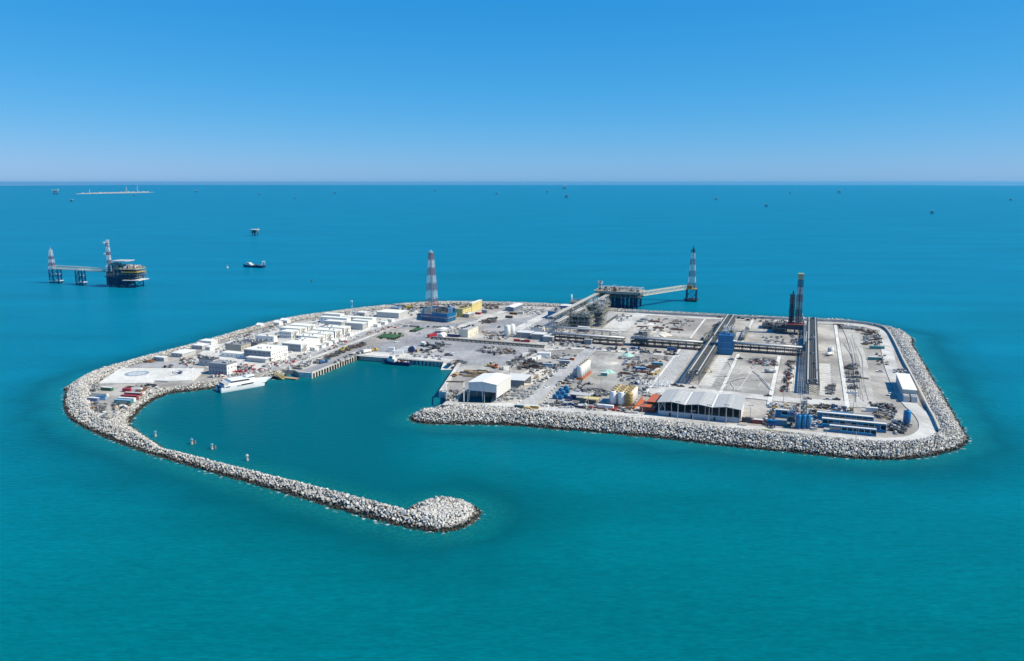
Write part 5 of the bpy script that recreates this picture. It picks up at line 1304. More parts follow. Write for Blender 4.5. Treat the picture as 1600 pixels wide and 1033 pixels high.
# ================================================================== tanks and silos
def silo(label, px, r, h, mat, cat='silo', group=None, cone=1.0, skirt=None, legs=True, name='silo', z=DECK, cap=None):
    t = thing(name, label, cat, at(*px, z) if not isinstance(px, Vector) else px, group)
    b0 = h * .18 if legs else 0
    MB().lathe([(r * .5, b0 - (h * .08 if legs else 0)), (r, b0 + (h * .06 if legs else 0)), (r, h * .95), (r * .93, h * .975), (r * .6, h)], n=18).build('shell', mat, t, True)
    if legs:
        for i in range(4):
            a = math.pi / 4 + i * math.pi / 2; MB().cbox(r * .8 * math.cos(a), r * .8 * math.sin(a), 0, .3, .3, b0 + h * .06).build('leg', skirt or STEEL, t)
    if skirt and not legs: MB().cyl((0, 0, 0), (0, 0, h * .16), r * 1.03, n=18).build('skirt', skirt, t)
    MB().cyl((0, 0, h), (0, 0, h + .25), r * .5, n=12).cbox(0, 0, h + .25, r * .5, r * .4, .5).build('hatch', cap or mat, t)
    MB().box(-r - .45, -r - .05, -.3, -.22, .3, h).box(-r - .45, -r - .05, .22, .3, .3, h).build('ladder', STEEL, t)
    return t
silo('tall white silo left one of the pair beside the grey substations', (793.2, 526.5), 2.7, 11.3, WHITE, skirt=OFFW)
silo('tall white silo right one of the pair beside the grey substations', (800.5, 525.8), 2.7, 11.8, WHITE, skirt=OFFW)
q = at(906.5, 592.5)
for i in range(5):
    t = silo(['first', 'second', 'third', 'fourth', 'fifth'][i] + ' white tank from the camera in the orange footed row by the diagonal road', q + AY * (i * 5.1), 2.35, 10.6, WHITE, 'tank', 'white tanks with orange feet', legs=False, skirt=ORANGE, name='storage_tank', cap=GOLD)
silo('small grey tank left of the orange footed white tank row', (900.5, 589.5), 1.8, 6.6, LGREY, 'tank', legs=False, skirt=OXIDE, name='storage_tank')
MBs = MB(); p = q + AX * 2.2 - AY * 2.4; 
t = thing('containment_wall', 'orange steel containment wall at the foot of the white tank row', 'wall', p); MB().box(.4, .75, 0, 25, 0, 1.5).box(-5.2, .4, -.6, -.3, 0, 1.4).build('wall_panel', ORANGE, t)
# battery of twelve silos
q = at(958, 634.5)
kk = 0
for r_ in range(4):
    for c_ in range(3):
        m_ = GOLD if (r_ == 0 and c_ == 2) else WHITE
        rw_ = ['front', 'second', 'third', 'rear'][r_]; cn = ['left', 'middle', 'right'][c_]
        lab = 'ochre scaffold clad silo at the front right corner of the silo battery' if m_ is GOLD else f'white silo of the twelve silo battery, {rw_} row, {cn} column'
        t = silo(lab, q + AX * (c_ * 5.4 + .0) + AY * (r_ * 5.3), 2.15, 10.4, m_, group='battery of silos by the front road', skirt=OXIDE if r_ == 0 else ORANGE, cap=GOLD)
        if m_ is GOLD:
            for z in range(1, 10, 2): MB().box(-2.4, 2.4, -2.5, -2.35, z, z + .25).box(2.35, 2.5, -2.4, 2.4, z, z + .25).build('scaffold_lift', RUST, t)
t = thing('silo_gantry', 'ochre walkway frame across the tops of the silo battery', 'gantry', q)
MB().box(-1, 12, 1.9, 3.4, 10.6, 10.8).box(-1, 12, 7.2, 8.7, 10.6, 10.8).box(-1, 12, 12.5, 14, 10.6, 10.8).build('walkway', GOLD, t)
MB().box(-1, 12, 1.8, 1.9, 11.6, 11.75).box(-1, 12, 7.1, 7.2, 11.6, 11.75).box(2.2, 3.2, -1, 17, 10.6, 10.8).box(7.6, 8.6, -1, 17, 10.6, 10.8).build('handrail', GOLD, t)
t = thing('containment_wall', 'orange steel containment wall along the right side of the silo battery', 'wall', q + AX * 14.5 - AY * 3); MB().box(0, .4, 0, 30, 0, 1.6).box(-17, 0, -.4, 0, 0, 1.2).box(.4, 3, 8, 24, 0, .5).build('wall_panel', ORANGE, t)
# blue silos of the mixing plant
for i, (x, lab) in enumerate(((1247, 'left'), (1255, 'middle'), (1261.8, 'right'))):
    silo(f'bright blue silo, {lab} one of the three upright by the front road', (x, 669.5), 1.5, 8.6, BLUE, group='blue silos of the mixing plant', skirt=MIDBLUE, legs=False)
silo('lone bright blue silo casting its shadow beside the east road bend', (1416.8, 664), 1.9, 9.2, BLUE, skirt=MIDBLUE)
module('dark blue open mixing plant frame left of the three blue silos', (1243, 668), 1229, 7, 2, 3.6, seed=61, mats=[BLUE, MIDBLUE, NAVY, BLACK], rail=MIDBLUE, decks=NAVY)
module('tall grey blue conveyor frame behind the three blue silos', (1259.5, 655), 1250.5, 6, 3, 3.4, seed=62, mats=[SKYBLUE, MIDBLUE, LGREY], rail=STEEL, decks=MGREY)
# long blue open mud tanks
def trough(label, N, lx, wv, h, seed, nb, group):
    """blue skid with a row of open dark bays above it under a pale walkway"""
    p = at(*N); wu = abs(along(p, AX, lx)); r_ = random.Random(seed); t = thing('mud_tank', label, 'mud tank', p, group); lo = h * .42
    MB().box(-wu, 0, 0, wv, .05, lo).build('base', BLUE, t)
    MB().box(-wu, 0, wv - .25, wv, lo, h).box(-wu, -wu + .25, .3, wv - .25, lo, h).box(-.25, 0, .3, wv - .25, lo, h).build('side_wall', BLUE, t)
    MB().box(-wu + .26, -.26, wv * .45, wv - .26, lo + .01, h - .1).build('inner_tank', BLACK, t)
    for i in range(nb + 1): MB().cbox(-wu + i * (wu - .3) / nb + .15, .16, lo, .28, .28, h - lo).build('post', LGREY, t)
    for i in range(nb):
        if r_.random() < .35: MB().box(-wu + i * wu / nb + .35, -wu + (i + 1) * wu / nb - .35, .3, .5, lo, h - .5).build('bay_panel', r_.choice([BLUE, MIDBLUE, MGREY]), t)
    MB().box(-wu - .1, .1, -.05, .4, h, h + .22).build('top_beam', BLUE, t)
    MB().box(-wu - .1, .1, wv * .55, wv + .9, h, h + .16).build('walkway', OFFW, t)
    r2 = MB()
    for z in (h + .6, h + 1.1): r2.box(-wu, 0, wv + .8, wv + .9, z, z + .09)
    for i in range(int(wu / 3)): r2.cbox(-i * 3, wv + .85, h + .16, .09, .09, 1.0)
    r2.build('handrail', STEEL, t)
    return t
trough('long blue open mud tank, rear one of the two longest', (1364.5, 665.5), 1276, 5, 4.6, 1, 10, 'blue mud tanks')
trough('long blue open mud tank, middle one nearest the silo side', (1384.5, 677), 1284, 5, 4.6, 2, 11, 'blue mud tanks')
trough('blue open mud tank in front, shorter one right by the road', (1369, 682.5), 1296, 3.4, 3.6, 3, 8, 'blue mud tanks')
trough('short blue open mud tank behind the left end of the mixing plant', (1240, 655), 1211, 4.5, 4.4, 4, 3, 'blue mud tanks')
# blue cube tanks near the front road
BT = [(867, 623), (875.5, 624), (884, 622.5), (872, 618), (880, 618), (886.5, 614), (876, 613), (884, 609.5), (890, 626), (896, 622), (901.5, 617.5)]
for i, (x, y) in enumerate(BT):
    t = thing('water_tank', 'deep blue rounded plastic water tank stacked near the front road', 'water tank', at(x, y), 'blue water tanks')
    t.rotation_euler = (0, 0, ROT + (0 if i < 8 else U(0, 1.5)))
    MB().prism([(-1.5, -1.2), (-1.2, -1.5), (1.2, -1.5), (1.5, -1.2), (1.5, 1.2), (1.2, 1.5), (-1.2, 1.5), (-1.5, 1.2)], 0, 2.9, [(-1.3, -1.05), (-1.05, -1.3), (1.05, -1.3), (1.3, -1.05), (1.3, 1.05), (1.05, 1.3), (-1.05, 1.3), (-1.3, 1.05)]).build('shell', BLUE if i < 8 else NAVY, t)
    MB().cyl((0, 0, 2.9), (0, 0, 3.2), .6, n=12).build('lid', MIDBLUE, t)
    MB().box(-1.53, 1.53, -1.53, 1.53, .9, 1.1).box(-1.46, 1.46, -1.46, 1.46, 1.9, 2.05).build('band', NAVY, t)

# ================================================================== containers, cabins, vehicles one by one
def cont(label, px, col, L_=6.06, rot=0, name='container', cat='container', group=None, roof=None, h=2.6, w=2.44, z=DECK):
    t = mk_box([col], L_, w, h, name); place(t, px, label, cat, group, rot, z)
    if roof: 
        for c in t.children:
            if c.name.startswith('roof'): c.data.materials[0] = roof
    return t
V90 = math.pi / 2
t = cont('teal container with white marks on its side at the west tip', (193, 630.5), TEAL, 12.19, .17, roof=SKYBLUE)
o = MB(); rr_ = random.Random(4)
for k in range(9): o.box(-4 + k * .85, -4 + k * .85 + rr_.uniform(.3, .6), -1.30, -1.275, 1.0, 1.75)
o.build('side_marking', OFFW, t)
cont('white container behind the teal one at the west tip', (198.5, 627.3), WHITE, 12.19, .17)
cont('large dull red container behind the white one at the west tip', (203, 624), OXIDE, 12.19, .17, roof=RED, h=2.9)
cont('second dull red container behind the large one at the west tip', (208.5, 619.5), OXIDE, 12.19, .17, roof=LGREY, h=2.9)
cont('small bright red container by the helipad corner at the west tip', (199, 612.5), RED, 6.06, .17)
cont('white container right of the small bright red one at the west tip', (213.5, 612), WHITE, 8, .3)
cont('green container in the west tip yard near the helipad', (167.5, 610.5), GREEN, 9, .1)
cont('white container with an orange streaked roof in the west tip yard', (156.5, 620), OFFW, 12.19, .15, roof=TAN)
cont('grey blue container leftmost in the west tip yard', (146.5, 627), paint('grey_blue', (0.16, 0.22, 0.36), .6, .2), 8, .12)
cont('bright pale blue container with a dark lid in the west tip yard', (159, 625), SKYBLUE, 7, .25, roof=MIDBLUE)
cont('red container in front of the yellow process building', (747, 491.2), RED, 6.06, .05, roof=OFFW)
cont('long red trailer beside the white dome tent in the middle yard', (675.5, 526.5), RED, 12, V90 * .85, name='trailer', cat='trailer', h=3.1)
cont('dark blue container left of the cream switch house', (708.5, 526.5), NAVY, 12.19, .02, roof=OFFW, h=2.9)
t = thing('dome_tent', 'white dome tent between the red trailer and the blue container', 'tent', at(688, 527.3)); t.rotation_euler = (0, 0, ROT + .1)
MB().yprism([(-3.6, 0)] + [(-3.6 * math.cos(a * math.pi / 10), 3.9 * math.sin(a * math.pi / 10)) for a in range(1, 10)] + [(3.6, 0)], -2, 9).build('cover', OFFW, t); MB().box(-.9, .9, -2.06, -2.0, 0, 2.4).build('door_flap', LGREY, t)
t = thing('canopy', 'white curved canopy behind the dome tent', 'canopy', at(690, 519.5)); MB().yprism([(-5, 3.4), (0, 4.3), (5, 3.6), (5, 3.8), (0, 4.55), (-5, 3.6)], -4, 5).build('roof', WHITE, t)
for x in (-4.8, 4.8):
    for y in (-3.8, 4.8): MB().cbox(x, y, 0, .2, .2, 3.5).build('post', STEEL, t)
cont('brown open top container on the far asphalt yard', (802.5, 491.5), RUST, 9, 0, roof=TIMBER)
cont('white container right of the brown one on the far asphalt yard', (814, 490.5), OFFW, 6.06, 0)
cont('dark container alone on the far asphalt yard', (795.5, 497), DGREY, 8, 0, roof=RUST)
for i, (x, l_) in enumerate(((804.5, 6), (812.5, 6), (820.5, 6))): cont(f'red open cargo basket below the grey substations, {["left", "middle", "right"][i]} one', (x + 3, 533.4 + i * .5), RED, 5.4, 0, name='cargo_basket', cat='cargo basket', h=2.0, group='red baskets by the substations')
for i, (x, y) in enumerate(((622, 553.5), (629, 551), (634.5, 549), (640, 547.2))): cont(f'white container in the echelon on the north quay, {["first", "second", "third", "fourth"][i]} from the water', (x, y), WHITE, 9.5, .35, group='white containers on the north quay', h=2.9)
cont('white boxy crew cabin at the left end of the quay containers', (612, 549), WHITE, 5, .2, name='cabin', cat='cabin', h=3.6)
t = thing('cable_drum', 'big dark blue drum standing on edge on the north quay', 'drum', at(643.3, 551.3)); MB().cyl((0, -1.2, 2.9), (0, 1.2, 2.9), 2.9, n=24).build('rim', NAVY, t); MB().cyl((0, -1.35, 2.9), (0, 1.35, 2.9), .9, n=14).build('hub', BLACK, t); MB().cbox(0, 0, 0, 3.6, 2.6, .5).build('cradle', TIMBER, t)
t = thing('winch', 'ochre winch frame right of the big blue drum', 'winch', at(651, 550.5)); MB().cbox(0, 0, 0, 3, 2, .5).cbox(.8, 0, .5, .5, 1.8, 2.6).cbox(-.8, 0, .5, .5, 1.8, 2).build('frame', GOLD, t); MB().cyl((0, -.7, 1.5), (0, .7, 1.5), .9, n=12).build('spool', DGREY, t)
def crane(label, px, rot, col, boom, bz):
    t = thing('crawler_crane', label, 'crane', at(*px)); t.rotation_euler = (0, 0, rot)
    for s in (-1, 1): MB().cbox(0, s * 2.2, 0, 6.4, 1.0, 1.2).build('track', BLACK, t)
    MB().cbox(-1, 0, 1.3, 6, 3.4, 2.0).cbox(-3.6, 0, 1.4, 1.6, 4.2, 2.4).build('body', col, t); MB().cbox(1.6, 1.5, 1.5, 2, 1.3, 2.4).build('cab', GLASS, t)
    mb = MB(); a, b = Vector((1.8, 0, 2)), Vector((boom, 0, bz)); n = 9
    for y in (-.7, .7):
        for z in (0, 1.3):
            mb.bar(a + Vector((0, y, z * .3)), b + Vector((0, y * .4, z * .3)), .22)
            for i in range(n): mb.bar(a.lerp(b, i / n) + Vector((0, y, z * .3)), a.lerp(b, (i + 1) / n) + Vector((0, -y, .4 - z * .3)), .16)
    mb.build('boom', col if col is not OFFW else DGREY, t); return t
crane('white crawler crane with its boom lowered on the harbour yard', (664, 541), ROT - .5, OFFW, 22, 1.6)
crane('dark crawler crane with a low boom beside the white crane', (681, 545), ROT + 2.6, DGREY, 18, 2.6)
crane('grey crawler crane with a boom lying right on the harbour yard', (688, 540.5), ROT - .1, MGREY, 12, 2)
crane('small yellow crane by the far sea wall behind the camp', (641, 481.5), ROT + .5, YELLOW, 13, 9)
place(mk_digger(GOLD), (765, 573), 'ochre excavator on the yard behind the boat shed', 'excavator', rot=.2)
place(mk_digger(ORANGE), (773, 575.5), 'orange and dark excavator right of the ochre one', 'excavator', rot=-.4)
place(mk_digger(GOLD), (905 + 194, 583), 'lone yellow excavator on the cellar slab beside the warehouse road rack', 'excavator', rot=.4)
place(mk_digger(YELLOW), (535, 549), 'yellow loader among dark stock beside the west quay road', 'excavator', rot=1.2)
# timber barge loads by the east quay
t = thing('work_raft', 'dark raft carrying an ochre panel on the edge of the east quay', 'raft', at(711, 587)); MB().cbox(0, 0, 0, 4.5, 9, .8).build('deck', RUST, t); MB().cbox(.5, .8, .8, 3.4, 5.5, 1.2).build('panel', TIMBER, t)
scatter([(728, 582), (765, 579), (762, 586), (722, 592)], 12, [lambda: mk_pipes([RUST, TIMBER, GOLD, DGREY])], 'timber and rusty steel laid out behind the boat shed', 'timber stack', 'stock laid behind the boat shed', gap=3, turns=(0, .1))
# bins by the front road
cont('ochre waste bin by the road junction at the front, right one', (835.5, 638.8), GOLD, 5.6, .05, name='waste_bin', cat='waste bin', h=2.2)
cont('ochre waste bin by the road junction at the front, flat left one', (824, 639.3), GOLD, 4.6, .05, name='waste_bin', cat='waste bin', h=1.3)
cont('dark green waste bin by the road junction at the front', (811, 639), paint('bin_green', (0.03, 0.09, 0.10), .6, .2), 6, .05, name='waste_bin', cat='waste bin', h=2.3)
for i, (x, y) in enumerate(((889, 634.5), (896.5, 635.5), (904.5, 636.5))): cont('long blue cargo basket in the line along the front road', (x, y), NAVY, 5.8, .02, name='cargo_basket', cat='cargo basket', h=1.6, group='blue baskets along the front road')
tk = cont('white tank box on an orange skid, left one beside the silo battery', (939, 638.2), WHITE, 5.4, .03, name='tank_skid', cat='tank skid', h=2.7); MB().box(-3, 3, -1.7, 1.5, -.02, 1.0).build('skid_rail', ORANGE, tk)
tk = cont('white tank box on an orange skid, right one beside the silo battery', (952, 639.5), WHITE, 5.4, .03, name='tank_skid', cat='tank skid', h=2.7); MB().box(-3, 3, -1.7, 1.5, -.02, 1.0).build('skid_rail', ORANGE, tk)
t = thing('shelter', 'pale yellow roofed shelter left of the silo battery', 'shelter', at(924, 630)); MB().box(-5, 5, -3, 3, 3.4, 3.7).build('roof', PALEYEL, t)
for x in (-4.7, 4.7):
    for y in (-2.7, 2.7): MB().cbox(x, y, 0, .25, .25, 3.4).build('post', DGREY, t)
MB().cbox(0, 0, 0, 6, 3, 1.8).build('bench', DGREY, t)
t = thing('shelter', 'grey concrete roofed shelter left of the yellow one', 'shelter', at(908, 624)); MB().box(-7, 7, -4, 4, 3.6, 4).build('roof', LGREY, t)
for x in (-6.6, 6.6):
    for y in (-3.6, 3.6): MB().cbox(x, y, 0, .3, .3, 3.6).build('post', MGREY, t)
cont('dark brown container left one by the right end of the warehouse', (1168, 659.5), paint('dark_brown', (0.055, 0.045, 0.06), .6, .2), 7, .02)
cont('dark brown box stacked on the left dark brown container', (1168.5, 658.8), paint('dark_brown', (0, 0, 0)), 3.2, .02, z=DECK + 2.75, name='box', cat='box')
cont('maroon container right one by the right end of the warehouse', (1183, 661.5), OXIDE, 6.4, .02)
cont('bright blue container by the mixing plant, left one', (1209, 664), BLUE, 8, .02, h=3.0)
cont('teal box container by the mixing plant right of the blue one', (1224, 665), TEAL, 3.5, .02, h=2.8)
cont('white container on the yard left of the lone blue silo', (1362, 643.5), OFFW, 7, .05, h=2.9)
cont('blue container behind the mud tanks near the white plot line', (1315, 651.5), BLUE, 12.19, .03, h=2.9)
cont('dark teal container behind the left end of the mud tanks', (1288, 648), MIDBLUE, 7, .03, h=2.9)
cont('teal grey container in the east storage yard, rear one', (1370, 545.5), TEAL, 12.19, .2)
cont('teal grey container in the east storage yard, front one', (1366, 562.5), TEAL, 10, .2)
cont('orange container in the storage yard left of the diagonal road', (889, 563), ORANGE, 9, .1)
cont('slate blue container left of the orange one in the storage yard', (882, 564.5), MIDBLUE, 8, .1)
cont('grey white container below the orange one in the storage yard', (882.5, 568), LGREY, 9, .1)
cont('grey blue container in the middle of the storage yard', (856, 573), SKYBLUE, 8, .1, roof=LGREY)
cont('big white open ended box in the storage yard by the pale track', (850, 558), WHITE, 11, .2, h=4, w=7, name='store_tent', cat='store tent')
cont('white container beside the pale track, upper one', (841, 561), WHITE, 6.06, 1.4)
cont('white container beside the pale track, lower one', (833, 563), WHITE, 6.06, 1.3)
cont('white truck body near the pale track behind the boat shed', (791, 577.5), OFFW, 7, 1.0, name='trailer', cat='trailer')
cont('white boxy truck body on the yard above the pale track', (820, 557), OFFW, 7, 1.0, name='trailer', cat='trailer', h=3)
for (x, y), r_, col, lab in (((950, 582), .2, MINT, 'mint green tarpaulin stack in the east storage yard, large left one'), ((980, 556), .2, MINT, 'pale mint tarpaulin stack near the rack road')):
    place(mk_heap(col, 6, 2.6, 'tarpaulin_stack'), (x, y), lab, 'tarpaulin')
cont('teal container under the large mint tarpaulin', (943.5, 587.5), TEAL, 5, .2)
cont('pale blue roofed container in the east storage yard', (1001, 579.5), MIDBLUE, 8, .3, roof=SKYBLUE, h=2.9)
cont('teal container near the white plot line in the east storage yard', (1027, 571.5), TEAL, 9, .1, roof=SKYBLUE)
for i, (x, y) in enumerate(((1020, 586), (1024.5, 583), (1028, 580.5))): cont('ochre open crate in the corner of the east storage yard', (x, y), GOLD, 4.5, 1.3, name='crate', cat='crate', h=2.4, group='ochre crates of the east storage yard')
wb = None
for r_ in range(4):
    for c_ in range(9):
        if (r_ in (0, 3)) and c_ < 1: continue
        p_ = at(994, 600.5) + AX * (c_ * 2.9 + U(-.2, .2)) + AY * (r_ * 3.6 + U(-.3, .3))
        if wb is None: wb = MB().prism([(-1, -1.2), (1, -1.2), (1, 1.2), (-1, 1.2)], 0, 1.5, [(-.75, -.9), (.75, -.9), (.75, .9), (-.75, .9)]).build('bulk_bag', OFFW)
        place(wb, p_, 'white bulk bag in the bright block of bags by the plot road', 'bulk bag', 'white bulk bags in the east storage yard')
for (x, y), r_, h, m_, lab in (((1034, 523.5), 10, 3.6, 'sand', 'pale sand heap just behind the cross rack, larger one'), ((1018, 520), 6, 2.4, 'sand', 'pale sand heap just behind the cross rack, smaller one'), ((1031, 565), 7, 1.8, 'tan', 'brown earth heap in the east storage yard'), ((955, 567), 9, .8, 'sand', 'low spread of pale sand by the diagonal road'), ((838, 583), 7, 1.2, 'sand', 'low pale sand spread behind the open shed'), ((1014, 507), 6, 1.6, 'sand', 'white sand pile in the far yard')):
    place(mk_heap(SANDM if m_ == 'sand' else TAN, r_, h), (x, y), lab, 'heap')

# vehicles
PK = {k: mk_pickup(m_) for k, m_ in (('white', WHITE), ('silver', LGREY), ('dark', DGREY))}
VEH = [((484, 566), .1, 'white'), ((471, 568), .3, 'white'), ((455, 573), 1.2, 'silver'), ((462, 562), 1.4, 'white'), ((500, 561), 1.4, 'white'), ((540, 540.5), 1.5, 'white'), ((575, 522), 1.5, 'silver'), ((603, 512), 1.5, 'white'), ((628, 507), 1.3, 'white'), ((632, 510.5), .3, 'silver'), ((585, 545.5), .2, 'white'), ((620, 535), 1.2, 'white'), ((655, 522), .4, 'white'),
       ((700, 511), 0, 'white'), ((715, 510), 1.5, 'silver'), ((745, 501.5), 1.5, 'white'), ((780, 512), 1.5, 'dark'), ((765, 545), .1, 'white'), ((870, 545.5), .1, 'white'), ((889, 546), .2, 'silver'), ((925, 547), .1, 'white'), ((854, 606), 1.2, 'white'), ((1200, 620), .1, 'dark'), ((1262, 624.5), .1, 'dark'), ((1054, 602.5), .1, 'dark'), ((1082, 607.5), .1, 'dark'), ((1064, 605), .1, 'dark'), ((1292, 625.5), .1, 'silver'), ((1307, 625), .1, 'dark'), ((1390, 617.5), 1.1, 'white'), ((1375, 581.5), .1, 'white'),
       ((1143, 562.5), .1, 'silver'), ((1156, 561.5), .1, 'dark'), ((1250, 503.5), .1, 'dark'), ((1124, 496.5), .1, 'dark'), ((1160, 499), .1, 'dark'), ((346, 583), .1, 'white'), ((330, 590), .1, 'silver'), ((298, 577), .2, 'white'), ((905, 604), .5, 'dark'), ((920, 601), .2, 'dark')]
for i, (q, r_, c_) in enumerate(VEH):
    where = 'on the camp road side' if q[0] < 640 else 'in the middle yards' if q[0] < 900 else 'on the east yards and roads'
    place(PK[c_], q, f'{c_} pickup truck parked {where}', 'pickup truck', f'{c_} pickup trucks {where}', r_)
TR = [(('flat', OFFW, RED), (526.5, 535), 1.35, 'red truck beside the white cabins on the camp road'), (('flat', RED, RED), (369.5, 584), .4, 'bright red truck by the office, left one'), (('flat', RED, RED), (377.5, 583.5), .4, 'bright red truck by the office, right one'),
      (('tank', WHITE, WHITE), (536, 534), 1.4, 'white tank truck beside the red truck on the camp road'), (('flat', BLUE, MIDBLUE), (505, 567.5), 1.2, 'blue truck with a dark load on the west quay'), (('box', WHITE, OFFW), (573, 551.5), 1.2, 'white box truck on the corner of the west quay'), (('flat', YELLOW, GOLD), (583, 549), 1.2, 'yellow and white flat truck on the corner of the west quay'),
      (('flat', WHITE, DGREY), (702, 556), .3, 'green grey flat truck by the slipway'), (('flat', MIDBLUE, MIDBLUE), (992, 546.5), .1, 'blue flat truck parked along the cross rack'), (('box', DGREY, MIDBLUE), (1050, 549), .05, 'long dark blue trailer parked along the cross rack'), (('flat', RUST, DGREY), (1007, 552), .1, 'rusty flat truck below the cross rack'), (('flat', DGREY, RUST), (1047, 555.5), .1, 'dark flat trailer below the long blue trailer'), (('flat', DGREY, MGREY), (957, 546), .1, 'dark flat truck at the left end of the rack road'), (('tank', OFFW, LGREY), (1203, 583), .2, 'grey tank truck with its dark shadow beside the plot line'), (('tank', WHITE, WHITE), (1296, 556), .9, 'white pump truck on a hard stand right of the east rack')]
for (k, cb, ld), q, r_, lab in TR: place(mk_truck(cb, ld, k), q, lab, 'truck', None, r_)
silo('white round separator on a hard stand right of the east rack', (1298, 554), 2.2, 6.0, OFFW, 'separator', skirt=SKYBLUE, name='separator')
# ================================================================== clutter
S_ = lambda: mk_skid(); PI_ = lambda: mk_pipes(); CR_ = lambda: mk_crates(); BK_ = lambda: mk_basket(); FR_ = lambda: mk_frame(); RE_ = lambda: mk_reel()
LIGHT = [OFFW, LGREY, MGREY, STEEL, LGREY]
SL_ = lambda: mk_skid(LIGHT + [MGREY, DGREY]); CL_ = lambda: mk_crates(LIGHT); BL_ = lambda: mk_skid([BLUE, MIDBLUE, NAVY, GOLD, OFFW]); RC_ = lambda: mk_crates([OXIDE, OFFW, OFFW, RED, LGREY])
DS_ = lambda: mk_skid([DGREY, BLACK, MGREY, PROC])
scatter([(139, 604), (151, 601), (153, 612), (139, 616)], 12, [S_, CL_], 'grey scrap item by the rocks at the top of the west tip', 'scrap item', 'scrap at the top of the west tip', 3)
scatter([(139, 631), (166, 633), (168, 655), (160, 657), (143, 643)], 48, [S_, CR_, FR_, CL_], 'dark or grey scrap item in the lower left of the west tip yard', 'scrap item', 'scrap in the lower west tip yard', 2.1)
scatter([(177, 633), (203, 633.5), (197, 640), (177, 646)], 14, [S_, CR_, SL_], 'dark scrap item below the teal container at the west tip', 'scrap item', 'scrap below the teal container', 2.9)
scatter([(203, 606), (236, 604), (228, 611), (207, 613.5)], 11, [S_, PI_], 'dark steel stock beside the helipad edge at the west tip', 'steel stock', 'steel stock beside the helipad', 3.2)
scatter([(284, 560), (306, 562), (304, 573), (283, 570)], 13, [S_, mk_crates, RC_], 'rusty or red stores item behind the helipad near the office', 'stores item', 'stores behind the helipad', 3)
scatter([(228, 566), (238, 563.5), (240, 567), (230, 568.5)], 3, [lambda: mk_pipes([RUST])], 'rusty pipe bundle left of the long white cabin', 'pipe bundle', 'rusty pipes by the white cabin', 3)
scatter([(257, 573), (268, 571), (268, 576), (256, 576)], 3, [DS_], 'dark machine standing on the grey yard behind the helipad', 'machine', 'machines behind the helipad', 4)
scatter([(327, 589), (352, 590), (425, 579), (419, 575.5), (380, 581)], 42, [RC_, RC_, SL_, CL_], 'red and white barrier or crate along the rocks above the ferry', 'barrier', 'barriers above the ferry', 2.4)
scatter([(372, 574), (393, 574), (398, 580), (372, 583)], 16, [S_, SL_, DS_], 'grey machinery item right of the two storey office', 'machinery', 'machinery beside the office', 2.8)
scatter([(309, 556), (330, 560), (328, 566), (312, 564)], 8, [DS_, S_], 'dark plant item at the back of the low grey office block', 'plant item', 'plant behind the grey office', 2.8)
scatter([(402, 575), (448, 560), (466, 555), (480, 558), (430, 573)], 18, [SL_, CL_, RC_], 'pale stores item in front of the big white hall', 'stores item', 'stores in front of the white hall', 3.4)
scatter([(505, 560), (540, 545.5), (568, 536.5), (572, 539), (540, 550), (509, 563)], 46, [DS_, S_, FR_], 'dark stock item in the long row beside the west quay road', 'stock item', 'dark stock row beside the west quay road', 2.6)
scatter([(520, 567), (556, 552), (578, 543), (582, 546), (560, 554.3), (524, 569)], 34, [S_, SL_, CR_], 'pale or dark stores item along the edge of the west quay', 'stores item', 'stores along the west quay edge', 2.6)
scatter([(446, 577), (470, 571), (500, 561.5), (503, 564), (478, 574), (452, 580)], 16, [DS_, SL_, PI_], 'dark steel item beside the low hut at the head of the west quay', 'steel item', 'steel at the head of the west quay', 3)
scatter([(606, 556), (655, 553), (693, 557), (690, 563), (640, 557.5)], 14, [SL_, CL_], 'pale rigging item on the apron of the north quay', 'rigging item', 'rigging on the north quay apron', 4)
scatter([(655, 547), (690, 546), (697, 551), (662, 551.5)], 10, [PI_, DS_], 'dark pipe or beam lying by the cranes on the harbour yard', 'beam', 'beams by the cranes', 4)
scatter([(742, 549), (758, 543), (806, 546), (806, 553), (770, 556)], 44, [S_, DS_, FR_, CR_], 'grey steel item in the laid out rows in the middle of the asphalt yard', 'steel item', 'laid out steel on the asphalt yard', 2.8)
scatter([(703, 567), (722, 564.5), (724, 568.5), (706, 570)], 6, [DS_, PI_], 'dark steel item at the head of the slipway', 'steel item', 'steel at the head of the slipway', 3)
scatter([(790, 568), (815, 557), (832, 547), (839, 551), (806, 573), (794, 579)], 34, [DS_, SL_, FR_], 'machinery item along the left side of the pale track', 'machinery', 'machinery left of the pale track', 2.8)
scatter([(818, 561), (836, 566), (834, 574), (808, 579)], 24, [S_, lambda: mk_pipes([RUST, BLACK]), FR_], 'dark rusty steel item on the right of the pale track', 'steel item', 'rusty steel right of the pale track', 2.7)
scatter([(842, 568), (886, 569), (880, 577), (838, 577)], 30, [S_, DS_, SL_, PI_], 'steel item in the lower rows of the storage yard', 'steel item', 'lower rows of the storage yard', 3)
scatter([(846, 556), (880, 553), (900, 556), (895, 561), (855, 562)], 18, [S_, SL_, CL_], 'stores item in the upper rows of the storage yard', 'stores item', 'upper rows of the storage yard', 3.2)
scatter([(826, 577), (874, 578), (862, 588), (843, 600), (820, 597), (822, 586)], 34, [S_, SL_, CR_, CL_], 'small stores item scattered on the sand behind the open shed', 'stores item', 'stores on the sand behind the open shed', 3.2)
scatter([(781, 612), (800, 608), (816, 609), (845, 603), (826, 623), (782, 627)], 44, [SL_, CL_, lambda: mk_frame([OFFW, LGREY, STEEL]), lambda: mk_frame([OFFW, LGREY, STEEL])], 'white or grey frame lying in the yard right of the boat shed', 'frame', 'frames right of the boat shed', 2.8)
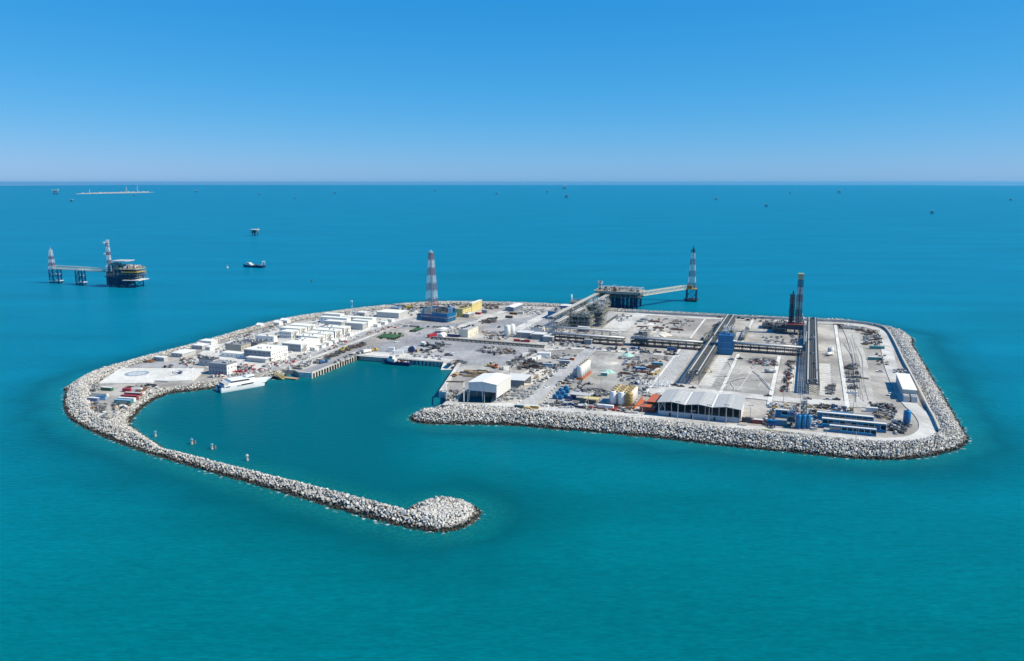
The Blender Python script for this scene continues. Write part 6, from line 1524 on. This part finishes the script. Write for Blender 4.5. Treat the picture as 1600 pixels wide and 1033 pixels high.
scatter([(699, 612.5), (715, 611), (712, 627), (699, 627)], 12, [SL_, CR_, FR_], 'stores item on the quay below the boat lift', 'stores item', 'stores below the boat lift', 2.8)
scatter([(879, 594), (905, 594), (930, 604), (915, 609), (868, 603)], 18, [S_, CR_, PI_], 'stores item on the stained ground below the white tank row', 'stores item', 'stores below the white tank row', 3.4)
scatter([(843, 632), (870, 628), (905, 629), (935, 634), (1000, 642), (998, 648), (930, 642), (846, 637)], 40, [S_, RC_, CR_, DS_], 'small crate or skid along the front road left of the silos', 'crate', 'crates along the front road', 3)
scatter([(893, 605), (915, 608), (945, 609), (955, 616), (935, 622), (900, 615)], 22, [DS_, S_, PI_], 'dark machinery item between the blue water tanks and the silo battery', 'machinery', 'machinery between tanks and silos', 3)
scatter([(1000, 606), (1012, 607), (1004, 626), (990, 640), (985, 634)], 14, [SL_, DS_, CR_], 'machinery item right of the silo battery', 'machinery', 'machinery right of the silos', 3)
scatter([(1013, 617), (1035, 617), (1032, 622), (1015, 623)], 9, [PI_], 'grey pipe bundle behind the orange lean-to', 'pipe bundle', 'pipes behind the orange lean-to', 3)
scatter([(966, 556), (1030, 561), (1044, 560), (1010, 603), (985, 603), (958, 590), (975, 575)], 92, [S_, SL_, FR_, CR_, PI_, CL_, BL_], 'stores item in the crowded east storage yard', 'stored item', 'east storage yard', 2.9)  # mixed skids, frames, crates and pipe stacks
scatter([(905, 541), (960, 544), (1058, 551), (1056, 556.5), (985, 553), (905, 545)], 40, [DS_, S_, BK_, SL_], 'dark trailer or skid in the line along the cross rack road', 'skid', 'skids along the cross rack road', 3.4)
scatter([(856, 533.5), (905, 537), (903, 543), (858, 540)], 22, [CL_, SL_, S_], 'white box or generator below the grey substations', 'box', 'boxes below the substations', 3)
scatter([(754, 519), (790, 519), (793, 531), (760, 530)], 40, [lambda: mk_crates([OFFW, TAN, OXIDE, TIMBER]), SL_, CL_], 'pale crate or small unit in the packed yard right of the switch house', 'crate', 'packed yard right of the switch house', 2.7)
scatter([(700, 512), (716, 512), (714, 522), (700, 523)], 9, [CR_, SL_, RC_], 'small stores item between the canopy and the switch house', 'stores item', 'stores by the canopy', 3)
scatter([(753, 501), (776, 497), (775, 503), (754, 507)], 20, [DS_, S_, PI_], 'dark steel item on the asphalt yard by the road', 'steel item', 'steel on the middle asphalt yard', 3.2)
scatter([(754, 477), (780, 476.5), (776, 483), (757, 484.5)], 24, [S_, DS_, FR_], 'dark equipment item right of the yellow process building', 'equipment', 'equipment right of the yellow building', 3.4)
scatter([(816, 481), (850, 482), (848, 492), (815, 492)], 30, [CL_, SL_, CL_], 'white box or cabin in the pale yard right of the far warehouse', 'box', 'pale yard right of the far warehouse', 4)
scatter([(690, 479), (752, 478), (752, 474.8), (690, 474.8)], 26, [S_, CR_, SL_], 'stores item along the far sea wall behind the yellow building', 'stores item', 'stores along the far sea wall', 4)
scatter([(600, 484), (665, 480), (660, 492), (645, 494)], 34, [S_, SL_, CL_, PI_], 'stores item left of the striped flare tower', 'camp stock', 'stores left of the flare tower', 3.6)
scatter([(470, 499), (530, 492), (600, 484.5), (585, 496), (540, 500), (500, 503)], 46, [S_, SL_, CL_, CR_], 'stores item between the far barracks and the sea wall', 'camp stock', 'stores behind the far barracks', 3.6)
scatter([(355, 530), (397, 518), (450, 506), (452, 512), (410, 522), (370, 536)], 46, [S_, CL_, SL_, CR_], 'stores item between the mess block and the sea wall', 'camp stock', 'stores behind the mess block', 3.2)
scatter([(375, 545), (400, 540), (440, 535), (440, 545), (400, 551)], 26, [S_, SL_, DS_, CL_], 'machinery item among the low roofs behind the big white hall', 'machinery', 'machinery behind the white hall', 3)
scatter([(333, 545), (356, 537), (352, 552), (336, 556)], 12, [CL_, SL_], 'pale stores item left of the tan stilted building', 'stores item', 'stores left of the stilted building', 3.4)
scatter([(585, 500), (625, 499.5), (600, 508), (572, 511)], 16, [CL_, RC_, SL_], 'crate in front of the wide cream roofed store', 'crate', 'crates in front of the cream store', 3.4)
scatter([(1003, 498), (1078, 500), (1090, 503), (1062, 524), (1000, 521), (990, 510)], 66, [S_, SL_, CL_, PI_, CR_], 'stores item scattered in the far yard left of the long rack', 'yard item', 'far yard left of the long rack', 3.6)
scatter([(1150, 493), (1200, 499.5), (1248, 503), (1246, 507), (1150, 500)], 16, [DS_, S_], 'dark stores item along the far sea wall near the derrick', 'stores item', 'stores along the wall near the derrick', 4)
scatter([(1193, 527), (1222, 527), (1226, 537), (1192, 536)], 15, [CL_, DS_, SL_], 'white or dark rig unit in front of the derrick', 'rig unit', 'rig units in front of the derrick', 4)
scatter([(1234, 524), (1246, 525), (1243, 540), (1234, 540)], 8, [S_, SL_], 'grey rig unit left of the east rack', 'rig unit', 'rig units left of the east rack', 3)
scatter([(1172, 561), (1213, 564), (1211, 573), (1172, 571)], 30, [S_, FR_, SL_, RC_], 'coloured equipment item beside the second plot line', 'equipment', 'equipment beside the second plot line', 2.8)
scatter([(1231, 565), (1239, 565), (1231, 613), (1222, 613)], 36, [FR_, DS_, lambda: mk_skid([OXIDE, DGREY, MGREY])], 'wellhead spool in the long row left of the east rack', 'spool', 'spools left of the east rack', 2.4)
scatter([(1292, 605), (1304, 603), (1304, 617), (1291, 617)], 10, [FR_, DS_], 'dark manifold item right of the near end of the east rack', 'manifold', 'manifolds right of the east rack', 2.6)
for k, y in enumerate((572.5, 577, 584, 590.5, 597, 606)):
    scatter([(1322 + k * .8, y - 2), (1341 + k * .3, y - 1.6), (1341 + k * .3, y + 1.6), (1322 + k * .8, y + 2)], 5, [lambda: mk_basket([DGREY, BLACK, MGREY]), FR_], 'dark rack in the short rows right of the white plot line', 'rack', 'dark racks right of the plot line', 2.6, jit=.05)
place(FR_(), (1350.5, 593), 'lone dark frame on the pale ground right of the short rows', 'frame')
for k in range(5): cont('white box in the short bright row right of the plot line', (1327 + k * 2.7, 614.5 + k * .2), WHITE, 4.4, V90, w=1.5, h=1.6, name='box', cat='box', group='bright row right of the plot line')
scatter([(1349, 516.5), (1373, 519), (1377, 541), (1350, 540)], 44, [S_, FR_, SL_, PI_], 'steel item in the rows beside the east road bend', 'steel item', 'rows beside the east road bend', 3)
scatter([(1310, 508), (1350, 513), (1348, 517.5), (1312, 513.5)], 24, [PI_, DS_], 'dark pipe bundle along the far right sea wall', 'pipe bundle', 'pipes along the far right wall', 3.4)
scatter([(1368, 552), (1385, 556), (1388, 572), (1372, 570)], 12, [DS_, S_, CR_], 'dark stores item by the teal grey containers', 'stores item', 'stores by the teal grey containers', 3)
scatter([(1199, 632), (1248, 632), (1250, 645), (1202, 655)], 40, [BL_, S_, lambda: mk_crates([GOLD, TIMBER, OFFW])], 'blue or ochre plant item behind the mixing plant', 'plant item', 'plant behind the mixing plant', 2.6)
scatter([(1196, 655), (1208, 650), (1208, 672), (1195, 668)], 12, [DS_, BL_], 'dark pump skid at the left end of the mixing plant', 'pump skid', 'pumps left of the mixing plant', 2.4)
scatter([(1264, 634), (1300, 634), (1335, 641), (1330, 650), (1268, 650)], 42, [BL_, DS_, S_, lambda: mk_crates([GOLD, TIMBER, OFFW])], 'blue, ochre or dark plant item behind the mud tanks', 'plant item', 'plant behind the mud tanks', 2.6)
scatter([(1265, 652), (1276, 653), (1283, 672), (1264, 672)], 18, [SL_, CL_, BL_], 'white or blue pump item between the silos and the mud tanks', 'pump item', 'pumps between silos and mud tanks', 2.3)
scatter([(1359, 631), (1392, 633), (1397, 641), (1362, 640)], 30, [DS_, lambda: mk_skid([OXIDE, BLACK, DGREY])], 'dark equipment item in the rear rows left of the lone blue silo', 'equipment', 'rear rows left of the lone silo', 2.5)
scatter([(1367, 643), (1398, 643), (1392, 656), (1368, 653)], 24, [S_, CR_, DS_], 'stores item in the front rows left of the lone blue silo', 'stores item', 'front rows left of the lone silo', 2.8)
scatter([(1396, 657), (1425, 662), (1412, 678), (1388, 678)], 22, [SL_, S_, DS_], 'pale or dark skid around the foot of the lone blue silo', 'skid', 'skids around the lone silo', 2.5)
scatter([(1397, 578), (1418, 578), (1417, 584), (1398, 584)], 10, [SL_, S_], 'stores item at the far end of the long power house', 'stores item', 'stores behind the power house', 2.8)
scatter([(903, 471), (930, 474), (918, 482), (893, 482)], 12, [S_, SL_, PI_], 'process skid by the sea wall beside the white vent stack', 'skid', 'skids beside the vent stack', 3.4)
scatter([(965, 491), (990, 494), (978, 504), (962, 503)], 14, [SL_, S_], 'pale or dark skid on the slab right of the process plant', 'skid', 'skids right of the process plant', 4)
scatter([(1120, 507), (1128, 508), (1090, 543), (1083, 542)], 26, [FR_, S_], 'wellhead frame along the west side of the warehouse road rack', 'wellhead', 'wellheads west of the warehouse road rack', 2.8)

scatter([(425, 545), (470, 530), (520, 512), (560, 503), (580, 508), (530, 528), (490, 545), (440, 556)], 60, [CL_, SL_, RC_, CL_], 'small pale unit or tank between the white barracks of the camp', 'camp unit', 'units between the barracks', 2.6)
scatter([(398, 535), (440, 520), (500, 501), (520, 497), (510, 505), (450, 523), (410, 540)], 44, [CL_, SL_, S_], 'small grey unit on the sea side of the barrack rows', 'camp unit', 'units on the sea side of the barracks', 2.8)
scatter([(345, 566), (400, 572), (470, 557), (560, 525), (640, 500), (650, 503), (566, 529), (480, 562), (405, 581), (350, 572)], 40, [CL_, RC_, SL_], 'small pale or red object beside the camp road', 'roadside stock', 'stock beside the camp road', 3.6)

# concrete blocks along the roads
cb = None
def blocks_along(pts, off, step, label, group, size=(1.6, .9, .9)):
    global cb
    P = [at(*q) for q in pts]; o = MB().prism([(-size[0] / 2, -size[1] / 2), (size[0] / 2, -size[1] / 2), (size[0] / 2, size[1] / 2), (-size[0] / 2, size[1] / 2)], 0, size[2], [(-size[0] / 2, -size[1] / 4), (size[0] / 2, -size[1] / 4), (size[0] / 2, size[1] / 4), (-size[0] / 2, size[1] / 4)]).build('concrete_barrier', OFFW)
    for a, b in zip(P, P[1:]):
        d = b - a; L_ = d.length; d.normalize(); n = Vector((-d.y, d.x, 0))
        for i in range(int(L_ / step)):
            q = a + d * (i * step + U(0, .8)) + n * off; q.z = DECK + .1; place(o, q, label, 'barrier', group, rot=math.atan2(d.y, d.x) + U(-.12, .12), rel=False)
blocks_along([(822, 633), (850, 609), (885, 579), (918, 551)], 6.3, 6.5, 'white concrete barrier along the left edge of the diagonal road', 'barriers left of the diagonal road')
blocks_along([(832, 633), (850, 609), (885, 579), (918, 551)], -6.3, 6.5, 'white concrete barrier along the right edge of the diagonal road', 'barriers right of the diagonal road')
blocks_along([(803, 518), (830, 504), (858, 490)], -6.5, 8, 'white concrete barrier beside the road to the far yards', 'barriers beside the far yard road')
blocks_along([(1030, 609), (1052, 577), (1074, 546)], 2, 8, 'small barrier on the road left of the long warehouse rack', 'barriers left of the warehouse rack', (1.0, .8, .9))
blocks_along([(430, 572), (480, 553.5), (530, 534.5), (580, 516)], 5.4, 6, 'red and white kerb barrier between the cabins and the camp road', 'barriers beside the camp road', (2.4, .7, .9))
for o in [x for x in bpy.data.objects if x.name.startswith('concrete_barrier') and x.get('group') == 'barriers beside the camp road'][:1]: o.data.materials[0] = paint('barrier_pink', (0.62, 0.36, 0.33), .7, .3)
# white plot lines: raised cable channels
def channel(pts, w, lab):
    P = [at(*q) for q in pts]; a, b = P[0], P[-1]; d = b - a; L_ = d.length
    t = thing('cable_channel', lab, 'cable channel', a, 'white cable channels of the drilling plots', rot=math.atan2(d.y, d.x))
    MB().box(0, L_, -w / 2, w / 2, -.05, .45).build('cover', MATS['pad_white'], t)
    mb = MB()
    for i in range(int(L_ / 7)): mb.cbox(i * 7 + 2, -w / 2 - .4, 0, .5, .6, .6)
    mb.build('marker', MGREY, t)
channel([(1125, 615), (1153.5, 554)], 2.4, 'white cable channel ending behind the warehouse')
channel([(1201, 634.5), (1205.5, 620), (1217.5, 557)], 2.8, 'white cable channel between the two long pipe racks')
channel([(1325.5, 645), (1305, 507.5)], 2.8, 'white cable channel right of the east pipe rack')
channel([(1078.5, 529), (1101.5, 499)], 1.8, 'white cable channel in the far yard left of the long rack')
channel([(1160, 535), (1176, 501)], 2.6, 'white cable channel left of the derrick')
channel([(1010, 614), (1063, 546)], 1.6, 'white cable channel beside the east storage yard')
# ground beams of the well cellars
def beams(lab, grp, a, b, n, L_):
    A_, B_ = at(*a), at(*b); o = MB().box(0, L_, -.35, .35, 0, .35).build('ground_beam', OFFW)
    for i in range(n): place(o, A_.lerp(B_, i / (n - 1)), lab, 'ground beam', grp)
beams('pale ground beam in the ladder of beams right of the warehouse road rack', 'beams right of the warehouse road rack', (1091, 601.5), (1119, 558), 16, 14)
beams('pale ground beam in the ladder of beams right of the east rack', 'beams right of the east rack', (1278.5, 617), (1277.5, 569.5), 17, 11)
# wave wall on the sea side
t = thing('wave_wall', 'grey concrete wave wall inside the rocks on the east and far shore', 'sea wall', Vector((0, 0, 0)), rot=0)
WW = [(1471, 676), (1462, 656), (1453, 640), (1440, 614), (1425, 586), (1413.5, 565), (1400, 537), (1388, 517.5), (1375, 510.5), (1350, 506), (1317, 503), (1251, 500.5), (1183, 497.5), (1115, 495), (980, 488)]
_w = [at(*q) for q in WW]; _w = [_w[0] * 2 - _w[1]] + _w + [_w[-1] * 2 - _w[-2]]
P = smooth_poly(_w, 3)[3:(len(WW)) * 3 + 1]
mb = MB()
for a, b in zip(P, P[1:]):
    d = (b - a).normalized(); n = Vector((-d.y, d.x, 0)) * .55; a, b = a + n * 2, b + n * 2
    mb.prism([((a - n).x, (a - n).y), ((b - n).x, (b - n).y), ((b + n).x, (b + n).y), ((a + n).x, (a + n).y)], DECK - .5, DECK + 2.3)
mb.build('wall_panel', CONC, t)
# light masts
def mast(px, h, lab, grp='tall light masts', arms=2):
    global lm
    t = thing('light_mast', lab, 'light mast', at(*px), grp)
    MB().cyl((0, 0, 0), (0, 0, h), .22, .12, n=6).build('pole', STEEL, t)
    MB().box(-1.3, 1.3, -.12, .12, h - .1, h + .1).cbox(-1.2, 0, h - .35, .7, .5, .3).cbox(1.2, 0, h - .35, .7, .5, .3).build('lamp_head', MGREY, t)
    MB().cbox(0, 0, 0, .8, .8, .5).build('base', CONC, t)
MS = [((939, 609), 14), ((959, 556), 9), ((1028.5, 607), 13), ((1058.5, 656.5), 12), ((1082, 659), 7), ((1107, 662), 12), ((1134, 664.5), 13), ((1224, 630), 10), ((1333, 646), 12), ((919, 636), 13), ((886, 640), 7), ((796, 600), 14), ((1003, 651), 8), ((1290, 692), 8), ((1337, 690), 8), ((446, 567), 8), ((472, 560), 8), ((484, 566), 8), ((425, 575), 8), ((505, 552), 8), ((540, 539), 8), ((580, 523), 8), ((813, 536), 9), ((822, 517), 9), ((731, 632), 9), ((757, 632), 9), ((1250, 632), 7), ((1172, 655), 9)]
for q, h in MS: mast(q, h, 'thin grey light mast with two lamp heads beside a road or yard')
t = thing('antenna_mast', 'tall thin white antenna mast near the sea wall behind the far barracks', 'mast', at(551, 491.5)); MB().cyl((0, 0, 0), (0, 0, 15), .3, .18, n=8).build('pole', SKYBLUE, t); MB().cbox(-.8, 0, 14.4, 2.2, .8, 1.4).cbox(-.6, 0, 8.4, 1.2, .8, 1.4).build('antenna', WHITE, t); MB().cbox(0, 0, 0, 1.6, 1.6, .8).build('base', CONC, t)
# shrubs round the lawns
def shrub():
    mb = MB()
    for _ in range(60):
        a, b = U(0, 6.28), U(0, 1); r = U(.4, 1.2); c = Vector((r * math.cos(a), r * math.sin(a), .3 + b * 1.5)); s = U(.25, .5); n = Vector((U(-1, 1), U(-1, 1), U(.2, 1))).normalized(); u = n.orthogonal().normalized() * s; v = n.cross(u)
        mb.add([c - u, c + v * .6, c + u, c - v * .6], [(0, 1, 2, 3)])
    return mb.build('shrub', LEAF)
SH = [shrub() for _ in range(3)]
for i in range(44):
    e = [[(601, 521.2), (631, 523.2)], [(589, 529), (617, 531)], [(618, 530.5), (632, 525)], [(640, 518.6), (653, 519)], [(634, 510), (655, 512)], [(700, 513), (664, 511.5)]][i % 6]; f_ = U(0, 1)
    place(SH[i % 3], (e[0][0] + (e[1][0] - e[0][0]) * f_, e[0][1] + (e[1][1] - e[0][1]) * f_), 'dark green shrub in the hedges around the two lawns', 'shrub', 'shrubs around the lawns', U(0, 6))
# yellow tarpaulin strips on the rocks in front of the mixing plant
for (x0, y0), (x1, y1), lab in (((1190, 672.6), (1222, 676), 'long pale yellow strip lying on the road edge by the rocks, left one'), ((1223, 676), (1247, 678.8), 'long pale yellow strip lying on the road edge by the rocks, right one')):
    a, b = at(x0, y0), at(x1, y1); d = b - a; t = MB().box(0, d.length, -.7, .7, .1, .6).box(.3, d.length - .3, -.8, -.7, 0, .9).build('boom_barrier', paint('lemon', (0.66, 0.62, 0.22), .6, .15)); put(t, a + Vector((0, 0, .3)), math.atan2(d.y, d.x), lab, 'barrier')

# ================================================================== far out at sea
def wellhead(label, px, py, wpx, kind=0, col=DGREY):
    p = at(px, py, 0); dep = p.y; w = wpx * dep / FPX; s = w / 20.0
    t = thing('wellhead_platform', label, 'wellhead platform', p, 'small wellhead platforms far out at sea', rot=U(-.5, .5)); t.scale = (s, s, s)
    mb = MB()
    for x in (-6, 6):
        for y in (-6, 6): mb.cyl((x, y, -4), (x * .8, y * .8, 11), .9, n=6)
    mb.bar((-6, -6, 2), (6, -6, 9), .6).bar((6, -6, 2), (-6, -6, 9), .6).bar((6, -6, 2), (6, 6, 9), .6); mb.build('jacket', NAVY, t)
    MB().box(-8, 8, -8, 8, 8.6, 9.6).box(-10, 10, -9, 9, 14, 15).cbox(-2, 0, 9.6, 8, 9, 4.4).build('deck', [RUST, DGREY, TAN][kind % 3], t)
    MB().box(-12, 10, -10, 10, 17.6, 18.4).cbox(6, 4, 15, 5, 5, 2.6).cbox(-5, 0, 15, .8, .8, 2.6).cyl((9, 6, 15), (9, 6, 23), .5, n=6).build('helideck', OFFW if kind != 1 else LGREY, t)
wellhead('small brown wellhead platform with a pale helideck beyond the workboat', 398.5, 368.5, 11)
FAR = [(112, 315.5, 4, 0), (87, 304, 8, 2), (210, 306.5, 3.2, 1), (307, 301, 4, 0), (523, 303.5, 4, 1), (405, 305, 3, 1), (460, 311, 3, 1), (776, 304, 3.4, 1), (882, 296, 6, 2), (885, 310, 6, 1), (1119, 313, 4, 1), (1197, 324, 5.4, 1), (1234, 303, 3, 1), (1311, 303, 6, 2), (1456, 335, 6, 1), (1579, 314, 4, 1), (680, 300, 3, 1), (855, 301, 3, 1)]
for i, (x, y, w_, k) in enumerate(FAR): wellhead('distant wellhead platform, a tiny speck under the horizon', x, y, w_, k)
# low sand island on the horizon
a, b = at(118, 303.2, 0), at(240, 300.6, 0); d = b - a; L_ = d.length
t = thing('sand_island', 'low pale sand island with buildings on the horizon at the left', 'island', a, rot=math.atan2(d.y, d.x))
mb = MB(); n = 26; prof = []
for i in range(n + 1):
    s = i / n; e = min(1, 6 * s, 6 * (1 - s)); prof.append((L_ * s, 120 * e * U(.8, 1.1) + 4, (10 * e + 2) * U(.7, 1.2)))
v = []
for x, w_, h in prof: v += [(x, -w_, -2), (x, -w_ * .5, h), (x, w_ * .5, h), (x, w_, -2)]
mb.add(v, [(i * 4 + k, i * 4 + k + 1, i * 4 + k + 5, i * 4 + k + 4) for i in range(n) for k in range(3)]).build('sand_bank', TAN, t)
for k in range(26):
    x = U(.1, .9) * L_; w_ = U(14, 60); MB().cbox(x, U(-40, 40), 6, w_, 20, U(5, 14)).build('building', random.choice([LGREY, LGREY, TAN, MGREY]), t)
for x, h in ((.62, 90), (.77, 110), (.16, 60)): MB().cyl((L_ * x, 0, 8), (L_ * x, 0, h), 5, 3, n=6).build('tower', LGREY, t)
# ------------------------------------------------------------------ haze
hz = MB().box(-56000, 56000, -56000, 56000, -16, 175)
m, N, L, B = new_mat('haze_air')
N.remove(B)
pv = N.new('ShaderNodeVolumePrincipled'); pv.inputs['Color'].default_value = (0.10, 0.60, 1.0, 1); pv.inputs['Density'].default_value = 1.8e-5
pv.inputs['Anisotropy'].default_value = 0.2
L.new(pv.outputs[0], N['Material Output'].inputs['Volume'])
tag(hz.build('haze', m), kind='stuff')
